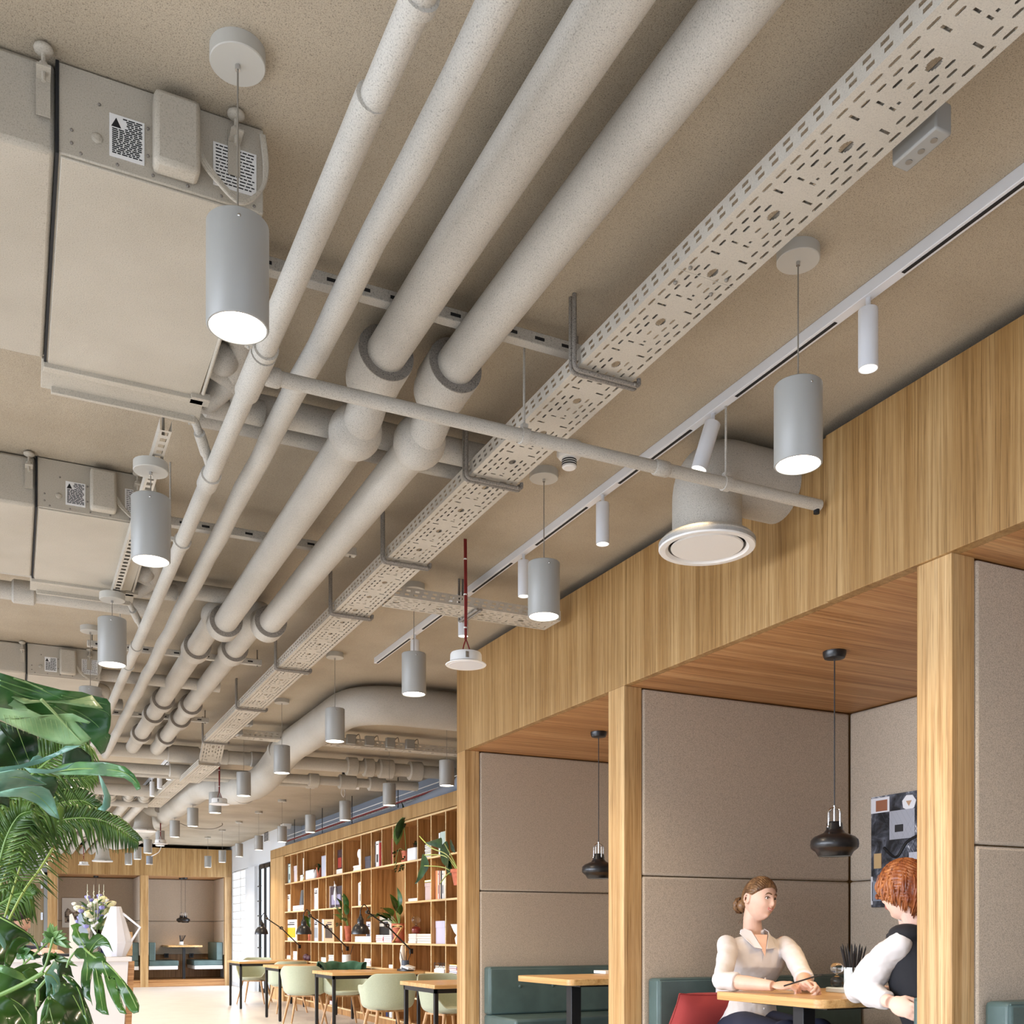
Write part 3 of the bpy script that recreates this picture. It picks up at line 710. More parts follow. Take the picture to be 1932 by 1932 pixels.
jbox(451, 1388, 1.80, 'small junction box beside the far part of the long tray, left one of a pair', (.05,.09,.05))

# ---------------------------------------------------------------- track lights
def track(X, y0, y1, slots, lab):
    t = thing('light_track', lab, 'track light', (X, (y0+y1)/2, zz(1.975)))
    bx((X-.0175,y0,zz(1.98)),(X+.0175,y1,CZ)).build('rail', M_['track'], t, bevel=.002)
    m = MB()
    for a, b in slots: bx((X-.006,a,zz(1.978)),(X+.006,b,zz(1.9805))).build('conductor_slot', M_['dark'], t)
def spotlight(X, y, lab, tilt=(0,0)):
    t = thing('track_spotlight', lab, 'spotlight', (X,y,zz(1.755)))
    top = V((X,y,zz(1.945))); d = V((tilt[0],tilt[1],-1)).normalized()
    m = MB(); m.cyl((X,y,zz(1.98)),(X,y,zz(1.93)),.008,n=12); m.build('stem', M_['track'], t)
    Mx = (-d).to_track_quat('Z','Y').to_matrix(); c = top+d*.185
    m = MB(); m.lathe([(0,.008),(.027,.008),(.027,0),(.030,0),(.030,.183),(.028,.185),(0,.185)], c, 32, Mx); m.build('spot_body', M_['track'], t)
    m = MB(); m.lathe([(0,.003),(.0265,.003),(.0265,.006),(0,.006)], c, 32, Mx); m.build('lens', M_['spotlens'], t)
    spot(c.x, c.y, c.z-.01, 7, 90, (255,226,184), .03, d=d)
TRX = 2.40
ys = [at(px, 0, X=TRX).y for px in (1638,1345,1137,988,874,783)]
sl = []
for a, b in zip([1.2]+ys, ys+[7.24]): 
    sl += [(a+.14, b-.14)] if b-a > .5 else []
sl[-1] = (ys[-1]+.1, 7.22)
track(TRX, .8, 7.24, sl, 'long white light track on the ceiling between the tray and the booths')
nm = ['nearest the camera','second, tilted towards the round air outlet','third, beyond the slim crossing pipe','fourth, beside a hanging pendant','fifth, just behind the red wire','last, at the end of the track']
for k, y in enumerate(ys): spotlight(TRX, y, 'white cylinder spotlight on the near track, '+nm[k], (-.27,.13) if k == 1 else (0,0))
track(1.61, 11.9, 17.0, [(12.4,13.0),(13.2,13.7),(14,14.6),(15,16.8)], 'far white light track beyond the crossing pipes')
for k, (px, y) in enumerate(((316.5,12.3),(301,13.1),(286,13.85),(273,14.7))): spotlight(1.61, y, '%s white spotlight from the right on the far track' % ORD[k])

# ---------------------------------------------------------------- ducts and round air outlets
def diffuser(x, y, z, lab, duct, r=.194, bell=False, rd=.139):
    t = thing('air_duct', lab, 'air duct', (x, y, z))
    if duct:
        m = MB(); m.tube(duct, rd, 40); m.build('duct_run', M_['pipe'], t)
    pr = [(r,0),(r,.02),(r*.93,.035),(rd*1.03,.05),(rd,.06),(rd,.12)] if not bell else [(r,0),(r,.018),(r*.86,.022),(r*.74,.06),(r*.66,.12),(rd*1.06,.19),(rd,.24),(rd,.34)]
    inn = [(r*.80,.03),(r*.82,.004),(r*.86,0)]
    m = MB(); m.lathe(inn+pr, (x,y,z), 48, cap=False); ou = m.build('outlet_collar', M_['pipe'] if not bell else M_['pipe'], t)
    m = MB(); m.lathe([(r*.80,.004),(r*.86,-.006),(r*.98,-.006),(r,0),(r,.014)], (x,y,z), 48, cap=False); m.build('outlet_rim', M_['white'], t)
    m = MB(); m.lathe([(0,-.002),(r*.735,-.002),(r*.75,.004),(r*.72,.01),(0,.01)], (x,y,z), 48); m.build('outlet_disc', M_['white'], t)
    m = MB(); m.lathe([(0,.03),(r*.80,.03),(r*.80,.032),(0,.032)], (x,y,z), 32); m.build('outlet_throat', M_['dark'], t)
    return t
dx, dy = 2.53, 3.42
diffuser(dx, dy, zz(1.563), 'round ceiling air outlet on a thick elbow duct at the near oak fascia',
    fillet([(dx,dy,zz(1.63)),(dx,dy,zz(1.87)),(2.93,dy,zz(1.87))], .14, 12))
r_ = .155
P = fillet([(4.80,7.95,zz(1.85)),(2.47,7.95,zz(1.85)),(2.47,10.25,zz(1.85)),(2.40,10.95,zz(1.62)),(2.28,12.1,zz(1.62)),(2.12,12.9,zz(1.82)),(2.05,20.8,zz(1.80)),(1.80,21.5,zz(1.80))], .42, 10)
t = thing('ventilation_duct', 'big round painted ventilation duct bending from the fascia end down the room', 'air duct', (2.4,12,zz(1.62)))
m = MB(); m.tube(P, r_, 44); m.build('duct_run', M_['pipe'], t)
for q0, q1 in (((2.455,10.3,zz(1.835)),(2.45,10.36,zz(1.815))),((2.33,11.7,zz(1.62)),(2.325,11.76,zz(1.62)))):
    m = MB(); m.tube([q0,q1], r_+.006, 40); m.build('joint_band', M_['pipe'], t)
dx, dy = 1.77, 16.3
t = diffuser(dx, dy, zz(1.545), 'bell shaped air outlet on the far duct, nearer one', fillet([(2.07,16.1,zz(1.86)),(dx,dy,zz(1.88)),(dx,dy,zz(1.76))], .11, 8), bell=True, rd=.115)
m = MB(); pc = at(305,1518,Y=15.8); m.lathe([(0,0),(.05,0),(.05,.02),(0,.02)], (1.93,15.86,zz(1.83)), 24, V((-.3,-1,0)).to_track_quat('Z','Y').to_matrix()); m.build('damper_disc', M_['ring'], t)
dx, dy = 1.60, 21.7
diffuser(dx, dy, zz(1.43), 'bell shaped air outlet in front of the far oak fascia', fillet([(1.85,21.5,zz(1.80)),(dx,dy,zz(1.78)),(dx,dy,zz(1.62))], .12, 8), bell=True, rd=.115)

# ---------------------------------------------------------------- loose ceiling fittings
def speaker(x, y, z, lab, lit=False):
    t = thing('hanging_ceiling_speaker', lab, 'ceiling speaker', (x,y,z))
    m = MB(); m.lathe([(0,0),(.103,0),(.105,.003),(.095,.010),(.082,.012),(.080,.055),(.076,.062),(0,.062)], (x,y,z), 40); m.build('speaker_body', M_['white'], t)
    m = MB(); m.lathe([(.0,-.001),(.085,-.001),(.087,.001),(0,.001)], (x,y,z), 40); m.build('speaker_grille', M_['track'], t)
    m = MB()
    for a in (-1,1): m.obox((x+a*.0-.03*C_,y-.078+.0,z+.035) if a<0 else (x+.05,y+.065,z+.035),(.016,.006,.03))
    m.build('spring_clip', M_['chrome'], t)
    m = MB(); m.tube([(x,y,CZ),(x+.003,y,(z+CZ)/2),(x,y,z+.13)], .0055, 8); m.tube([(x-.008,y,CZ),(x-.005,y,(z+CZ)/2),(x-.004,y,z+.13)], .0045, 8)
    m.tube(spline([(x,y,z+.135),(x+.014,y,z+.10),(x+.03,y,z+.055)],4), .0035, 6); m.tube(spline([(x,y,z+.135),(x-.012,y,z+.10),(x-.02,y,z+.055)],4), .0035, 6); m.build('cable', M_['red'], t)
    m = MB(); 
    for k in (.12,.45,.8): zc = z+.13+(CZ-z-.13)*k; m.tube([(x-.004,y,zc-.003),(x-.004,y,zc+.003)], .009, 10)
    m.build('cable_tie', M_['white'], t)
speaker(2.09, 4.86, zz(1.375), 'white round speaker dangling on a red cable near the oak fascia end')
p = at(414,1517,z=zz(1.38)); speaker(p.x, p.y, zz(1.375), 'white round speaker dangling on a red cable below the big duct')
p = at(303,1590,z=zz(1.38)); speaker(p.x, p.y, zz(1.36), 'white round speaker dangling on a red cable past the bell shaped outlet')
p = at(158,1630,z=zz(1.38)); speaker(p.x, p.y, zz(1.36), 'farthest small white speaker hanging beside the far bell outlet')
def smoke(x, y, lab, k=1):
    t = thing('smoke_detector', lab, 'smoke detector', (x,y,CZ-.12)); 
    m = MB(); m.lathe([(.048,-.035),(.052,-.032),(.052,0),(0,0)], (x,y,CZ), 36); m.build('mount_base', M_['lampcan'], t)
    m = MB(); m.lathe([(0,-.06),(.042,-.058),(.052,-.045),(.052,-.036),(0,-.035)], (x,y,CZ), 36); m.build('detector_body', M_['white'], t)
    m = MB(); m.lathe([(0,-.10),(.024,-.10),(.03,-.095),(.03,-.058),(0,-.058)], (x,y,CZ), 24); c = m.build('sensor_cage', M_['white'], t)
    m = MB()
    for q in (-.068,-.077,-.086): m.lathe([(.0305,q-.0025),(.0312,q),(.0305,q+.0025)], (x,y,CZ), 24, cap=False)
    m.build('sensor_slot', M_['dark'], c)
p = at(1074, 866, z=zz(1.96)); smoke(p.x, p.y, 'round white smoke detector on the ceiling beside the cable tray')
p = at(337, 1490, z=zz(1.94)); smoke(p.x, p.y, 'small smoke detector on the ceiling near the far track light')
# security camera near the shelves
p = at(660, 1474, z=zz(1.9)); t = thing('security_camera', 'small white security camera hanging from the ceiling in front of the crossing pipes', 'camera', (p.x,p.y,zz(1.9)))
m = MB(); m.cyl((p.x-.05,p.y,zz(1.86)),(p.x+.11,p.y-.04,zz(1.84)),.045,n=20); m.build('camera_body', M_['white'], t)
m = MB(); m.cyl((p.x-.08,p.y,zz(1.9)),(p.x-.08,p.y,CZ),.02,n=12); m.obox((p.x-.09,p.y,zz(1.86)),(.05,.05,.09)); m.build('mount_bracket', M_['black'], t)
m = MB(); m.tube(spline([(p.x-.09,p.y,zz(1.82)),(p.x-.11,p.y,zz(1.75)),(p.x-.08,p.y,zz(1.70)),(p.x-.06,p.y,zz(1.76)),(p.x-.09,p.y,zz(1.82))],5),.004,6); m.build('cable_loop', M_['white'], t)

# ---------------------------------------------------------------- air conditioning units
def ac_unit(ye, lab):
    x0, x1 = .095, .568; zb, zt = zz(1.806), CZ-.004; L = .98; y0 = ye; y1 = ye+L
    t = thing('ceiling_unit', lab, 'air conditioner', (x0, y0, zb))
    m = MB(); m.box((x0+.002,y0,zb),(x1,y1,zt)); b = m.build('casing', M_['unit'], t, bevel=.003)
    bx((x0+.008,y0+.006,zb-.006),(x1-.004,y1-.004,zb)).build('bottom_panel', M_['unit'], t, bevel=.002)
    m = MB(); m.box((x0-.004,y0-.003,zb-.004),(x0+.003,y1,zt)); m.build('panel_gap', M_['dark'], t)
    # plenum to the left, slightly deeper
    m = MB(); P = [(-1.3,zt),(-1.3,zb),(-.15,zb),(x0-.05,zb),(x0-.004,zb+.002),(x0-.004,zt)]
    m.prism([(x,y0+.01,z) for x,z in P], (0,L-.03,0)); m.build('plenum', M_['unit'], t, bevel=.012)
    # electrical box
    bx((x0+.207,y0-.055,zb+.014),(x0+.313,y0,zt-.022)).build('control_box', M_['unit'], t, bevel=.012)
    def label(xa, xb, za, zb_, lines, tri):
        q = bx((xa,y0-.003,za),(xb,y0-.0005,zb_)).build('sticker', M_['white'], t)
        m = MB()
        for k in range(lines):
            z = za+.008+(zb_-za-.016)*k/(lines-1)
            x = xa+.006
            while x < xb-.01:
                l = random.uniform(.006,.016); l = min(l, xb-.005-x)
                if not (tri and z > zb_-.035 and x < xa+.028): m.box((x,y0-.0036,z),(x+l,y0-.0031,z+.0028))
                x += l+.0025
        if tri:
            m.prism([(xa+.004,y0-.0036,zb_-.03),(xa+.026,y0-.0036,zb_-.03),(xa+.015,y0-.0036,zb_-.008)], (0,.0005,0))
        m.build('print', M_['dark'], q)
    label(x0+.112,x0+.190,zb+.028,zb+.128,19,True)
    label(x0+.350,x0+.455,zb+.035,zb+.140,12,False)
    # screws, bracket, hooks
    SC = [(.05+k*.08,.012) for k in range(6)]
    for a, b_ in ((.09,.14),(.198,.12),(.198,.055),(.03,.06),(.03,.03)): SC.append((a,b_))
    for a, b_ in SC: m = MB(); m.sph((x0+a,y0-.001,zb+b_),(.004,.0025,.004),8,6); m.build('screw', M_['ring'], t)
    m = MB(); m.lathe([(.013,0),(.010,.003),(.006,.004),(0,.004)], (x0+.085,y0-.001,zb+.06), 16, V((0,-1,0)).to_track_quat('Z','Y').to_matrix()); m.build('knockout', M_['unit'], t)
    for x in (x0-.03, x0+.40):
        m = MB(); m.box((x-.015,y0-.006,zb+.07),(x+.015,y0-.002,zt-.03)); m.box((x-.015,y0-.05,zb+.15),(x+.015,y0-.002,zb+.155)); m.cyl((x,y0-.03,zb+.13),(x,y0-.03,CZ),.005,n=10); m.lathe([(.012,0),(.012,.012),(0,.012)],(x,y0-.03,zb+.156),6); m.sph((x,y0-.03,CZ-.012),(.022,.02,.012),12,8); m.build('hanging_bracket', M_['unit'], t)
    m = MB()
    for d_ in (0,.012,.024):
        m.tube(spline([(x0+.313,y0-.03,zb+.09-d_),(x0+.345,y0-.035,zb+.04-d_*.5),(x0+.41,y0-.03,zb-.004-d_*.3),(x0+.462,y0-.025,zb+.04),(x0+.478-d_*.3,y0-.022,zb+.10),(x0+.470-d_*.3,y0-.022,zb+.18)],6), .0045, 8)
    m.build('cable', M_['unit'], t)
    # drain pan and loose panel at the far end
    m = MB(); m.obox((x0+.24,y1+.05,zb-.005),(.50,.12,.012), Euler((radians(-18),0,0)).to_matrix()); m.obox((x0+.24,y1+.0,zb-.010),(.49,.03,.02)); m.box((x0+.02,y1+.09,zb-.045),(x1,y1+.105,zb+.02)); m.build('drain_pan', M_['unit'], t, bevel=.002)
    m = MB(); m.tube(fillet([(x1-.01,y0+.05,zb-.002),(x1+.004,y1-.05,zb-.012)],.02), .006, 8); m.box((x1-.03,y1-.03,zb-.02),(x1+.03,y1+.02,zb)); m.build('edge_strip', M_['unit'], t)
    # valves and lagged connections on the right side
    m = MB(); m.tube(fillet([(x1,y1-.28,zb+.11),(x1+.09,y1-.26,zb+.10),(x1+.10,y1-.05,zb+.06),(x1+.04,y1+.10,zb+.04)], .05, 5), [.045]*13+[.03]*0 if False else .04, 14); m.tube(fillet([(x1,y1-.10,zb+.07),(x1+.12,y1-.05,zb+.05),(x1+.16,y1+.12,zb+.07)],.05,5), .036, 14); m.sph((x1+.05,y1-.16,zb+.06),(.05,.06,.05),14,10); m.build('lagged_connection', M_['pipe'], t)
    m = MB(); m.tube([(x1-.02,y1+.08,zb+.0),(.60,y1+.16,zz(1.74)),(.645,y1+.27,zz(1.70))], .014, 12); m.tube([(.59,y1+.14,zz(1.75)),(.625,y1+.22,zz(1.72))], .02, 12); m.build('sprinkler_hose', M_['pipe'], t)
    m = MB(); m.tube([(x0+.05,y1+.05,zb+.08),(x0+.40,y1+.15,zb+.07),(x1+.25,y1+.2,zb+.09)], .045, 16); m.build('lagged_pipe', M_['pipe'], t)
ac_unit(2.605, 'painted box shaped ceiling air unit nearest the camera at upper left')
ac_unit(4.80, 'second painted ceiling air unit, behind the nearest one')
ac_unit(7.90, 'third painted ceiling air unit, just above the plants')
# services behind the shelf fascia
t = thing('wire_tray', 'wire basket tray with red cables on the wall above the bookshelves', 'cable tray', (4.7,13,zz(1.72)))
m = MB()
for x in (4.50,4.56,4.62): m.cyl((x,9.0,zz(1.72)),(x,18.6,zz(1.72)),.006,n=6)
k = 9.0
while k < 18.6: m.cyl((4.49,k,zz(1.722)),(4.63,k,zz(1.722)),.004,n=5); k += .12
m.cyl((4.49,9,zz(1.78)),(4.49,18.6,zz(1.78)),.006,n=6)
m.build('wire_basket', M_['white'], t)
m = MB(); m.tube([(4.47,9,zz(1.70)),(4.47,18.5,zz(1.68))], .012, 8); m.build('red_cable', M_['red'], t)
m = MB()
for y in (10.5,12.6,14.6,16.2,18): m.cyl((4.47,y,zz(1.62)),(4.47,y,CZ),.006,n=6)
m.build('threaded_rod', M_['dark'], t)
t = thing('drain_pipe', 'grey painted pipe descending behind the bookshelf fascia', 'pipe', (4.6,11,zz(1.5)))
m = MB(); m.tube([(4.5,9.0,zz(1.74)),(4.5,12.1,zz(1.56)),(4.5,13.4,zz(1.50))], [.1,.1,.085], 20); m.build('pipe_run', M_['bluewall'], t)
for a_,b_ in (((4.5,10.0,zz(1.69)),(4.5,10.5,zz(1.66))),((4.5,9.2,zz(1.735)),(4.5,9.5,zz(1.715)))): m = MB(); m.tube([a_,b_], .125, 20); m.build('coupling', M_['bluewall'], t)
p = at(537,1550,X=4.5); t = thing('wall_alarm', 'round white alarm device on the wall left of the wire tray', 'alarm', tuple(p))
m = MB(); m.cyl((4.45,p.y,p.z),(4.60,p.y,p.z),.13,n=28); m.build('alarm_body', M_['white'], t); m = MB(); m.box((4.435,p.y-.04,p.z-.05),(4.452,p.y+.04,p.z+.05)); m.build('alarm_window', M_['dark'], t)

def loose(pts, r, mat, lab, name='loose_cable'):
    m = MB(); m.tube(spline(pts,6), r, 6); return m.build(name, mat, None, lab, 'cable')
dd = 17.5
loose([at(338,1553,D=dd),at(365,1562,D=dd),at(400,1564,D=dd),at(418,1558,D=dd),at(419,1553,D=dd)], .008, M_['steel'], 'dark loose cable drooping between two far pendants near the ceiling')
p = at(282,1630,D=18.6); t = thing('sensor_box', 'small blue grey box hanging by a white cord before the far fascia', 'sensor', tuple(p))
m = MB(); m.cyl(p,p+V((0,0,.14)),.055,n=20); m.build('box_body', M_['bluewall'], t); m = MB(); m.cyl(p-V((0,0,.012)),p,.06,n=20); m.build('rim', M_['white'], t); m = MB(); m.cyl(p+V((0,0,.14)),(p.x,p.y,CZ),.003,n=6); m.build('hanging_wire', M_['steel'], t)
m = MB(); m.tube(spline([at(304,1598,D=18.5),at(300,1607,D=18.5),at(293,1612,D=18.5),at(284,1616,D=18.6)],6),.007,6); m.build('white_cord', M_['white'], t)
# ---------------------------------------------------------------- bookshelf
SX = 4.30; SD = .34
def c5(x, y): return (420 + x*.2381, 1480 + y*.2381)
def sy(x, X=SX): return at(c5(x, 0)[0], 0, X=X).y
def sz_(x, y, X=SX+.08): p = c5(x, y); return at(p[0], p[1], X=X).z
ZR = [2.535, 2.045, 1.555, 1.053, .73, .41, .10]       # shelf board heights, top first
colx = [492,540,592,645,700,760,820,882,950,1023,1097,1178,1262,1350,1447,1545,1652,1768]
CY = [sy(x) for x in colx]; pitch = CY[16]-CY[17]
while CY[-1] - pitch > 7.3: CY.append(CY[-1]-pitch)
NC = len(CY)-1
shelf = thing('bookshelf', 'tall oak bookshelf wall full of cells behind the desks', 'bookshelf', (SX, 13, 0))
TT = .011
def board(name, a, b):
    if name == 'divider': a = (a[0]-.0008, a[1], a[2])
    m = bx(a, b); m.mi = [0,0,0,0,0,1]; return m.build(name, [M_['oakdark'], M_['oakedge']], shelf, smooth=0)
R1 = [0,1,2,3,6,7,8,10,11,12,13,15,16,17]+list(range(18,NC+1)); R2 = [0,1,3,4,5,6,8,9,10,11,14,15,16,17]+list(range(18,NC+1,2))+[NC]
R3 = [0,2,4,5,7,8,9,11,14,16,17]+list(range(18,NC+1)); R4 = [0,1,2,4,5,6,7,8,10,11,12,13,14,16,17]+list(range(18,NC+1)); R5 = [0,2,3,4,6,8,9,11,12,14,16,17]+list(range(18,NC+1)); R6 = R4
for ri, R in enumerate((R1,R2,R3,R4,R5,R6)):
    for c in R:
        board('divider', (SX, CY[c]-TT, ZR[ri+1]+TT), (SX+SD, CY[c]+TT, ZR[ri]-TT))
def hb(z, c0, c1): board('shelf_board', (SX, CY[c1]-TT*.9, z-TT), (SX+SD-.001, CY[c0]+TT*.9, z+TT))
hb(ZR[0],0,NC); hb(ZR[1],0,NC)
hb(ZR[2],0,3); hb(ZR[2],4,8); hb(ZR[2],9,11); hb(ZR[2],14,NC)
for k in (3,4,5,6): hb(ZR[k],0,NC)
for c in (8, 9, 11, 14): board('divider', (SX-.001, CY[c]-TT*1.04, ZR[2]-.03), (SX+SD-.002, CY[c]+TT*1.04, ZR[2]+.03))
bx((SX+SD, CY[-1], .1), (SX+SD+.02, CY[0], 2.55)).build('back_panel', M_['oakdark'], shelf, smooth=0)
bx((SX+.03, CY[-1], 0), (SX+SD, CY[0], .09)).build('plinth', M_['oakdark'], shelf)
bx((SX-.02, CY[-1]-.05, 2.553), (SX+SD, 19.04, 2.71)).build('fascia_panel', M_['oak'], shelf, bevel=.002)
bx((SX-.02, CY[0]+TT, 0), (SX+SD, 19.04, 2.548)).build('end_panel', M_['oakpost'], shelf, bevel=.002)
# shelf contents
RN = {1:'top', 2:'second', 3:'third', 4:'fourth', 6:'bottom'}
FX_ = SX+.05
usedlab = {}
def uniq(l):
    usedlab[l] = usedlab.get(l, 0) + 1
    return l if usedlab[l] == 1 else l + ', ' + ORD[usedlab[l]-1] + ' one'
def cname(x):
    k = sum(1 for c in colx if c <= x); return '%s column' % ORD[min(k,17)-1]
BM = {}
def bmat(c):
    if c not in BM: BM[c] = plain('cover_'+c, c, .5)
    return BM[c]
PG = plain('page_white', (228,222,210), .8)
def base(row): return ZR[row]+TT
def book(x0, x1, yt, row, c, cn, depth=.2, X=FX_, band=None, lift=0, face=False):
    ya, yb = sy(x1, X), sy(x0, X); z0 = base(row)+lift; z1 = sz_((x0+x1)/2, yt, X)
    if z1 < z0+.05: z1 = z0+.2
    z1 = min(z1, ZR[row-1]-TT-.01); ya += .001; yb -= .001; m = MB(); e = .0025; T = yb-ya
    if face: depth = .03
    m.box((X,ya,z0),(X+depth,yb,z1)); m.mi = [0]*6; m.m = 1
    m.box((X+.004,ya+e,z1-.001),(X+depth-.004,yb-e,z1+.0008))
    if band:
        m.m = 2; h = z1-z0
        if face:
            W = yb-ya; m.box((X-.001,ya+W*.12,z0+h*.15),(X,yb-W*.12,z0+h*.62)); m.m = 3; m.box((X-.0012,ya+W*.2,z0+h*.74),(X,yb-W*.2,z0+h*.80)); m.box((X-.0012,ya+W*.2,z0+h*.84),(X,yb-W*.35,z0+h*.88))
        else:
            m.box((X-.0008,ya+T*.25,z0+h*.2),(X,yb-T*.25,z0+h*.5)); m.box((X-.0008,ya+T*.2,z0+h*.86),(X,yb-T*.2,z0+h*.9))
    mats = [bmat(c), PG, bmat(band or '222222'), bmat('303036')]
    l = uniq('%s %s, %s shelf row, %s' % (cn, 'book standing cover forward' if face else 'upright book', RN[row], cname((x0+x1)/2)))
    o = m.build('book', mats, None, l, 'book', 'books on the oak shelves', smooth=0, bevel=0)
    return o
def stack(x0, x1, yt, row, cols, X=FX_-.02, lift=0):
    z0 = base(row)+lift; z1 = max(sz_((x0+x1)/2, yt, X), z0+.02*len(cols)); h = (z1-z0)/len(cols); ya, yb = sy(x1,X), sy(x0,X)
    for k, (c, cn) in enumerate(cols):
        j = random.uniform(-.008,.008); m = MB(); m.box((X+.004+abs(j),ya+.004+j*.4,z0+k*h),(X+.2,yb-.004+j*.4,z0+(k+1)*h-.0015)); m.m = 1; m.box((X+.0015+abs(j),ya+.012+j*.4,z0+k*h+.003),(X+.01+abs(j),yb-.02+j*.4,z0+(k+1)*h-.0045))
        m.build('book', [bmat(c), PG], None, uniq('%s book lying flat, %s shelf row, %s' % (cn, RN[row], cname((x0+x1)/2))), 'book', 'books lying flat on the oak shelves', smooth=0)
    return z1
def sbox(x0, x1, yt, row, c, lab, X=FX_, lid=.3):
    ya, yb = sy(x1,X), sy(x0,X); z0 = base(row); z1 = sz_((x0+x1)/2, yt, X); d = min(.2, SD-.09)
    t = thing('storage_box', lab, 'box', (X+.1,(ya+yb)/2,z0)); e = .004
    bx((X+e,ya+e,z0),(X+d-e,yb-e,z1-.01)).build('box_body', bmat(c), t, bevel=.002); bx((X,ya,z1-(z1-z0)*lid),(X+d,yb,z1)).build('lid', bmat(c), t, bevel=.002)
# leaves
def leafblade(m, base_, tip, w, sag=.12, up=V((0,0,1)), n=9, heart=False, fold=.15, twist=0, prof=None):
    """a bent, folded leaf blade of real length between two points"""
    b = V(base_); t = V(tip); ax = (t-b); L = ax.length; ax.normalize(); side = ax.cross(up)
    if side.length < .05: side = ax.cross(V((1,0,0)))
    side.normalize(); nor = side.cross(ax).normalized()
    if twist: Rm = Matrix.Rotation(twist, 3, ax); side = Rm @ side; nor = Rm @ nor
    P = []
    for i in range(n+1):
        s = i/n
        f = prof(s) if prof else (sin(pi*min(1,s**.75))**.8 if not heart else (min(1,(s*6+.25))*(1-s)**.75*1.35 if s < 1 else 0))
        f = max(f, .02 if i in (0,n) else f); c = b+ax*(L*s)+nor*(L*sag*4*s*(1-s)*1.0)
        row = []
        for q in (-1,-.66,-.33,0,.33,.66,1):
            row.append(c+side*(q*w*f)+nor*(abs(q)**1.3*w*fold*f)+nor*(.03*w*sin(s*19+q*2)*abs(q)))
        P.append(row)
    m.grid(P)
def blade_obj(name, mat, parent, *a, th=.0012, **k):
    m = MB(); leafblade(m, *a, **k); return m.build(name, mat, parent, smooth=180, mods=[('SOLIDIFY', dict(thickness=th, offset=0)), ('SUBSURF', dict(levels=1, render_levels=1))])
def pot(t, c, r, h, mat, saucer=False, taper=.72, rim=True):
    m = MB(); pr = [(0,0),(r*taper,0),(r*.97,h*.8)] + ([(r*1.08,h*.8),(r*1.08,h)] if rim else [(r,h)]) + [(r*.92,h),(r*.88,h*.8),(0,h*.78)]
    m.lathe(pr, c, 28); m.build('pot', mat, t)
    m = MB(); m.lathe([(0,h*.8),(r*.88,h*.8),(r*.88,h*.83),(0,h*.85)], c, 20); m.build('soil', M_['soil'], t)
    if saucer: m = MB(); m.lathe([(0,-.0),(r*1.0,-.0),(r*1.12,.022),(r*1.04,.022),(0,.006)], c, 28); m.build('saucer', mat, t)
M_['soil'] = plain('soil', (52,40,30), .95)
def pot_at(x0, x1, yt, row, mat, lab, saucer=True, X=SX+.05, rim=True, taper=.72):
    ya, yb = sy(x1,X), sy(x0,X); y = (ya+yb)/2; z0 = base(row); z1 = sz_((x0+x1)/2, yt, X); r = (x1-x0)*.2381/2/FP*V((X,y,0)).dot(FW)*1.2
    cl = [q for q in CY if q > y]; y = min(y, cl[-1]-TT-r*1.12) if cl else y
    t = thing('potted_plant', lab, 'plant', (X+.02,y,z0)); pot(t, (X+.02,y,z0+.002), r, z1-z0, mat, saucer, rim=rim, taper=taper); return t, V((X+.02,y,z0+(z1-z0)*.85)), r
W_ = ('e8e6e2','white'); 
# row 1
book(500,510,628,1,'dedcd8','white'); book(511,520,628,1,'55585a','dark grey'); book(521,537,632,1,'c9dcd6','pale teal',band='3a4a48')
sbox(541,587,648,1,'d8cfd2','pale pink storage box with lid in the top shelf row')
stack(610,636,716,1,[('d8d23a','yellow'),('dedede','white'),('4a4a4a','striped')]); book(637,643,585,1,'efece6','tall white thin')
t, c, r = pot_at(738,780,660,1,M_['terra'],'small terracotta pot with drooping striped leaves in the top shelf row')
for a, l, dz in ((2.6,.18,-.08),(1.2,.16,-.06),(3.6,.12,.03),(5,.12,.0),(.2,.1,.06),(2.0,.13,.08)): blade_obj('leaf', M_['leafd'], t, c, c+V((-.05-.03*sin(a),.0+l*cos(a)*1.0,dz)), .022, sag=.35)
q = thing('planter', 'empty white rounded planter beside the small terracotta pot in the top shelf row', 'planter', tuple(V((FX_+.1,sy(700),base(1)))))
m = MB(); pp = rrect(FX_-.03, sy(733,FX_), FX_+.11, sy(666,FX_), .05); zt_ = sz_(700,682)
m.prism([(x,y,base(1)) for x,y in pp],(0,0,zt_-base(1))); m.build('planter_body', M_['white'], q, bevel=.01); m = MB(); m.prism([(x*.97+.03*(FX_+.04),y*.97+.03*sy(700,FX_),zt_-.0) for x,y in pp],(0,0,.002)); m.build('soil', M_['soil'], q)
sbox(781,817,565,1,'b9bccb','tall grey patterned box in the top shelf row', lid=.02)
book(886,893,530,1,'e6e2da','white thin'); stack(889,945,672,1,[W_]); book(896,909,517,1,'c83424','red',lift=.05); book(910,946,517,1,'3a1816','dark red',face=True,band='a03020',lift=.05,X=FX_-.005)
z = stack(1031,1095,640,1,[('e6dcd8','white'),('d9c9c6','pink white'),W_])
q = thing('letter_sculpture', 'white wooden letter shaped sculpture standing on small books in the top row', 'sculpture', (FX_+.05,sy(1066),z))
y0_ = sy(1066,FX_); m = MB(); hh = sz_(1066,515)-z
m.prism([(FX_+.02,y0_-.10,z),(FX_+.02,y0_-.02,z),(FX_+.02,y0_+.01,z+hh),(FX_+.02,y0_-.09,z+hh*.95)],(.04,0,0)); m.build('body', M_['white'], q, bevel=.008)
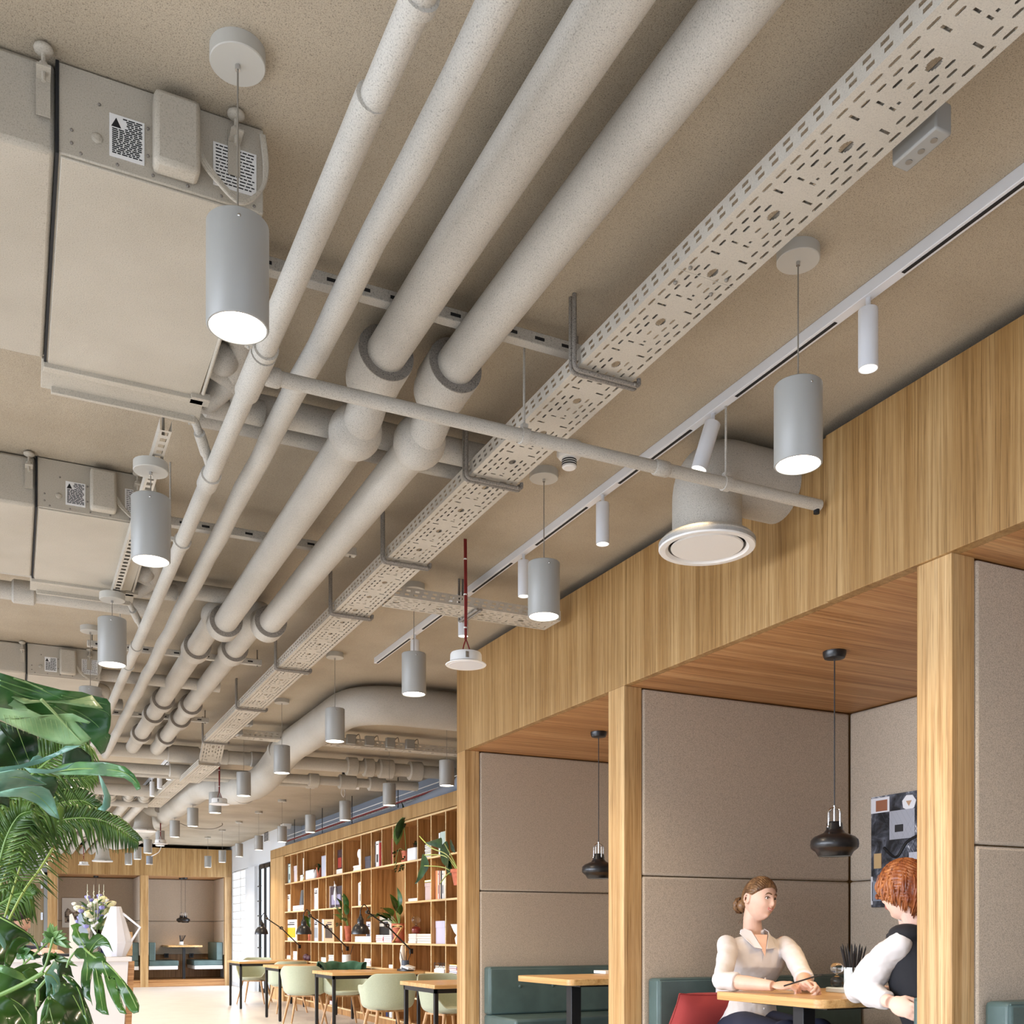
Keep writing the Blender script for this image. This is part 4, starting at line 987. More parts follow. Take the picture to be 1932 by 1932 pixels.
m = MB(); m.sph((FX_+.04,y0_+.05,z+hh*.72),(.015,.055,hh*.26),16,12); m.tube([(FX_+.04,y0_+.03,z+hh*.55),(FX_+.04,y0_-.0,z)],.012,8); m.build('arm', M_['white'], q)
sbox(1104,1169,572,1,'55555f','dark grey storage box with lid in the top shelf row')
book(1187,1199,458,1,'e9e6e0','white'); book(1200,1213,456,1,'3c4654','dark blue',band='d8d8d8'); book(1214,1238,450,1,'ece9e4','white',band='303030'); book(1240,1252,462,1,'a82c2c','red')
book(1338,1344,430,1,'8c1f22','thin dark red')
t, c, r = pot_at(1413,1470,528,1,M_['terra'],'terracotta pot with dotted trailing plant and big pale leaves in the top shelf row')
for k in range(26):
    a = k*2.4; e = c+V((-.06-.03*sin(a),.20*cos(a)*(.4+.6*random.random())+.08,random.uniform(-.22,.05))); blade_obj('leaf', M_['leafd'], t, e, e+V((-.01,.035*cos(a),-.03)), .014, n=4)
m = MB(); m.tube(spline([c,c+V((-.05,.12,.05)),c+V((-.08,.2,-.2))],6),.003,6); m.tube(spline([c,c+V((-.03,-.05,.2)),c+V((-.06,-.1,.3))],6),.004,6); m.build('stem', M_['stem'], t)
blade_obj('leaf', M_['leafl'], t, c+V((-.08,.12,.10)), c+V((-.10,-.17,.42)), .06, sag=.1, n=10); blade_obj('leaf', M_['leafd'], t, c+V((-.1,.03,.16)), c+V((-.12,-.30,.40)), .05, sag=.15); blade_obj('leaf', M_['leafd'], t, c+V((-.06,-.08,.28)), c+V((-.08,-.05,.62)), .04, sag=.1)
q = thing('planter', 'white rounded planter right of the terracotta pot in the top shelf row', 'planter', (FX_+.1,sy(1506),base(1)))
m = MB(); pp = rrect(FX_-.03, sy(1541,FX_), FX_+.11, sy(1473,FX_), .05); m.prism([(x,y,base(1)) for x,y in pp],(0,0,sz_(1506,508)-base(1))); m.build('planter_body', M_['white'], q, bevel=.01)
c = V((FX_+.04,sy(1506,FX_),sz_(1506,508)-.01))
for k in range(9): a = k*.7; blade_obj('leaf', bmat('5c3a2e') if k % 2 else M_['leafd'], q, c, c+V((-.03*sin(a),.08*cos(a),.05+.03*(k%3))), .02, n=5)
stack(1597,1648,507,1,[('dcdcdc','white striped'),('303030','black striped')]*4)
book(1712,1724,385,1,'e8ebe8','white'); book(1726,1764,374,1,'b9c9c2','pale green')
# row 2
book(497,536,873,2,'e4ddd4','white flowered',face=True,band='d8cdb8')
z = stack(553,640,958,2,[('585860','dark grey'),('d8d0d8','pale'),('c8b8c8','lilac')])
q = thing('tapered_vase', 'dark grey tapered vase standing on notebooks in the second shelf row', 'vase', (FX_+.07,sy(590),z)); hh = sz_(590,842)-z
m = MB(); m.lathe([(0,0),(.078,0),(.08,.02),(.055,hh-.03),(.045,hh),(.04,hh),(0,hh-.005)],(FX_+.07,sy(590),z),32); m.build('vase_body', bmat('4a4c50'), q)
book(709,722,822,2,'dfe0e6','white',band='8890b0'); book(723,756,822,2,'e6e6e4','white',face=True,band='c8cad0')
book(831,842,806,2,'3a3c68','dark blue'); book(843,850,806,2,'ece8e4','white'); book(852,946,808,2,'3a2e38','dark photo covered',face=True,band='8f8ca8')
q = thing('figurine', 'small white bird figurine on a slim stand before the photo book in the second row', 'figurine', (FX_-.02,sy(875),base(2))); c = V((FX_-.02,sy(878),base(2)))
m = MB(); m.lathe([(0,0),(.03,0),(.03,.006),(.006,.01),(.006,.1),(.022,.12),(.03,.18),(.02,.25),(.012,.3),(0,.31)],c,20); m.build('body', M_['white'], q); m = MB(); m.sph(c+V((0,.01,.33)),(.02,.032,.02),14,10); m.cyl(c+V((0,.03,.34)),c+V((0,.06,.40)),.008,.002,n=8); m.build('head', M_['white'], q)
book(1075,1084,780,2,'ece8e2','white'); book(1085,1094,772,2,'dcdad6','grey white',band='222222')
stack(1459,1541,902,2,[W_])
sbox(1601,1647,778,2,'bfa9a6','tall mauve storage box with a yellow lid in the second shelf row', lid=.22)
stack(1592,1648,756,2,[('e6d63a','yellow')], lift=sz_(1620,778)-base(2))
for a, b, c_, n_ in ((1663,1671,'e8e6e4','white'),(1672,1679,'e4dcdc','white'),(1680,1688,'cfc4d4','lilac'),(1689,1699,'e08a5a','orange'),(1700,1706,'e9b79a','pale orange'),(1708,1713,'e8e4e0','white'),(1714,1719,'8c2430','dark red'),(1720,1727,'c8b8a4','beige'),(1728,1738,'2e2e34','black'),(1739,1750,'e4e2dc','white'),(1751,1766,'dcd6ca','cream')): book(a,b,684,2,c_,n_, band='303030' if n_ == 'white' else None)
# row 3
book(499,588,1072,3,'e9e6e0','yellow and white',face=True,band='d8b82c')
t, c, r = pot_at(668,696,1135,3,M_['terra'],'small terracotta plant pot left of the pink book in the third shelf row')
blade_obj('leaf', M_['leaf'], t, c, c+V((-.05,.42,.22)), .04, sag=.2); blade_obj('leaf', M_['leaf'], t, c, c+V((-.05,-.05,.3)), .04, sag=.2)
book(708,720,1068,3,'d8687c','pink'); book(722,756,1068,3,'c8ccd2','grey',face=True,band='98a0a8'); book(768,778,1068,3,'ecebe6','white'); book(779,790,1068,3,'c4d4e0','pale blue',band='2c4c6c'); book(792,801,1068,3,'e9e6e2','white')
book(803,880,1070,3,'d8b08a','portrait covered',face=True,band='4a4038'); book(931,945,1122,3,'e9e2d6','cream small')
t, c, r = pot_at(961,1016,1122,3,M_['terra'],'tall terracotta pot with a leafy green plant in the open third row cell')
for a, l, h in ((2.9,.5,.20),(2.5,.30,.45),(.3,.2,.35),(1.6,.12,.52),(3.4,.32,.05),(2.2,.35,.02),(4.4,.2,.25),(5.2,.25,.15),(.8,.28,.5),(3.1,.42,.32)):
    e = c+V((-.10-.05*abs(sin(a)),l*-cos(a)*.9,h)); s0 = c+(e-c)*.45+V((0,0,.03)); m = MB(); m.tube([c,s0],.004,6); m.build('stem', M_['stem'], t); blade_obj('leaf', M_['leaf'] if l < .4 else M_['leafl'], t, s0, e, .045, sag=.15)
z = stack(1043,1172,1203,3,[('e6e6e6','white'),('dcdce0','grey white')]); book(1138,1172,1088,3,'dedde4','black lettered white',face=True,band='44444a',X=FX_+.12)
book(1191,1203,1040,3,'8c2a3c','burgundy'); book(1206,1338,1048,3,'cfc6b6','crowd photo covered',face=True,band='1c1a18',X=FX_+.06)
stack(1210,1268,1192,3,[('e6e2e2','white'),('d86070','red'),('e09aa4','pink'),('ded6d8','pale')],X=FX_-.03); stack(1270,1336,1192,3,[('a898a8','lilac grey'),('b0a4b0','lilac'),('a090a4','mauve'),('b8acb8','pale lilac')],X=FX_-.03)
t, c, r = pot_at(1341,1438,1104,3,M_['terra'],'largest terracotta pot with long spreading leaves in the big open niche', X=SX+.11)
for a, b, h, w in ((.62,-.12,.12,.07),(.45,-.1,.24,.07),(.3,-.16,.05,.05),(.22,-.05,.42,.05),(-.02,-.04,.50,.045),(.08,-.06,.35,.04),(-.08,0,.28,.04),(.78,-.18,.10,.07),(.35,-.2,.16,.06)):
    e = c+V((b,a,h)); s0 = c+(e-c)*.35+V((0,0,.05)); m = MB(); m.tube([c,s0],.005,6); m.build('stem', M_['stem'], t); blade_obj('leaf', M_['leaf'], t, s0, e, w, sag=.12, fold=.2)
q = thing('triangle_ornament', 'triangular pale wooden ornament leaning on the largest terracotta pot', 'frame', (FX_-.02,sy(1400),base(3))); ya, yb = sy(1440,FX_),sy(1362,FX_); zt_ = sz_(1400,1128)
m = MB()
for a, b in (((ya+.01,zt_),(yb,zt_)),((yb,zt_),((ya+yb)/2-.02,base(3)+.22)),(((ya+yb)/2-.02,base(3)+.22),(ya+.01,zt_)),((ya+.01,zt_),(yb-.0,base(3)+.01))): m.tube([(FX_-.02,a[0],a[1]),(FX_-.02,b[0],b[1])],.014,4,sq=True)
m.build('frame_bars', M_['table'], q, smooth=0)
z = stack(1456,1530,1183,3,[W_,('dcdcd8','pale grey'),W_,W_]); z = stack(1532,1648,1183,3,[('d8c8bc','beige'),('c8c0b4','grey beige'),('cfc8bc','cream'),('d8b8a8','pinkish')])
M_['glass'] = plain('clear_glass', (245,250,250), .03, trans=1); M_['redsand'] = plain('red_sand', (160,50,36), .6)
def hourglass(c, h, sand, lab, fr=False):
    t = thing('hourglass', lab, 'hourglass', tuple(c)); r = h*.26
    m = MB(); pr = [(0,.01*h),(r*.75,.03*h),(r,.2*h),(r*.85,.36*h),(r*.12,.5*h),(r*.85,.64*h),(r,.8*h),(r*.7,.95*h),(0,.99*h)]
    pr2 = [(p.x,p.y) for p in [V((a,b,0)) for a,b in pr]]; sp = spline([(a,b,0) for a,b in pr],5); m.lathe([(max(p.x,0),p.y) for p in sp], c, 24); m.build('glass_bulb', M_['glass'], t, smooth=180)
    m = MB(); m.lathe([(0,.02*h),(r*.7,.045*h),(r*.9,.2*h),(r*.75,.28*h),(0,.33*h)], c, 20); m.build('sand', sand, t); return t
hourglass(V((FX_+.04,sy(1508,FX_),z+.001)), sz_(1508,1045)-z, M_['redsand'], 'glass hourglass with red sand on a stack of books in the third shelf row')
sbox(1666,1761,1082,3,'c6c0d2','large lilac storage box in the third shelf row')
q = thing('paper_sculpture', 'white zigzag paper sculpture at the right end of the third shelf row', 'sculpture', (FX_,sy(1840),base(3)))
ya, yb = sy(1890,FX_), sy(1806,FX_); h0 = base(3); h1 = sz_(1830,1108)-h0
m = MB(); m.prism([(FX_,yb,h0+h1),(FX_,ya,h0+h1),(FX_,ya,h0),(FX_,yb-.15,h0),(FX_,yb-.12,h0+h1*.3),(FX_,yb-.17,h0+h1*.45),(FX_,yb-.1,h0+h1*.6)],(.08,0,0)); m.build('sheet', M_['white'], q, smooth=0)
# row 4
stack(498,537,1352,4,[('e8d850','yellow'),('e4e4e4','white'),('c8504a','red')]); stack(553,587,1322,4,[W_,('c8d0d8','pale blue'),('d8b0b0','pink'),W_])
q = thing('stone_object', 'dark purple rounded stone shapes in the fourth shelf row', 'ornament', (FX_,sy(640),base(4))); m = MB(); m.sph((FX_+.02,sy(628),base(4)+.055),(.05,.09,.055),16,10); m.sph((FX_+.02,sy(652),base(4)+.045),(.05,.08,.045),16,10); m.build('stone', bmat('4c2c38'), q)
stack(766,818,1368,4,[('e0d040','yellow'),('e6e6e6','white'),('3c3c3c','black striped')]); stack(833,879,1362,4,[('303030','black striped'),('d8d8d8','white striped')]*3)
stack(1118,1171,1380,4,[('e2e0e0','white'),('b8a8c0','lilac'),('d08890','pink'),('e6e6e0','white')]); stack(1312,1345,1428,4,[W_])
stack(1775,1852,1462,4,[('4a58a8','blue'),('e2e2ec','white'),('c04058','red'),('3c3c8c','dark blue'),('e0c050','yellow')])
q = thing('letter_board', 'white letter board reading klokken leaning in the fourth shelf row', 'sign', (FX_,sy(1725),base(4))); ya, yb = sy(1763,FX_-.03), sy(1686,FX_-.03); zt_ = sz_(1725,1438,FX_-.03)
def text_mesh(s, size, mat, parent, o, X, Yd, name='lettering', ext=.001):
    cu = bpy.data.curves.new(name, 'FONT'); cu.body = s; cu.size = size; cu.extrude = ext; cu.align_x = 'CENTER'
    to = bpy.data.objects.new(name, cu); C.objects.link(to); dg = bpy.context.evaluated_depsgraph_get(); me = bpy.data.meshes.new_from_object(to.evaluated_get(dg)); bpy.data.objects.remove(to)
    Xv = V(X); Yv = V(Yd); Z = Xv.cross(Yv); L = rootof(parent).location
    for v in me.vertices: v.co = V(o) + Xv*v.co.x + Yv*v.co.y + Z*v.co.z - L
    me.materials.clear(); me.materials.append(mat); ob = bpy.data.objects.new(name, me); C.objects.link(ob); ob.parent = parent; KID.setdefault(parent.name, []).append(ob); return ob
bx((FX_-.03,ya,base(4)),(FX_-.02,yb,zt_)).build('board', bmat('e6dccb'), q); bx((FX_-.045,ya,base(4)),(FX_-.01,yb,base(4)+.04)).build('ledge', M_['white'], q)
text_mesh('KLOKKEN', .085, bmat('2a2624'), q, (FX_-.031,(ya+yb)/2,base(4)+.055), (0,-1,0), (0,0,1))
# bottom rows
stack(498,535,1700,6,[('c83a30','red'),('d86a60','pale red')]); 
book(1280,1292,1848,6,'d8d8d8','white'); book(1293,1305,1850,6,'2c3c70','blue'); book(1306,1318,1852,6,'303030','black'); book(1320,1340,1852,6,'e4e4e0','white'); stack(842,884,1765,6,[('d06a88','pink'),('e4dce0','white'),('b8506c','dark pink')])
# the big climbing plant hanging in front of the shelf at its right end
t = thing('hanging_plant', 'climbing plant with large arrow shaped leaves at the right end of the shelf', 'plant', (4.0, 10.3, 1.68)); X_ = 4.05
def q5(x, y, X=X_): p = c5(x, y); return at(p[0], p[1], X=X)
root_ = q5(1880, 720)
m = MB(); c = root_ + V((0,0,-.12)); pot(t, tuple(q5(1890,800)), .10, .16, M_['terra'])
for e, tp, w in (((1600,560),(1525,790),.10),((1725,505),(1780,665),.10),((1560,390),(1400,490),.0),((1740,465),(1605,465),.045),((1810,520),(1800,425),.07),((1770,640),(1810,720),.06)):
    if w: blade_obj('leaf', M_['leafd'], t, q5(*e), q5(*tp, X=X_-.05), w*1.15, sag=.06, up=V((1,0,0)), heart=True, n=12)
for P in (((1880,720),(1800,600),(1730,560),(1600,560)),((1880,700),(1780,560),(1650,500),(1560,410)),((1880,720),(1830,600),(1760,470)),((1880,740),(1760,660),(1600,645)),((1880,740),(1800,700),(1720,790))):
    m = MB(); m.tube(spline([q5(*p) for p in P],6),.006,6); m.build('stem', bmat('8c9a4c'), t)

# ---------------------------------------------------------------- desks, desk lamps
def desk(y0, y1, lab, x0=3.2, x1=4.285):
    t = thing('desk', lab, 'desk', ((x0+x1)/2,(y0+y1)/2,0))
    bx((x0,y0,.71),(x1,y1,.745)).build('desktop', M_['tablex'], t, bevel=.003)
    m = MB(); e = .035; f = .045
    m.box((x0+.02,y0+f,.67),(x1-.02,y0+f+.025,.71)); m.box((x0+.02,y1-f-.025,.67),(x1-.02,y1-f,.71)); m.box((x0+.02,y0+f,.67),(x0+.045,y1-f,.71)); m.box((x1-.045,y0+f,.67),(x1-.02,y1-f,.71)); m.build('under_frame', M_['black'], t)
    for x, y in ((x0+.02,y0+f),(x0+.02,y1-f-e),(x1-.06,y0+f),(x1-.06,y1-f-e)):
        l = bx((x,y,.012),(x+e,y+e,.67)).build('leg', M_['black'], t, bevel=.002); m = MB(); m.cyl((x+e/2,y+e/2,0),(x+e/2,y+e/2,.012),.018,n=12); m.build('foot', M_['black'], l)
M_['tablex'] = wood('oak_desk', 'X', cols=((196,148,90),(216,172,114),(226,186,132)), rough=.28, fig=.5, tone=(236,226,208))
DK = [(8.11,8.97,'oak desk with black legs partly hidden by the booth end'),(11.19,12.04,'oak desk with the dark organiser tray, second from the booths'),(13.77,14.7,'oak desk with black legs, third from the booths'),(16.4,17.38,'farthest oak desk beside the bright window')]
for a, b, l in DK: desk(a, b, l)
def desk_lamp(yc, lab):
    t = thing('desk_lamp', lab, 'lamp', (4.26,yc,.97))
    A = V((4.285,yc,.975)); B = V((3.975,yc,1.275)); Cc = V((3.74,yc,1.43)); S = V((3.655,yc,1.335))
    m = MB(); m.box((4.262,yc-.02,.94),(4.298,yc+.02,1.0)); m.build('wall_bracket', M_['lampblk'], t)
    m = MB(); m.tube([A,B],.0095,10); m.build('arm', M_['lampblk'], t); m = MB(); m.tube([B,Cc],.0095,10); m.build('arm', M_['lampblk'], t)
    for Q, q_ in ((B,.026),(Cc,.022)): m = MB(); m.cyl(Q+V((0,-.03,0)),Q+V((0,.03,0)),q_,n=20); m.build('joint', M_['lampblk'], t)
    for Q in (B,Cc): m = MB(); m.cyl(Q+V((0,-.034,0)),Q+V((0,.034,0)),.009,n=12); m.build('bolt', M_['chrome'], t)
    m = MB(); m.tube(spline([Cc,Cc+V((.0,0,.045)),Cc+V((-.045,0,.085)),S+V((0,0,.12)),S+V((0,0,.06))],6),.006,10); m.build('neck_hoop', M_['lampblk'], t)
    z = 1.172; m = MB(); m.lathe([(.100,0),(.108,.0),(.108,.006),(.104,.035),(.088,.082),(.060,.116),(.038,.125),(.038,.175),(.030,.185),(.022,.2),(.014,.215),(.012,.235),(0,.236),(0,.23),(.03,.12),(.08,.08),(.097,.035),(.100,0)],(3.655,yc,z),40,cap=False); m.build('lamp_shade', M_['lampblk'], t)
for yc, l in ((11.6,'black jointed desk lamp nearest the camera'),(14.2,'black jointed desk lamp in the middle of the three'),(16.9,'farthest black jointed desk lamp by the window')): desk_lamp(yc, l)
# desk objects
def penpot(c, r, h, mat, lab, n=3, col=None):
    t = thing('pen_pot', lab, 'pot', tuple(c)); c = V(c); m = MB(); m.lathe([(0,0),(r,0),(r,h),(r*.9,h),(r*.88,.01),(0,.01)],c,24); m.build('pot_body', mat, t)
    for k in range(n):
        a = k*2.3; m = MB(); e = c+V((r*1.5*cos(a),r*1.5*sin(a),h*1.9+.01*(k%3))); s = c+V((r*.3*cos(a),r*.3*sin(a),.02)); m.tube([s,e],.004,6); m.build('pencil', col or M_['black'], t)
    return t
t = thing('organiser_tray', 'dark oval desk tray on the second desk', 'tray', (4.12,11.36,.745)); p0 = at(*c5(1475,1470), X=4.0)
cx_, cy_ = 4.12, 11.36
m = MB(); P = [(cx_+.09*cos(a),cy_+.15*sin(a),.745) for a in [2*pi*k/32 for k in range(32)]]; m.prism(P,(0,0,.025)); m.build('tray_body', M_['lampblk'], t, bevel=.005)
penpot((cx_,cy_+.0,.77), .045, .10, bmat('48505c'), 'dark grey pen pot standing on the oval desk tray', 3)
q = thing('wooden_mannequin', 'pale wooden figure standing on the oval desk tray', 'figurine', (cx_,cy_+.10,.77)); m = MB(); m.lathe([(0,0),(.03,0),(.02,.04),(.035,.12),(.03,.2),(.02,.26),(0,.28)],(cx_,cy_+.10,.77),16); m.build('body', bmat('e0d4c4'), q)
q = thing('paper_pile', 'crumpled white papers on the right of the oval desk tray', 'paper', (cx_,cy_-.10,.77)); m = MB(); m.obox((cx_,cy_-.10,.785),(.1,.13,.02),Euler((.2,.1,.3)).to_matrix()); m.obox((cx_+.02,cy_-.11,.80),(.09,.10,.006),Euler((.3,-.1,.8)).to_matrix()); m.build('sheet', M_['white'], q)
p1 = at(*c5(998,1420), X=4.0); penpot((4.17,13.87,.745), .062, .145, M_['white'], 'white ribbed pot with a black marker on the third desk', 2)
# ---------------------------------------------------------------- tub chairs
M_['shell'] = felt('shell_mint', (176,182,158), .12); M_['shellin'] = plain('shell_olive', (186,180,122), .8); M_['legwood'] = wood('leg_wood','Z',cols=((178,132,86),(198,154,108),(212,172,128)),fig=.3)
def chair_mesh():
    P = []; na, nt_ = 48, 15
    for i in range(nt_+1):
        s = i/nt_; row = []
        for j in range(na):
            a = 2*pi*j/na - pi   # a=0 is the back (towards -y), |a|=pi is the front
            aa = abs(a)
            top = .775 if aa < .75 else .775-(.775-.655)*min(1,(aa-.75)/.55) if aa < 1.3 else .655 if aa < 1.75 else .655-(.655-.45)*min(1,((aa-1.75)/.75))**1.4
            R = .255 + .03*cos(a)**2
            if s < .42:
                q = s/.42; r = R*q*.93; z = .405+.02*q**4*1.0 - .012*(1-q*q)
            else:
                q = (s-.42)/.58; z0 = .425; z = z0+(top-z0)*q**.9; r = R*(.93+.12*q**.55) + (.02*q if aa < 1.3 else .0) + (.018 if q > .93 and aa > 1.2 and aa < 2.2 else 0)
            x = r*1.06*sin(a); y = -r*cos(a)
            row.append((x, y, z))
        P.append(row)
    m = MB(); m.grid(P, closed=True); return m
def make_chair(label):
    t = thing('tub_chair', label, 'chair', (0,0,0), 0, 'tub chairs at the desks')
    m = chair_mesh(); s = m.build('seat_shell', [M_['shell']], t, world=False, smooth=180, mods=[('SOLIDIFY', dict(thickness=.018, offset=0)), ('SUBSURF', dict(levels=1, render_levels=1))])
    m = MB(); m.lathe([(0,.0),(.20,.0),(.215,.02),(.2,.045),(0,.05)],(0,.0,.395),28); m.build('seat_pad', M_['shell'], t, world=False)
    m = MB(); m.box((-.17,-.17,.375),(.17,-.14,.395)); m.box((-.17,.14,.375),(.17,.17,.395)); m.box((-.17,-.17,.375),(-.14,.17,.395)); m.box((.14,-.17,.375),(.17,.17,.395)); m.build('under_frame', M_['legwood'], t, world=False)
    for x in (-1,1):
        for y in (-1,1):
            m = MB(); m.cyl((x*.155,y*.155,.39),(x*.235,y*.225,0),.019,.011,n=14); m.build('leg', M_['legwood'], t, world=False)
    return t
chs = [((3.52,10.25),0,'mint tub chair seen from behind, nearest whole one, at the second desk'),
       ((3.92,9.55),pi+.2,'tub chair facing the camera at the desk cut off by the booth end'),
       ((3.86,12.95),pi,'tub chair with the green jacket over it behind the second desk'),
       ((3.40,13.15),-.5,'tub chair with olive inside, at the aisle side of the third desk'),
       ((3.72,15.45),.1,'tub chair seen from behind before the farthest desk'),
       ((3.72,17.75),pi-.5,'farthest tub chair, facing the camera behind the last desk')]
ch0 = None
for (x, y), rz, l in chs:
    if ch0 is None: ch0 = make_chair(l); ch0.location = (x,y,0); ch0.rotation_euler = (0,0,rz)
    else: copy_tree(ch0, (x,y,0), rz, l)
t = thing('jacket', 'dark green jacket draped over the back of the chair behind the second desk', 'jacket', (3.86,12.68,.5))
M_['jacket'] = felt('jacket_green', (62,98,78), .3); P = []
for i in range(17):
    s = i/16; row = []
    for j in range(22):
        a = -1.25+2.5*j/21; R = .325+.012*sin(j*1.9)+.01*sin(i*1.1+j)
        if s < .62: z = .45+(.80-.45)*(s/.62); r = R
        else: q = (s-.62)/.38; z = .80+.015*sin(q*pi)-.10*q*q; r = R-.085*q
        row.append((3.86+r*1.06*sin(a), 12.95+r*cos(a), z+.012*sin(j*.9)))
    P.append(row)
m = MB(); m.grid(P); m.build('jacket_body', M_['jacket'], t, smooth=180, mods=[('SOLIDIFY', dict(thickness=.012, offset=1)), ('SUBSURF', dict(levels=1, render_levels=1))])
m = MB(); m.tube(spline([(3.62,13.18,.74),(3.58,13.22,.6),(3.60,13.2,.42)],5),[.05]*10+[.045],12); m.build('sleeve', M_['jacket'], t)

# ---------------------------------------------------------------- reception counter
t = thing('reception_counter', 'white reception counter with a wooden slanting end beside the plants', 'counter', (-.6,7.3,0))
M_['counter'] = plain('counter_white', (222,216,212), .5); CT = 1.03
m = MB(); m.prism([(-2.2,6.9,.0),(.60,6.9,0),(.66,6.9,CT-.03),(-2.2,6.9,CT-.03)],(0,.03,0)); m.build('front_panel', M_['counter'], t)
bx((-2.2,6.88,CT-.03),(.68,7.35,CT)).build('countertop', M_['counter'], t, bevel=.004)
m = MB(); m.prism([(.62,6.93,0),(.655,6.93,0),(.70,6.93,CT-.03),(.665,6.93,CT-.03)],(0,.42,0)); m.build('end_panel', M_['oakx'], t)
bx((-2.2,7.35,.70),(.64,7.95,.74)).build('work_surface', M_['table'], t, bevel=.003)
bx((-2.1,7.9,0),(.6,7.93,.70)).build('back_panel', M_['counter'], t)
bx((.45,7.0,CT),(.70,7.02,CT+.16)) ; q = thing('wooden_box', 'plain oak box behind the white urn on the reception counter', 'box', (.66,7.25,CT))
p = at(226,1775,Y=7.22); p2 = at(249.5,1775,Y=7.22); bx((p.x,7.2,CT),(p2.x,7.32,CT+.155)).build('box_panel', M_['table'], q, bevel=.003)
# urn
U = at(218.5,1805,Y=7.0); U.z = CT+.001; k = (1805-1711)/1951*at(218,1805,Y=7.0).dot(FW)
t = thing('white_urn', 'white faceted urn with two angular handles on the reception counter', 'vase', tuple(U))
m = MB(); m.lathe([(0,0),(.060,0),(.100,.082),(.101,.094),(.033,k-.004),(.031,k),(.026,k),(.02,k-.02),(0,k-.02)],U,12); m.build('urn_body', plain('urn_white',(226,226,232),.55), t, smooth=0)
m = MB()
for s in (-1,1):
    P = [U+RT*(s*.045)+UP*(k*.86), U+RT*(s*.155)+UP*(k*.58), U+RT*(s*.098)+UP*(k*.30)]
    m.tube(P,.0085,4,sq=True)
m.build('handle', plain('urn_handle',(226,226,232),.55), t, smooth=0)
# bouquet in a glass vase
B = at(180,1800,Y=7.12); B.z = CT+.001
t = thing('flower_vase', 'glass vase with a bouquet of purple, white and yellow flowers on the counter', 'flowers', tuple(B))
m = MB(); m.lathe([(0,0),(.035,0),(.04,.09),(.034,.17),(.031,.17),(.036,.09),(.031,.006),(0,.006)],B,20); m.build('vase', M_['glass'], t, smooth=180)
FCs = [('8a86bc',.017),('e9e4c0',.022),('f1efe6',.014),('6c68a6',.014),('e6e0a8',.026)]
for i in range(58):
    a = random.uniform(0,2*pi); rr = random.random()**.6; hh = .24+random.random()*.20-.10*rr; e = B+V((.13*rr*cos(a),.13*rr*sin(a),hh)) + RT*(.0)
    kind = random.choice([0,0,1,2,3,4]) if rr*cos(a) < .5 else random.choice([1,4,4,2]); c_, r_ = FCs[kind]
    st = MB(); st.tube([B+V((.01*cos(a),.01*sin(a),.05)),B+V((.04*rr*cos(a),.04*rr*sin(a),.18)),e],.0018,5); so = st.build('stem', M_['stem'], t)
    m = MB(); m.sph(e,(r_,r_,r_*.8),10,7)
    for j in range(6): b_ = j*1.05; m.sph(e+V((r_*.7*cos(b_),r_*.7*sin(b_),r_*.2)),r_*.42,6,4)
    m.build('flower', bmat(c_), t)
for i in range(34):
    a = random.uniform(0,2*pi); e = B+V((.10*cos(a)*random.random()**.5,.10*sin(a),.15+.2*random.random())); blade_obj('leaf', M_['leaf'] if i%2 else M_['palm'], t, e, e+V((.05*cos(a),.05*sin(a),.03)), .012, n=4)
for i in range(4):
    a = i*1.7; e = B+V((.05*cos(a),.05*sin(a),.38)); m = MB(); m.tube([B+V((0,0,.15)),e,e+V((0,0,.08))],[.002,.002,.001],5)
    for j in range(7): m.sph(e+V((.003*cos(j*2),.003*sin(j*2),-.02+j*.009)),.006-.0006*j,6,5)
    m.build('flower_spike', bmat('e6e8cc'), t)
# standing cards / magazines
for i, (px0, px1, pt, c_, l) in enumerate(((131,147,1723,'ebe4d8','cream pointed display card left of the bouquet'),(148,163,1722,'b8c8d8','pale blue pointed display card in the middle'),(160,182,1745,'f0dcc0','cream display card in front of the bouquet stem'))):
    a = at(px0,1800,Y=7.05+.03*i); b = at(px1,1800,Y=7.05+.03*i); tp = at(px0+2,pt,Y=7.05+.03*i)
    m = MB(); m.prism([(a.x,7.05+.03*i,CT),(b.x,7.05+.03*i,CT),(b.x+.01,7.05+.03*i,CT+(tp.z-CT)*.55),(a.x+.015,7.05+.03*i,tp.z),(a.x,7.05+.03*i,tp.z-.01)],(0,.012,0)); m.build('display_card', bmat(c_), None, l, 'card')
a = at(176,1800,Y=6.98); b = at(214,1800,Y=6.98)
q = thing('blue_folder', 'dark blue folder leaning behind the white urn on the counter', 'folder', (b.x-.05,6.99,CT)); m = MB(); m.prism([(a.x+.03,7.16,CT),(b.x,7.16,CT),(b.x-.02,7.16,CT+.16),(a.x+.07,7.16,CT+.11)],(0,.012,0)); m.build('cover', bmat('2c3c70'), q)
q = thing('keyboard', 'dark keyboard on the reception work surface', 'keyboard', (-.15,7.5,CT)); a = at(88,1793,Y=7.2); b = at(138,1793,Y=7.2); bx((a.x,7.12,CT),(b.x,7.30,CT+.018)).build('keyboard_body', M_['black'], q, bevel=.003)

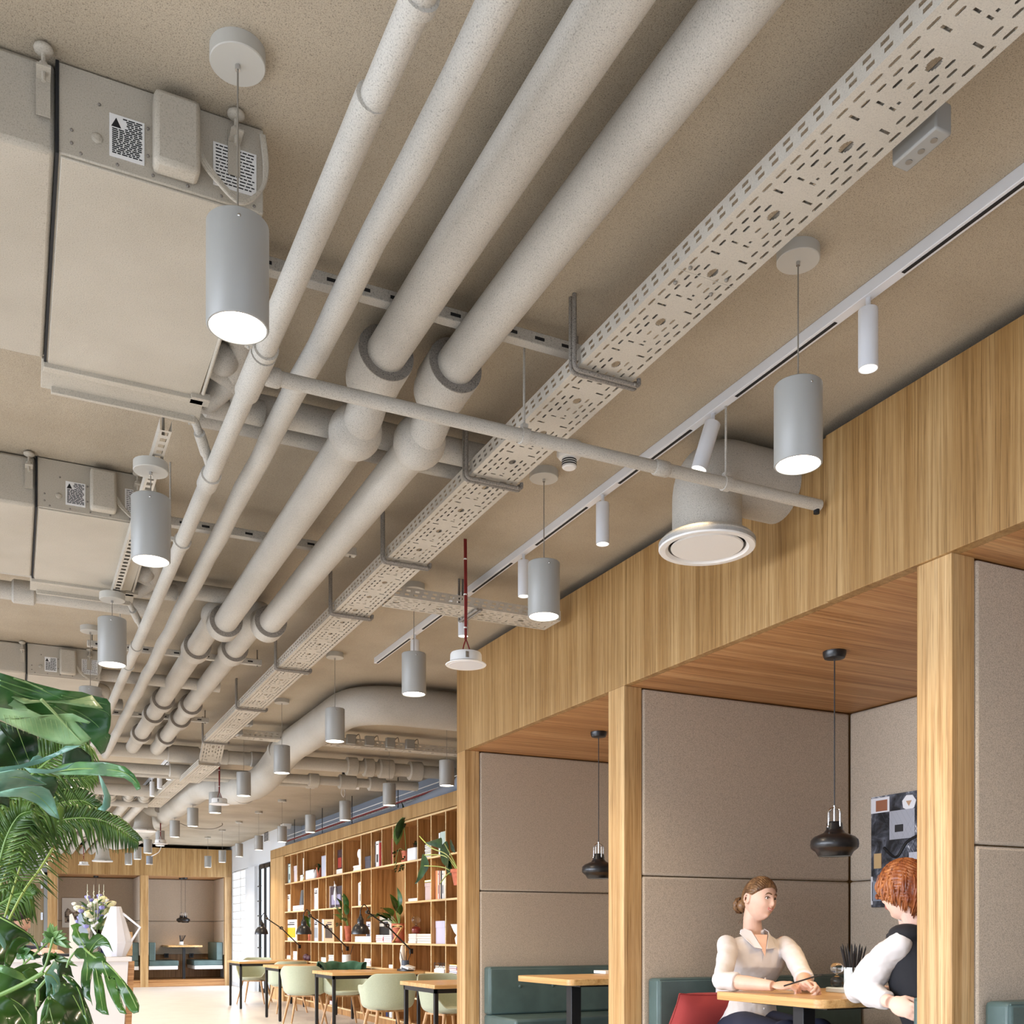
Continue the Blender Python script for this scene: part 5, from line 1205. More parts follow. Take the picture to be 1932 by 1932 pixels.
# ---------------------------------------------------------------- booth table objects and artwork
TZ = .90+.0005
def onT(px, py=None, Y=None): return at(px, 1763+ (H-TZ)*1951/1.0, z=TZ)
q = at(1592,1868,z=TZ+.01); X0, Y0 = q.x, q.y
t = thing('desk_dish', 'pale blue round dish on the booth table', 'dish', (X0,Y0,TZ)); M_['dish'] = plain('dish_blue',(200,212,216),.45)
m = MB(); m.prism([(x,y,TZ) for x,y in rrect(X0-.065,Y0-.105,X0+.065,Y0+.085,.06,8)],(0,0,.022)); m.build('dish_body', M_['dish'], t, bevel=.004)
P_ = V((X0+.01,Y0-.045,TZ+.0225)); penpot(P_, .038, .095, M_['dish'], 'pale blue pot full of black pencils on the booth dish', 0)
pt = [o for o in bpy.data.objects if o.get('label','').startswith('pale blue pot full')][0]
for k in range(22):
    a = k*2.4; r = .028*sqrt((k+1)/22); s0 = P_+V((r*.6*cos(a),r*.6*sin(a),.012)); e = P_+V((r*2.3*cos(a),r*2.3*sin(a),.17+.012*(k%4))); dd = (e-s0).normalized()
    m = MB(); m.tube([s0,e-dd*.015,e],[.0038,.0038,.0006],6); m.build('pencil', M_['black'], pt)
hourglass(V((X0+.0,Y0+.045,TZ+.0225)), .115, bmat('303438'), 'small glass hourglass with dark sand on the booth dish')
n_ = at(1497,1868,z=TZ); t = thing('notepad', 'white notepad lying on the booth table in front of the woman', 'notepad', (n_.x,n_.y,TZ)); m = MB(); m.obox((n_.x,n_.y,TZ+.006),(.075,.13,.012),Euler((0,0,.15)).to_matrix()); m.build('pad', M_['white'], t, bevel=.001)
n_ = at(1136,1836,z=TZ); t = thing('notepad', 'white notepad lying on the table of the empty booth', 'notepad', (n_.x,n_.y,TZ)); m = MB(); m.obox((n_.x,n_.y-.05,TZ+.010),(.10,.16,.02)); m.build('pad', M_['white'], t, bevel=.001)
pp_ = penpot((3.62,5.62,TZ), .038, .09, M_['dish'], 'pot of black pencils half hidden behind the middle oak post', 9)
# cushion
t = thing('cushion', 'dusty red square cushion on the bench beside the woman', 'cushion', (3.12,4.40,.60)); P = []
c = V((3.20,4.38,.735)); Mx = Euler((radians(-52),0,radians(-8))).to_matrix()
for i in range(17):
    row = []
    for j in range(17):
        u = i/8-1; v = j/8-1; th = .075*((1-abs(u)**2.6)*(1-abs(v)**2.6))**.55
        cr = 1-.07*(1-abs(v)**2)*(abs(u)**3); row.append((u*.175*cr, v*.175*(1-.07*(1-abs(u)**2)*abs(v)**3), th))
    P.append(row)
m = MB(); m.grid([[c+Mx@V(p) for p in r] for r in P]); m.grid([[c+Mx@V((p[0],p[1],-p[2]-.001)) for p in r] for r in P]); m.build('cushion_cover', plain('cushion_red',(150,52,50),.85,bump=.3,bs=300), t, smooth=180)
m = MB(); m.tube([c+Mx@V(p) for p in (P[0]+[r[-1] for r in P]+P[-1][::-1]+[r[0] for r in P][::-1])],.004,6); m.build('piping', bmat('8c2c2c'), t)
# canvas on the back panel (generic black and white mixed media)
mm, nt, b_ = newmat('canvas_print'); v = coords(nt); n = nd(nt,'ShaderNodeTexNoise',Scale=9.0,Detail=8.0,Roughness=.65,Distortion=.8); nt.links.new(v,n.inputs['Vector'])
r_ = ramp(nt,[(.40,(24,25,28)),(.52,(70,72,80)),(.60,(110,114,124)),(.66,(214,214,220))]); nt.links.new(n.outputs['Fac'],r_.inputs['Fac']); nt.links.new(r_.outputs['Color'],b_.inputs['Base Color'])
t = thing('canvas_picture', 'black and white abstract canvas on the felt wall behind the red haired person', 'picture', (BX,4.0,1.32)); Z0, Z1 = 1.325, 1.955; Y1_, Y0_ = 4.44, 3.62
bx((BX-.025,Y0_,Z0),(BX,Y1_,Z1)).build('canvas', mm, t, bevel=.002)
def patch(y0,y1,z0,z1,c_,nm='collage_patch',k=0): bx((BX-.0275-k*.001,y0,z0),(BX-.0245,y1,z1)).build(nm, bmat(c_), t)
patch(4.30,4.438,1.86,1.945,'e2e2e6'); patch(4.315,4.40,1.868,1.93,'9c6448',k=1); patch(4.425,4.438,1.34,1.50,'e6e6ea'); patch(4.36,4.415,1.545,1.63,'c8a878',k=1)
patch(4.12,4.30,1.70,1.86,'a8aab2'); patch(4.20,4.26,1.74,1.78,'2a2a2c',k=1); patch(4.05,4.34,1.47,1.485,'1c1c1e',k=1); patch(4.05,4.16,1.50,1.62,'c4c6ce'); patch(4.36,4.43,1.36,1.47,'9098a8')
m = MB(); hx = [(BX-.027,4.16+.05*cos(a),1.895+.045*sin(a)) for a in [2*pi*k/7+.3 for k in range(7)]]; m.prism(hx,(.003,0,0)); m.build('collage_patch', bmat('e8e8ea'), t)
m = MB(); m.prism([(BX-.028,4.18,1.905),(BX-.028,4.14,1.905),(BX-.028,4.16,1.875)],(.003,0,0)); m.build('collage_patch', bmat('c09a78'), t)
m = MB()
for k in range(13): m.tube([(BX-.0265,4.36-k*.035,1.47),(BX-.0265,4.36-k*.035-.25,1.86)],.0012,4); m.tube([(BX-.0265,4.36-k*.035,1.86),(BX-.0265,4.36-k*.035-.25,1.47)],.0012,4)
m.build('wire_mesh_pattern', bmat('4a4c54'), t)
m = MB(); m.tube(spline([(BX-.028,4.34,1.66),(BX-.028,4.25,1.60),(BX-.028,4.17,1.68),(BX-.028,4.05,1.72)],6),.008,6); m.build('brush_stroke', bmat('18181a'), t)
# ---------------------------------------------------------------- people
SKIN = plain('skin', (222,182,160), .5, var=.03, vs=20, sss=.03); SKIN2 = plain('skin_pale', (236,196,176), .5, sss=.08)
HAIRB = wood('hair_light_brown','Z',cols=((74,52,34),(122,90,60),(156,120,82)),rough=.4,tone=(180,160,140)); HAIRR = wood('hair_red','Z',cols=((84,44,22),(150,84,44),(184,118,66)),rough=.38,tone=(190,150,120)); HAIRD = plain('hair_dark',(34,26,24),.4)
SHIRT = plain('shirt_white',(214,209,208),.85,bump=.1,bs=400); VEST = plain('vest_black',(26,27,33),.85); NAVY = plain('cloth_navy',(30,34,54),.8)
def basis(f, tilt=0, roll=0):
    f = V(f).normalized(); u = V((0,0,1)); r = f.cross(u).normalized(); u = r.cross(f).normalized()
    M = Matrix((r, f, u)).transposed()     # columns right, forward, up
    return M @ Euler((tilt, roll, 0)).to_matrix()
def G(x, y, z, cx, cz, sx, szz, k): return k*math.exp(-((x-cx)/sx)**2-((z-cz)/szz)**2) if y > 0 else 0
def head_pt(n, s=1.0):
    x, y, z = n
    X = .0745*x; Yv = (.090 if y > 0 else .098)*y; Z = .112*z
    t = max(0, -z)
    X *= 1-.24*t**1.5; Yv *= (1-.04*t) if y > 0 else (1-.45*t**1.2)
    if y > 0:
        e = (G(x,y,z,0,-.19,.13,.13,.014)+G(x,y,z,0,-.03,.09,.18,.007)+G(x,y,z,0,-.25,.20,.07,.005)      # nose
             -G(abs(x),y,z,.36,.06,.17,.12,.008)+G(x,y,z,0,.26,.5,.12,.003)                               # eye sockets, brow
             +G(x,y,z,0,-.47,.24,.10,.007)+G(x,y,z,0,-.80,.26,.16,.015)-G(x,y,z,0,-.62,.3,.07,.003)       # lips, chin
             +G(abs(x),y,z,.52,-.22,.22,.2,.004))
        Yv += e
    return V((X, Yv, Z))*s
def add_head(m, c, M, s=1.0, n=88, k=64):
    vs = []
    for i in range(1, k):
        p = pi*i/k
        for j in range(n): a = 2*pi*j/n; vs.append(c+M@head_pt((sin(p)*sin(a), sin(p)*cos(a), -cos(p)), s))
    vs.append(c+M@head_pt((0,0,-1),s)); vs.append(c+M@head_pt((0,0,1),s)); b = (k-1)*n
    fs = [(i*n+j, i*n+(j+1)%n, (i+1)*n+(j+1)%n, (i+1)*n+j) for i in range(k-2) for j in range(n)]+[(b,(j+1)%n,j) for j in range(n)]+[(b+1,(k-2)*n+j,(k-2)*n+(j+1)%n) for j in range(n)]
    m.add(vs, fs)
    for sx in (-1, 1):      # ears
        e = c+M@V((sx*.073*s,-.010*s,-.004*s)); m.sph(e,(.008*s,.018*s,.030*s),14,10,M@Euler((radians(-12),0,radians(sx*-22))).to_matrix())
        m.tube([e+M@V((sx*.006,.008,-.024))*s]+[e+M@V((sx*.011,-.002-.017*sin(q),.027*-cos(q)))*s for q in (.7,1.4,2.1,2.8)]+[e+M@V((sx*.006,.012,.018))*s],.0045*s,8)
def face_parts(t, c, M, s=1.0, iris='4a3c2c', brow=None, lip='c47a70'):
    for sx in (-1, 1):
        n = V((sx*.36,.90,.055)).normalized(); p = c+M@(head_pt(n,s)*.955)
        m = MB(); m.sph(p,(.0115*s,.0105*s,.0080*s),16,12,M); e = m.build('eye', bmat('ece6e2'), t, smooth=180)
        q = p+M@V((.002,.0085*s,0)); m = MB(); m.sph(q,(.0052*s,.004*s,.0054*s),12,8,M); m.build('iris', bmat(iris), e, smooth=180)
        m = MB(); P = [c+M@(head_pt(V((sx*a,.9,z)).normalized(),s)*1.012) for a,z in ((.19,.055),(.27,.105),(.37,.115),(.47,.095),(.55,.05))]; m.tube(spline(P,4),[.0008]+[.0021]*15+[.001],8); m.build('eyelid', bmat('5a4036'), e)
        m = MB(); P = [c+M@(head_pt(V((sx*a,.9,z)).normalized(),s)*1.015) for a,z in ((.13,.21),(.26,.26),(.42,.275),(.60,.20))]; m.tube(spline(P,4),[.002]+[.0036]*9+[.0025,.001,.0008],8); m.build('eyebrow', brow or bmat('6e5238'), t)
    m = MB()
    for dz, h in ((-.44,.0028),(-.50,.0038)):
        P = [c+M@(head_pt(V((a,.9,dz+.07*(a/.24)**2)).normalized(),s)*1.010) for a in (-.25,-.13,0,.13,.25)]; m.tube(spline(P,4),[.001]+[h*s]*15+[.001],8)
    m.build('lips', bmat(lip), t, smooth=180)
    m = MB(); P = [c+M@(head_pt(V((a,.9,-.472+.05*(a/.2)**2)).normalized(),s)*1.011) for a in (-.17,0,.17)]; m.tube(spline(P,4),.0028*s,6); m.build('teeth', bmat('f0ece8'), t)
def hair_cap(m, c, M, line, thick, s=1.0, n=120, k=80, ridges=.0016, back=.0):
    vs = []
    def pt(d):
        x, y, z = d; phi = math.degrees(atan2(abs(x), y)); hl = line(phi); b = head_pt(d, s); f = (z-hl)/.10
        f = max(-1, min(1, f)); nn = V(d)
        if f <= -.5: return b*.90
        g = (f+.5)/1.5; g = g*g*(3-2*g)
        rd = ridges*(sin(atan2(x, z+.3)*60+sin(y*9)*1.2)+.5*sin(atan2(x,z+.3)*143+y*7))
        return b*.93+nn*(g*(thick*(1+.25*max(0,z))+rd)+g*.07*.098)
    for i in range(1, k):
        p = pi*i/k
        for j in range(n): a = 2*pi*j/n; vs.append(c+M@pt((sin(p)*sin(a), sin(p)*cos(a), -cos(p))))
    vs.append(c+M@pt((0,0,-1))); vs.append(c+M@pt((0,0,1))); b = (k-1)*n
    m.add(vs, [(i*n+j, i*n+(j+1)%n, (i+1)*n+(j+1)%n, (i+1)*n+j) for i in range(k-2) for j in range(n)]+[(b,(j+1)%n,j) for j in range(n)]+[(b+1,(k-2)*n+j,(k-2)*n+(j+1)%n) for j in range(n)])
def lerp_line(tab):
    def f(p):
        for (a, u), (b, v) in zip(tab, tab[1:]):
            if p <= b: return u+(v-u)*(p-a)/(b-a)
        return tab[-1][1]
    return f
def hand(m, w, d, nrm, side, curl=.9, s=1.0, spread=.1):
    """palm and five jointed fingers; w wrist, d pointing direction, nrm back-of-hand normal, side towards the thumb"""
    d = V(d).normalized(); nrm = V(nrm); nrm = (nrm-d*nrm.dot(d)).normalized(); side = V(side); side = (side-d*side.dot(d)-nrm*side.dot(nrm)).normalized()
    Mp = Matrix((side, d, nrm)).transposed()
    m.sph(w+d*.048*s, (.041*s,.053*s,.015*s), 20, 14, Mp); m.sph(w+d*.03*s+side*.018*s-nrm*.006*s,(.02*s,.032*s,.014*s),14,10,Mp)
    for i, (o, L) in enumerate(((.028,.072),(.0095,.080),(-.009,.074),(-.026,.060))):
        p = w+d*(.088-.004*abs(i-1.2))*s+side*o*s; dd = (d+side*(spread*(1.2-i)*.35)).normalized(); P = [w+d*.05*s+side*o*.9*s, p]; c_ = curl*(.75+.12*i); a = .25
        for seg, (l, ang) in enumerate(((.44,.45),(.31,1.0),(.25,.8))):
            a += c_*ang*.8; v = dd*cos(a)-nrm*sin(a); P.append(P[-1]+v*L*l*s)
        m.tube(P, [.0085*s,.0092*s,.0082*s,.0074*s,.0058*s], 10); m.sph(P[-1], .0060*s, 10, 8)
        for q in P[1:4]: m.sph(q, .0088*s, 10, 8)
    P = [w+d*.018*s+side*.018*s, w+d*.045*s+side*.040*s-nrm*.010*s, w+d*.070*s+side*.044*s-nrm*.022*s, w+d*.092*s+side*.030*s-nrm*.030*s]
    m.tube(P, [.012*s,.0115*s,.0098*s,.0075*s], 10); m.sph(P[-1], .0078*s, 10, 8); m.sph(P[2], .0102*s, 10, 8)
def ring_loft(m, rings, n=32):
    """rings: (centre, half width vec, half depth vec)"""
    P = []
    for c, a, b in rings: P.append([V(c)+V(a)*cos(2*pi*j/n)+V(b)*sin(2*pi*j/n) for j in range(n)])
    m.grid(P, closed=True); 
    k = len(m.v); m.add(P[0], [tuple(range(n))[::-1]]); m.add(P[-1], [tuple(range(n))])
RM = lambda v, sm=2: [('REMESH', dict(mode='VOXEL', voxel_size=v, use_smooth_shade=True)), ('SMOOTH', dict(iterations=sm, factor=.5))]
# --- woman in the white shirt
wt = thing('person', 'woman in a white shirt with a hair bun sitting at the booth table', 'person', (3.42,4.25,.60))
hd = at(1434, 1697, D=5.28); fdir = RT*.52-FW*.85; HM = basis(fdir, radians(-3), radians(-6)); HS = .98
shR = at(1378, 1779, D=5.20); shL = at(1486, 1781, D=5.27); elR = at(1362, 1852, D=4.93); elL = at(1516, 1842, D=4.95); wrR = at(1458, 1864, D=4.72); wrL = at(1518, 1874, D=4.72); neck = at(1430, 1765, D=5.30)
wrR.z = max(wrR.z, .935); wrL.z = max(wrL.z, .935); elR.z = .95
hip = V((3.42,4.30,.70)); chest = (shR+shL)/2+V((0,.03,-.10)); ax = (shL-shR).normalized(); fw = V((0,0,1)).cross(ax); fw = -fw if fw.y > 0 else fw
m = MB(); add_head(m, hd, HM, HS)
m.tube([hd+HM@V((0,-.035,-.05)), hd+HM@V((0,-.040,-.10)), neck+V((0,.04,.0)), neck+V((0,.04,-.06))], [.046,.045,.052,.075], 24)
ring_loft(m, [((shR+shL)/2+V((0,.04,.015)), ax*.10, fw*.06),((shR+shL)/2+V((0,.04,-.02)), ax*.165, fw*.075),(chest+V((0,.03,0)), ax*.15, fw*.10),(hip+V((0,0,.15)), ax*.125, fw*.085),(hip, ax*.15, fw*.11)])
for a, b, c_ in ((shR, elR, wrR), (shL, elL, wrL)):
    m.tube([a+V((0,.03,0)), a*.5+b*.5, b, b*.5+c_*.5, c_], [.046,.040,.036,.036,.024], 18); m.sph(b, .038, 14, 10)
hand(m, wrR, (wrL-wrR)+V((.03,-.05,.01)), (-.2,-.35,1.0), (.1,-.25,.9), .95, .96)
hand(m, wrL+V((.0,0,.0)), V((.03,-.75,-.06)), V((.75,-.1,.6)), V((-.5,.0,.8)), 1.25, .96)
for s in (-1, 1): k_ = V((3.42+s*.10, 3.86, .69)); m.tube([hip+ax*s*.08, k_, k_+V((0,.02,-.42))], [.08,.062,.045], 18); m.tube([k_+V((0,.02,-.42)), k_+V((0,-.10,-.48))], [.045,.03], 12)
m.build('body', SKIN, wt, smooth=180, mods=RM(.0032))
face_parts(wt, hd, HM, HS, brow=bmat('74553a'))
m = MB(); hair_cap(m, hd, HM, lerp_line([(0,.56),(35,.48),(60,.30),(80,.12),(95,.10),(110,-.12),(140,-.45),(180,-.62)]), .008, HS); hr = m.build('hair', HAIRB, wt, smooth=180)
bun = hd+HM@V((0,-.115,-.035)); m = MB(); m.sph(bun, (.036,.032,.036), 20, 14, HM)
for k in range(9): a = k*.7; m.tube([bun+HM@V((.034*cos(a+q*.7),-.012-.016*sin(q*1.3),.034*sin(a+q*.7))) for q in (0,.6,1.2,1.8,2.4)], [.004,.010,.012,.010,.004], 8)
m.build('bun', HAIRB, hr, smooth=180)
m = MB()
for k in range(7): a = .5+k*.12; p0 = bun+HM@V((.01*k-.03,.02,-.02)); m.tube(spline([p0,p0+HM@V((.006*sin(k),.012,-.03)),p0+HM@V((.004*k-.01,.006,-.055-.004*k))],4), .0012, 5)
m.build('loose_strand', HAIRB, hr)
# shirt
m = MB(); sc = (shR+shL)/2
ring_loft(m, [(sc+V((0,.035,.035)), ax*.075, fw*.062),(sc+V((0,.04,.012)), ax*.145, fw*.078),(sc+V((0,.04,-.03)), ax*.182, fw*.096),(chest+V((0,.03,-.02)), ax*.172, fw*.122),(hip+V((0,0,.20)), ax*.150, fw*.108),(hip+V((0,-.01,.08)), ax*.168, fw*.125),(hip+V((0,-.01,-.03)), ax*.185, fw*.145)])
for a, b, c_, k in ((shR, elR, wrR, .28), (shL, elL, wrL, .30)):
    e = b+(c_-b)*k; m.tube([a+V((0,.03,-.005)), a*.7+b*.3, a*.35+b*.65, b, e], [.050,.050,.047,.046,.043], 22); m.sph(b, .047, 16, 12); m.sph(a+V((0,.03,-.012)), .051, 18, 12); m.tube([e-(c_-b).normalized()*.022, e+(c_-b).normalized()*.012], [.047,.046], 20)
m.build('shirt', SHIRT, wt, smooth=180, mods=RM(.006, 3)+[('DISPLACE', dict(strength=.012, mid_level=.5, texture_coords='GLOBAL', texture=bpy.data.textures.new('fold','CLOUDS')))])
bpy.data.textures['fold'].noise_scale = .07
fz = sc+fw*.062+V((0,.03,0))
m = MB()    # open neck: skin triangle between the collar wings
P = [sc+ax*-.035+fw*.052+V((0,.03,.045)), sc+ax*.035+fw*.052+V((0,.03,.045)), sc+fw*.096+V((0,.03,-.065))]
P = [p+fw*.008 for p in P]; m.prism(P, tuple(fw*.006)); m.build('neckline', SKIN, wt, bevel=.002)
m = MB()
for s in (-1, 1):
    q0 = sc+ax*s*.012+fw*.062+V((0,.03,.028)); P = [sc+ax*s*.055-fw*.01+V((0,.035,.075)), sc+ax*s*.048+fw*.050+V((0,.03,.060)), sc+ax*s*.010+fw*.098+V((0,.03,-.03)), sc+ax*s*.058+fw*.108+V((0,.03,-.022)), sc+ax*s*.085+fw*.060+V((0,.03,.020)), sc+ax*s*.080-fw*.01+V((0,.035,.048))]
    m.prism(P, tuple(fw*.005+V((0,0,.002))))
m.tube([sc+ax*(.060*cos(q))-fw*(.045*sin(q))+V((0,.04,.058)) for q in [pi*k/12 for k in range(13)]], .014, 10)
m.build('collar', SHIRT, wt, bevel=.002)
m = MB()
for k in range(2,6): m.sph(sc+fw*(.118-.004*k)+V((0,.03,-.075-.05*k)), (.0055,.003,.0055), 10, 8)
m.build('button', bmat('f2f0f0'), wt)
m = MB()
for s in (-1, 1): k_ = V((3.42+s*.10, 3.86, .69)); m.tube([hip+ax*s*.08+V((0,0,-.01)), k_, k_+V((0,.02,-.42))], [.105,.075,.055], 20); m.sph(k_, .076, 16, 12)
m.build('trousers', NAVY, wt, smooth=180, mods=RM(.008))
a, b = at(1506,1852,D=4.55), at(1552,1838,D=4.50)
t = thing('pencil', 'black pencil held by the woman in the white shirt', 'pencil', tuple(a)); m = MB(); m.tube([a+(a-b)*.6,b+(a-b)*.08,b],[.0037,.0037,.001],8); m.build('pencil_body', M_['black'], t)
# --- red haired person seen from behind
rt = thing('person', 'red haired person in a black waistcoat over a white shirt, seen from behind', 'person', (3.3,2.97,.60))
hd = at(1708, 1684, D=4.12); fdir = RT*-.62+FW*.78; HM = basis(fdir, radians(-6), 0); HS = 1.0
sA = at(1700, 1772, D=4.05); sB = sA+V((.34,.10,.0)); elA = V((3.155,3.235,.945)); wrA = V((3.10,3.00,.905)); sc = (sA+sB)/2; hip = V((3.40,2.99,.70)); ax = (sB-sA).normalized(); bk = V((0,0,1)).cross(ax); bk = -bk if bk.y > 0 else bk
m = MB(); add_head(m, hd, HM, HS)
m.tube([hd+HM@V((0,-.02,-.05)), hd+HM@V((0,-.03,-.10)), hd*.45+sc*.55+V((-.02,.0,.04)), sc], [.052,.050,.055,.08], 24)
ring_loft(m, [(sc+V((0,0,.01)), ax*.08, bk*.05),(sc+V((0,0,-.05)), ax*.135, bk*.07),(sc*.6+hip*.4, ax*.15, bk*.10),(hip, ax*.15, bk*.11)])
elB = V((3.62,3.28,.95)); wrB = V((3.42,3.30,.93))
for a, b, c_ in ((sA, elA, wrA), (sB, elB, wrB)): m.tube([a+V((.04,0,-.05)), a*.5+b*.5+V((.01,0,-.01)), b, b*.5+c_*.5, c_], [.030,.038,.036,.034,.026], 18)
hand(m, wrA, V((.28,-.70,-.30)), V((-.8,-.3,.1)), V((-.1,.3,.9)), .5, .95); hand(m, wrB, V((-.8,.2,.05)), V((0,.3,.9)), V((.3,.8,.1)), .8, .95)
for s in (-1, 1): k_ = V((3.40+s*.10, 3.42, .68)); m.tube([hip+ax*s*.08, k_, k_+V((0,0,-.46))], [.08,.062,.045], 16); m.tube([k_+V((0,0,-.46)), k_+V((0,.12,-.49))], [.045,.03], 12)
m.build('body', SKIN2, rt, smooth=180, mods=RM(.0035))
face_parts(rt, hd, HM, HS, brow=bmat('8a4a24'))
m = MB(); hair_cap(m, hd, HM, lerp_line([(0,.30),(30,.22),(55,.06),(75,-.10),(92,-.18),(105,-.36),(130,-.62),(180,-.80)]), .021, HS, ridges=.003); hr = m.build('hair', HAIRR, rt, smooth=180)
m = MB()
for k in range(150):
    a = random.uniform(-pi,pi); z = random.uniform(-.15,.75); phi = abs(math.degrees(a)); low = lerp_line([(0,.20),(40,.06),(80,-.22),(110,-.50),(180,-.92)])(phi)
    P = []
    for q in range(6):
        zz_ = z+(low-.06*random.random()-z)*q/5; r = sqrt(max(0,1-min(.98,abs(zz_))**2)); d = V((sin(a+.10*q*.3)*r, cos(a+.10*q*.3)*r, zz_)); b = head_pt(d, HS); P.append(hd+HM@(b+d*(.020+.006*sin(q*1.2+k))))
    m.tube(P, [.002,.0055,.006,.0055,.004,.001], 6)
m.build('lock', HAIRR, hr, smooth=180)
m = MB()
for a, b, c_ in ((sA, elA, wrA), (sB, elB, wrB)): m.tube([a+V((0,0,-.01)), a*.75+b*.25+V((0,0,-.005)), a*.4+b*.6+V((-.005,.0,-.012)), b+V((0,0,-.002)), b*.5+c_*.5, b*.1+c_*.9], [.048,.058,.066,.056,.052,.038], 24); m.sph(a+V((0,0,-.01)), .048, 18, 12); m.sph(b, .056, 16, 12)
ring_loft(m, [(sc+V((0,0,.045)), ax*.07, bk*.06),(sc+V((0,0,.01)), ax*.15, bk*.08),(sc+V((0,0,-.05)), ax*.17, bk*.10),(sc*.5+hip*.5, ax*.155, bk*.12),(hip, ax*.16, bk*.13)])
m.build('shirt', SHIRT, rt, smooth=180, mods=RM(.0065, 4)+[('DISPLACE', dict(strength=.018, mid_level=.5, texture_coords='GLOBAL', texture=bpy.data.textures['fold']))])
m = MB(); cc = hd*.35+sc*.65+V((-.0,.0,.03)); m.tube([cc+ax*(.063*cos(q))+bk*(.055*sin(q))+V((0,0,.012*sin(q))) for q in [2*pi*k/20 for k in range(21)]], .016, 10); m.build('collar', bmat('ece8e6'), rt)
m = MB(); ring_loft(m, [(sc+V((0,0,.05)), ax*.13, bk*.085),(sc+V((-.01,0,.02)), ax*.188, bk*.110),(sc+V((0,0,-.08)), ax*.172, bk*.140),(sc*.5+hip*.5+V((-.02,0,0)), ax*.178, bk*.150),(hip+V((0,0,.06)), ax*.172, bk*.150),(hip+V((0,0,-.04)), ax*.18, bk*.155)]); m.sph(sA+V((.03,0,.022)),(.07,.07,.04),16,10)
m.build('waistcoat', VEST, rt, smooth=180, mods=RM(.006, 3))
m = MB()
for s in (-1, 1): k_ = V((3.40+s*.10, 3.42, .68)); m.tube([hip+ax*s*.08, k_, k_+V((0,0,-.46))], [.10,.075,.055], 18)
m.build('trousers', NAVY, rt, smooth=180, mods=RM(.01))
# --- receptionist
pt_ = thing('person', 'dark haired person in navy clothes looking down behind the reception counter', 'person', (.05,8.45,0))
hd = at(34, 1737, D=8.0); fdir = RT*.92+FW*.1-UP*.30; HM = basis(fdir, radians(0), 0); HS = 1.0; sc = hd+V((-.08,.0,-.27)); 
m = MB(); add_head(m, hd, HM, HS, 60, 44); m.tube([hd+HM@V((0,-.02,-.05)), hd*.5+sc*.5+V((0,0,.03)), sc], [.052,.052,.08], 20); F_ = RT
ring_loft(m, [(sc+V((0,0,.02)), FW*.10, RT*.06),(sc+V((0,0,-.04)), FW*.18, RT*.09),(sc+V((0,0,-.35)), FW*.15, RT*.10),(V((sc.x,sc.y,.5)), FW*.17, RT*.13)])
hw = at(74, 1796, D=7.75); el = hw-RT*.26-UP*.05; sh = sc-FW*.17+V((0,0,-.04)); m.tube([sh, el, hw],[.048,.040,.026],16); hand(m, hw, RT*.9+UP*.15-FW*.1, UP+FW*-.4, -FW+UP*.2, .9, .95)
sh2 = sc+FW*.17+V((0,0,-.04)); el2 = hw-RT*.26+FW*.34; hw2 = hw+FW*.2; m.tube([sh2, el2, hw2],[.048,.040,.026],16); hand(m, hw2, RT-FW*.4, UP, -FW, .8, .95)
for s in (-1,1): m.tube([V((sc.x,sc.y,.5))+FW*s*.09, V((sc.x,sc.y,.5))+FW*s*.09+RT*.42, V((sc.x,sc.y,.02))+FW*s*.09+RT*.42],[.08,.06,.045],14)
m.build('body', SKIN, pt_, smooth=180, mods=RM(.005)); face_parts(pt_, hd, HM, HS, brow=HAIRD)
m = MB(); hair_cap(m, hd, HM, lerp_line([(0,.50),(40,.36),(70,.10),(90,-.05),(110,-.4),(180,-.9)]), .016, HS, 80, 50); m.sph(hd+HM@V((0,-.09,-.08)),(.06,.05,.08),18,12,HM); m.build('hair', HAIRD, pt_, smooth=180)
m = MB(); ring_loft(m, [(sc+V((0,0,.07)), FW*.065, RT*.065),(sc+V((0,0,.015)), FW*.14, RT*.08),(sc+V((0,0,-.06)), FW*.20, RT*.115),(sc+V((0,0,-.35)), FW*.18, RT*.13),(V((sc.x,sc.y,.5)), FW*.20, RT*.15)])
for a, b, c_ in ((sh,el,hw),(sh2,el2,hw2)): m.tube([a,b,b*.25+c_*.75],[.06,.052,.040],18)
for s in (-1,1): m.tube([V((sc.x,sc.y,.5))+FW*s*.09, V((sc.x,sc.y,.5))+FW*s*.09+RT*.42, V((sc.x,sc.y,.06))+FW*s*.09+RT*.42],[.10,.075,.06],14)
m.build('clothes', NAVY, pt_, smooth=180, mods=RM(.01))
q = thing('office_chair', 'dark office chair under the receptionist', 'chair', (sc.x,sc.y,0)); cx_, cy_ = sc.x, sc.y
m = MB(); m.lathe([(0,0),(.22,0),(.24,.03),(.22,.07),(0,.07)],(cx_,cy_,.33),24); m.build('seat', M_['black'], q); m = MB(); m.cyl((cx_,cy_,.06),(cx_,cy_,.33),.03,n=14)
for k in range(5): a = k*2*pi/5; m.tube([(cx_,cy_,.08),(cx_+.28*cos(a),cy_+.28*sin(a),.05)],[.025,.015],8)
m.build('base', M_['black'], q); m = MB()
for k in range(5): a = k*2*pi/5; m.sph((cx_+.28*cos(a),cy_+.28*sin(a),.03),.03,12,8)
m.build('castor', M_['black'], q)

from mathutils.geometry import tessellate_polygon
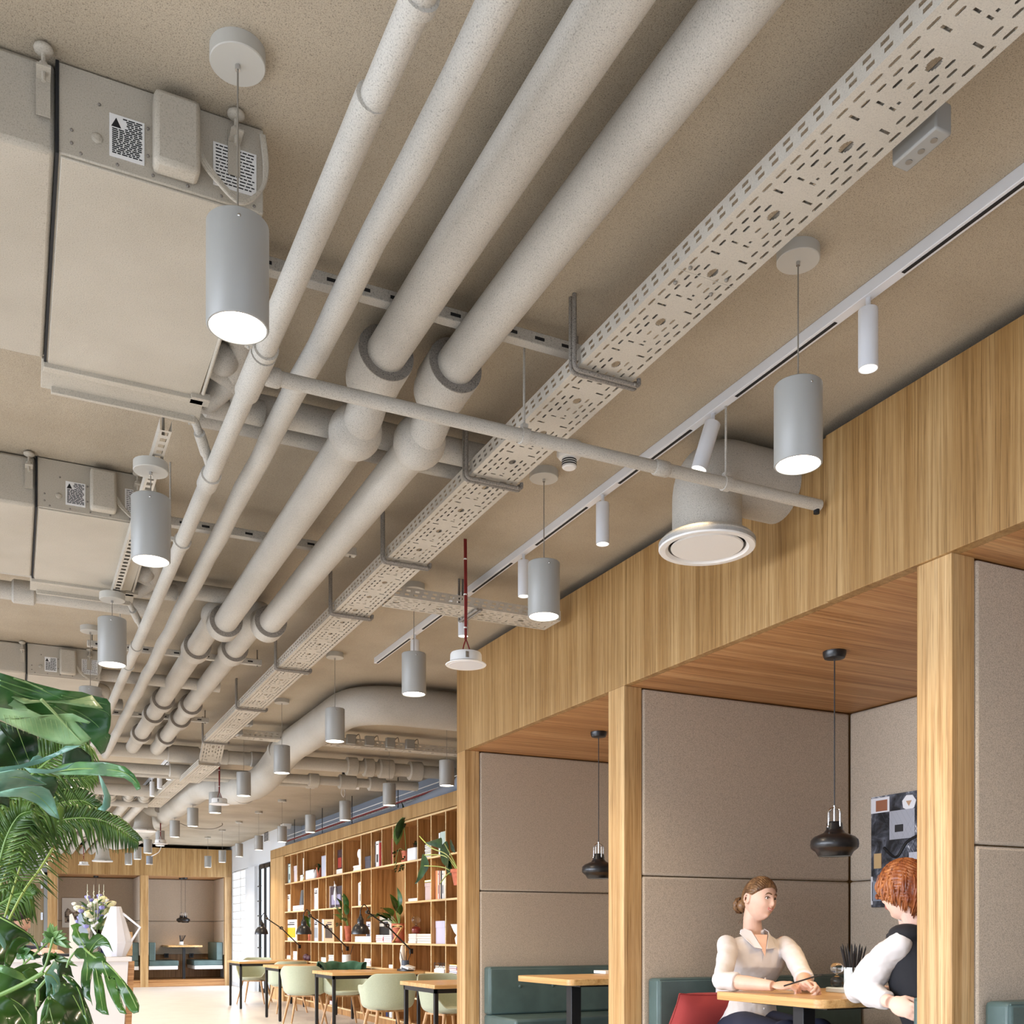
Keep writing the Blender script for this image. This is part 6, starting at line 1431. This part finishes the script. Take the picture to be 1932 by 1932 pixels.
# ---------------------------------------------------------------- foreground plants
def traced(name, mat, parent, pts, D0, dx=0., dy=0., wave=.012, wf=.05, th=.0012, bow=.0, ribs=(), ribmat=None, cuts=3):
    """a leaf cut to an outline, standing at its own distance, bent and rippled in depth, with thickness"""
    cx0 = sum(p[0] for p in pts)/len(pts); cy0 = sum(p[1] for p in pts)/len(pts); W = max(max(abs(p[0]-cx0) for p in pts), 1)
    def dep(x, y): u = (x-cx0); v = (y-cy0); return D0+dx*u+dy*v+bow*((u/W)**2)+wave*sin(u*wf+v*wf*.6)+wave*.5*sin(v*wf*1.7+1)
    bm = bmesh.new(); vs = [bm.verts.new((x, y, 0)) for x, y in pts]
    for tr in tessellate_polygon([[V((x, y, 0)) for x, y in pts]]): bm.faces.new([vs[i] for i in tr])
    for c_ in range(cuts):
        long_ = [e for e in bm.edges if e.calc_length() > 9]
        if not long_: break
        bmesh.ops.subdivide_edges(bm, edges=long_, cuts=1); bmesh.ops.triangulate(bm, faces=bm.faces[:])
    for v in bm.verts: v.co = at(v.co.x, v.co.y, D=dep(v.co.x, v.co.y))
    m = MB(); bm.verts.index_update(); m.add([v.co.copy() for v in bm.verts], [tuple(v.index for v in f.verts) for f in bm.faces]); bm.free()
    o = m.build(name, mat, parent, smooth=180, mods=[('SOLIDIFY', dict(thickness=th, offset=0))])
    if ribs:
        m = MB()
        for R in ribs:
            P = [at(x, y, D=dep(x, y)-.0045) for x, y in R[1]]; n = len(P); sp = spline(P, 5); k = len(sp); m.tube(sp, [R[0]*(1-.75*i/(k-1)) for i in range(k)], 6)
        m.build('vein', ribmat or M_['stem'], o)
    return o
def k6(P): return [(x/7.155, 1700+y/7.155) for x, y in P]
def k5(P): return [(x/7.727, 1250+y/7.727) for x, y in P]
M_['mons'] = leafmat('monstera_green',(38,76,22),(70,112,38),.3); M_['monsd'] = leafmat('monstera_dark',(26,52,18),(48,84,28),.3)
# planter below the frame
t = thing('planter_box', 'dark planter trough at the lower left holding the foreground plants', 'planter', (-.2,2.6,0))
m = MB(); m.box((-.75,1.75,0),(.12,3.45,.46)); m.build('trough', M_['lampblk'], t, bevel=.01); bx((-.72,1.78,.46),(.09,3.42,.47)).build('soil', M_['soil'], t)
t = thing('banana_plant', 'large leaved tropical plant with broad torn leaves at the left edge', 'plant', (-.15,2.0,.47))
for P, r in (([(-.15,1.95,.47),(-.14,1.93,1.2),(-.16,1.9,1.62)],.022),([(-.13,2.02,.47),(-.12,1.98,1.1),(-.08,1.95,1.50)],.016)): m = MB(); m.tube(spline(P,6),r,10); m.build('stem', M_['stem'], t)
T1 = [(-120,60),(0,150),(200,210),(620,330),(900,400),(1200,430),(1350,480),(1560,530),(1610,600),(1620,800),(1610,920),(1575,1030),(1615,1060),(1590,1150),(1530,1300),(1470,1340),(1400,1240),(1200,1000),(1000,830),(800,800),(400,720),(0,650),(-150,580)]
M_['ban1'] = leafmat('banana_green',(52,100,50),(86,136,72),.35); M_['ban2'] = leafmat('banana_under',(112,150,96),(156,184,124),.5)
traced('leaf', M_['ban1'], t, k5(T1), 1.85, dx=.0006, dy=.0006, wave=.01, ribs=[(.0016,k5(p)) for p in ([(0,260),(500,420),(1000,560),(1500,700),(1600,780)],[(700,600),(1100,700),(1400,900),(1560,1120)],[(200,230),(600,380),(900,530)],[(900,480),(1300,560),(1560,610)],[(800,640),(1150,860),(1480,1230)],[(0,330),(350,480),(700,560)],[(350,270),(700,440),(950,540)])], ribmat=bmat('5f8a4c'))
T2 = [(-150,520),(0,560),(200,620),(410,680),(600,770),(800,760),(1050,740),(1320,870),(1290,890),(1080,850),(1330,1110),(1190,1220),(1060,1200),(900,1190),(700,1130),(540,1070),(380,1000),(200,930),(0,830),(-150,760)]
traced('leaf', M_['ban2'], t, k5(T2), 1.80, dx=-.0004, dy=.0012, wave=.006, ribs=[(.003,k5([(600,540),(820,760),(1000,960),(1180,1150)]))]+[(.0007,k5([(a,760+a*.1),(a+60,1000+a*.12)])) for a in range(60,1000,75)], ribmat=bmat('8ea66c'))
T2b = [(-150,250),(0,360),(200,480),(450,545),(850,560),(1100,540),(1340,480),(1400,560),(1500,670),(1200,640),(900,590),(620,575),(350,600),(200,520),(0,420),(-150,330)]
traced('leaf', M_['ban2'], t, k5(T2b), 1.79, dx=.0005, dy=-.001, wave=.006)
traced('leaf', M_['ban2'], t, k5([(-100,380),(0,370),(180,500),(350,610),(420,690),(300,700),(0,570),(-100,540)]), 1.77, wave=.004)
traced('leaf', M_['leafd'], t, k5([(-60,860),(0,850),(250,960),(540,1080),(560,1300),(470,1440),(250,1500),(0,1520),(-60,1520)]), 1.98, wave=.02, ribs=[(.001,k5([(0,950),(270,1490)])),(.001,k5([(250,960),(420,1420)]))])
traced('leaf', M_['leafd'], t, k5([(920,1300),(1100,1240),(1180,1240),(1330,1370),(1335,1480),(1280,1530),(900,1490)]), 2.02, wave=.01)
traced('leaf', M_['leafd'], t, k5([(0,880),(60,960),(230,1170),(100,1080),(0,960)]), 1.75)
traced('leaf', M_['ban2'], t, k5([(930,1060),(1020,980),(1060,1190),(960,1210),(900,1260)]), 1.86)
traced('leaf', M_['leafb'], t, k5([(-60,1560),(0,1530),(300,1490),(600,1400),(860,1290),(960,1215),(1180,1210),(900,1330),(600,1470),(300,1545),(0,1600),(-60,1610)]), 1.84, bow=-.05)
traced('leaf', M_['leafb'], t, k5([(350,1530),(700,1560),(900,1540),(1090,1455),(980,1550),(700,1620),(440,1610)]), 1.82)
traced('leaf', M_['ban1'], t, [(90,1457),(120,1442),(150,1437),(200,1438),(235,1446),(252,1460),(263,1478),(265,1488),(258,1491),(250,1478),(235,1468),(200,1464),(150,1462),(110,1462)], 1.9, dx=-.0012, ribs=[(.002,[(95,1456),(160,1450),(230,1456),(258,1478)])])
traced('leaf', M_['leafb'], t, [(186,1460),(192,1468),(200,1483),(209,1505),(207,1522),(198,1531),(184,1527),(193,1519),(197,1503),(190,1478)], 1.88, bow=.02)
M_['leafg'] = leafmat('leaf_glaucous',(92,140,118),(136,176,150),.42)
traced('leaf', M_['leafg'], t, [(-20,1459),(0,1457),(28,1452),(50,1455),(60,1464),(88,1480),(65,1482),(35,1489),(0,1497),(-20,1499)], 1.66, dy=.002, ribs=[(.0012,[(-15,1475),(30,1466),(85,1480)])])
traced('leaf', M_['leafg'], t, [(-20,1499),(20,1489),(52,1484),(78,1484),(93,1491),(102,1508),(112,1545),(95,1538),(70,1516),(38,1503),(0,1503),(-20,1512)], 1.68, dy=.0015, ribs=[(.0012,[(-10,1500),(60,1495),(110,1543)])])
traced('leaf', M_['leafd'], t, [(-10,1500),(18,1505),(18,1524),(0,1516),(-10,1518)], 1.72)
traced('leaf', M_['leafd'], t, [(60,1462),(105,1465),(110,1480),(98,1510),(104,1545),(90,1530),(70,1505)], 2.0)
traced('leaf', M_['leafb'], t, k5([(440,1440),(480,1380),(560,1350),(620,1380),(560,1420)]), 1.9)
# palm
t = thing('palm_plant', 'feathery palm with arching fronds behind the broad leaves at the left', 'plant', (-.1,2.75,.47))
random.seed(5)
def frond(pts, D0, D1, L, n=46, droop=.5, both=True, wid=.0045, mat=None, name='frond'):
    n0 = len(pts); P = spline([at(x, y, D=D0+(D1-D0)*i/(n0-1)) for i, (x, y) in enumerate(pts)], 10); k = len(P); st = MB(); st.tube(P, [.0045*(1-.8*i/k) for i in range(k)], 6)
    fo = st.build(name, M_['stem'], t); m = MB()
    for i in range(n):
        s = .12+.88*i/n; q = s*(k-1); j = min(int(q), k-2); p = P[j].lerp(P[j+1], q-j); tg = (P[j+1]-P[j]).normalized(); ln = L*(sin(pi*min(1,s*.8+.18))**.6)*random.uniform(.85,1.1)
        sd = tg.cross(-FW).normalized()
        for sg in ((-1,1) if both else (1,)):
            d = (tg*.55+sd*sg*.8+FW*random.uniform(-.25,.25)).normalized(); e = p+d*ln*.55; e2 = p+d*ln*.9-UP*ln*droop; mid = (p+e)/2
            w = wid; pl = [p, mid, e, e2]; wd = tg*.7+FW*.5; wd.normalize(); ws = [w*.4, w, w*.8, .0005]; vs = []
            for a, b in zip(pl, ws): vs += [a-wd*b, a+wd*b]
            m.add(vs, [(0,1,3,2),(2,3,5,4),(4,5,7,6)])
    m.build('leaflet', mat or M_['palm'], fo, smooth=180, mods=[('SOLIDIFY', dict(thickness=.0006, offset=0))])['kind'] = 'stuff'
frond([(-30,1700),(10,1620),(60,1572),(130,1545),(200,1550),(262,1588)], 2.9, 2.8, .085, 70, .5)
frond([(-20,1640),(30,1570),(90,1525),(150,1510),(185,1528)], 3.0, 3.0, .09, 50, .4)
frond([(-30,1600),(20,1500),(80,1445),(140,1395),(160,1385)], 2.6, 2.5, .12, 46, .3)
frond([(-30,1560),(20,1480),(60,1430),(110,1400),(135,1395)], 3.1, 3.0, .13, 46, .1)
frond([(-40,1760),(0,1690),(50,1620),(70,1540),(75,1480)], 3.0, 3.1, .13, 50, .35)
frond([(-40,1660),(-10,1600),(20,1550),(60,1520),(110,1515)], 2.7, 2.7, .12, 46, .5)
frond([(-30,1620),(0,1560),(30,1500),(60,1470),(90,1465)], 2.8, 2.8, .11, 44, .5)
frond([(-20,1720),(10,1700),(30,1688),(50,1685),(62,1690)], 2.8, 2.8, .07, 30, .6)
frond([(-30,1720),(-5,1640),(12,1580),(35,1540),(60,1530)], 2.5, 2.5, .11, 40, .4)
frond([(60,1480),(100,1470),(150,1468),(180,1462)], 3.1, 3.1, .06, 30, .3)
for P in ([(-10,1790),(40,1690),(75,1640),(100,1600)],[(-20,1720),(20,1620),(40,1530)],[(0,1760),(30,1660),(50,1600)],[(-10,1660),(40,1560),(110,1500)]):
    m = MB(); m.tube(spline([at(x,y,D=2.7) for x,y in P],6),.003,6); m.build('stem', bmat('8a9a40'), t)
m = MB(); m.tube([(-.1,2.75,.47),(-.16,2.7,1.0),(-.15,2.65,1.3)],.02,8); m.build('trunk', M_['stem'], t)
# monstera
t = thing('monstera_plant', 'monstera with split glossy leaves at the lower left in front of the counter', 'plant', (0,2.3,.47))
A = [(955,330),(1040,297),(1105,325),(1062,345),(1060,400),(1085,440),(1110,430),(1200,440),(1190,480),(1205,530),(1250,480),(1320,435),(1380,455),(1440,505),(1480,570),(1525,690),(1470,620),(1400,600),(1320,615),(1260,660),(1240,700),(1330,680),(1400,710),(1430,760),(1430,810),(1500,880),(1590,980),(1680,1080),(1790,1220),(1850,1320),(1880,1410),(1870,1500),(1800,1520),(1740,1470),(1680,1380),(1620,1250),(1570,1130),(1548,1040),(1600,1200),(1650,1360),(1710,1530),(1620,1510),(1560,1420),(1500,1300),(1450,1180),(1420,1080),(1405,1000),(1380,960),(1368,1000),(1400,1130),(1420,1280),(1440,1420),(1470,1540),(1380,1525),(1295,1465),(1300,1380),(1280,1250),(1265,1100),(1250,900),(1240,1000),(1220,1120),(1215,1250),(1250,1415),(1225,1360),(1140,1300),(1110,1200),(1090,1100),(1100,950),(1140,800),(1130,780),(1060,780),(1010,740),(1000,690),(1040,640),(1100,630),(1150,650),(1120,600),(1050,600),(990,540),(970,470),(990,400)]
traced('leaf', M_['mons'], t, k6(A), 2.1, dx=-.0008, dy=-.0010, wave=.008, wf=.08, ribs=[(.0026,k6([(1140,640),(1250,740),(1500,900),(1700,1150),(1850,1450)])),(.0012,k6([(1160,680),(1180,900),(1160,1200)])),(.0012,k6([(1260,740),(1310,1000),(1390,1480)])),(.0012,k6([(1380,810),(1460,1040),(1640,1480)])),(.0012,k6([(1200,690),(1300,550),(1400,480)])),(.0012,k6([(1140,620),(1070,480),(1020,350)]))], ribmat=bmat('6f8c42'))
for P, mt, D0, rb in (
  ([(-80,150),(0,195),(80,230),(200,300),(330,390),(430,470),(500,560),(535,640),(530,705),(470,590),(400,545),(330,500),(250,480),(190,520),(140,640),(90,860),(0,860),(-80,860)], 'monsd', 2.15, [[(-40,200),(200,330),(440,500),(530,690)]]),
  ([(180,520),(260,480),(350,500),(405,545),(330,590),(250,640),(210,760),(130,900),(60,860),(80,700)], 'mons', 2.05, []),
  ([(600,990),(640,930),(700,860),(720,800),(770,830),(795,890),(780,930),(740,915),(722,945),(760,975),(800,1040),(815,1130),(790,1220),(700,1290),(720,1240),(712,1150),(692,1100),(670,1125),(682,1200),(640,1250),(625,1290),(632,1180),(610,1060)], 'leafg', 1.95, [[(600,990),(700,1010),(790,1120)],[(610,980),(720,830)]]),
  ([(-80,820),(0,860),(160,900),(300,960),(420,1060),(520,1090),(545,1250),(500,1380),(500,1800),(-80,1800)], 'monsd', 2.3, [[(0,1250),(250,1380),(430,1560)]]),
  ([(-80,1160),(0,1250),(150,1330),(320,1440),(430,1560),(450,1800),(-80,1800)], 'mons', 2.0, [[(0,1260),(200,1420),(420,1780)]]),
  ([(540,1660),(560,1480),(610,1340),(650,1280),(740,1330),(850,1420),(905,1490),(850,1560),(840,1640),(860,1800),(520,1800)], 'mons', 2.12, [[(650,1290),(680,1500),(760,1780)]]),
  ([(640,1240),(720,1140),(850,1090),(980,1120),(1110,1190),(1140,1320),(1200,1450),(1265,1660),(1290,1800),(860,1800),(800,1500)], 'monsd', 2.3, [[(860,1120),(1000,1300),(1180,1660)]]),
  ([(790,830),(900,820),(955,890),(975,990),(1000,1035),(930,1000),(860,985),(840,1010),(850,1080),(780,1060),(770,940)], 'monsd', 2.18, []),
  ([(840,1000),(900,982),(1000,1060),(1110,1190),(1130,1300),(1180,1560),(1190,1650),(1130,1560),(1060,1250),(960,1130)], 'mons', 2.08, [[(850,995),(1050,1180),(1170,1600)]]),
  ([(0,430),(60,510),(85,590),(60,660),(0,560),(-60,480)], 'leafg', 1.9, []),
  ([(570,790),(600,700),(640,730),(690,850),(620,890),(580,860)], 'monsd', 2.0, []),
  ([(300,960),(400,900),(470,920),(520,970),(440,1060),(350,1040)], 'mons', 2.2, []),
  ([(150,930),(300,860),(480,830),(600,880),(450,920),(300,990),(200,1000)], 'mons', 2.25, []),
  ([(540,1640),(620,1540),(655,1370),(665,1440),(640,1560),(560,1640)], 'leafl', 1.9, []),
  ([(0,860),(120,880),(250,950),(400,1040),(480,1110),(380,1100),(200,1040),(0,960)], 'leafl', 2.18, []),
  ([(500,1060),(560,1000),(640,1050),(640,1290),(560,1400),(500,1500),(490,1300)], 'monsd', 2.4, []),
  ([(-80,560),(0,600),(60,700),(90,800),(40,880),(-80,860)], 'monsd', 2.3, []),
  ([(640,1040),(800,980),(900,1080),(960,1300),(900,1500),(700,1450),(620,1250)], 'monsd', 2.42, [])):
    traced('leaf', M_[mt], t, k6(P), D0, dx=.0004, dy=-.0006, wave=.012, wf=.06, ribs=[(.0018,k6(r)) for r in rb], ribmat=bmat('6f8c42'))
for P, r in (([(-20,1280),(300,1130),(590,965)],.0045),([(500,1200),(560,1130),(620,1060)],.003),([(505,1180),(512,1300),(500,1420)],.003),([(520,1000),(610,880),(720,490)],.0022),([(1000,700),(930,800),(900,900)],.002)):
    m = MB(); m.tube(spline([at(x,y,D=1.98) for x,y in k6(P)],6),r,8); m.build('stem', M_['stem'], t)
m = MB(); m.tube([(0,2.3,.47),(-.03,2.15,.9),at(-25,1880,D=1.98)],.010,8); m.build('trunk', M_['stem'], t)
# small cut leaved philodendrons between monstera and counter
t = thing('philodendron', 'small bright finger leaved plant in front of the reception counter', 'plant', (.0,2.9,.47)); D_ = 2.75
def fan(c, tips, w, mat):
    o = at(*k6([c])[0], D=D_); m = MB()
    for i, tp in enumerate(tips):
        e = at(*k6([tp])[0], D=D_-.03+.02*(i%3)); leafblade(m, o, e, w, sag=.08, up=-FW, n=6)
    m.build('leaf', mat, t, smooth=180, mods=[('SOLIDIFY', dict(thickness=.001, offset=0))])
fan((720,490), [(590,400),(570,440),(640,360),(680,290),(710,300),(770,330),(800,400),(850,390),(900,440),(920,500),(960,560),(980,640),(930,640),(820,600),(780,600),(700,600),(610,560),(560,560),(860,460),(740,400)], .0075, M_['leafl'])
fan((740,760), [(560,720),(600,700),(660,700),(700,690),(760,690),(800,720),(880,760),(960,800),(1050,880),(1000,830),(900,820),(820,830),(640,800),(570,800)], .006, M_['palm'])
fan((250,560), [(150,480),(180,400),(260,390),(330,380),(420,440),(460,470),(400,560),(330,620),(240,640),(150,600)], .010, M_['palm'])
fan((330,700), [(230,640),(260,600),(340,600),(420,640),(500,720),(560,760),(480,790),(330,800),(220,780)], .010, M_['leaf'])
m = MB(); o = at(*k6([(720,490)])[0], D=D_); m.tube([o, o+V((-.10,0,-.1)), (.0,2.9,.47)], .003, 6); o = at(*k6([(330,700)])[0], D=D_); m.tube([o, (0,2.9,.47)], .003, 6); m.build('stem', M_['stem'], t)
# ---------------------------------------------------------------- light
def area(loc, d, sx, sy, W, c, sp=180):
    l = bpy.data.lights.new('window_light', 'AREA'); l.shape = 'RECTANGLE'; l.size = sx; l.size_y = sy; l.energy = W; l.spread = radians(sp); l.color = lin(c)[:3]
    o = bpy.data.objects.new('window_light', l); C.objects.link(o); o.location = loc; o.rotation_euler = V(d).to_track_quat('-Z', 'Y').to_euler(); return o
area((-4.75, 2, 1.65), (1,0,-.55), 11, 2.3, 620, (228,236,250), 100)
area((-4.75, 16, 1.65), (1,0,-.55), 15, 2.3, 900, (228,236,250), 100)
area((.3, -3.75, 1.65), (0,1,-.6), 9, 2.4, 120, (222,234,255), 95)
area((4.52, 23.2, 1.3), (-1,0,0), 1.6, 2.3, 60, (225,238,255))
w = bpy.data.worlds.new('world'); bpy.context.scene.world = w; w.use_nodes = True
w.node_tree.nodes['Background'].inputs[0].default_value = (.75,.86,1,1); w.node_tree.nodes['Background'].inputs[1].default_value = .3
vs.exposure = EXPO if 'EXPO' in globals() else 0.1
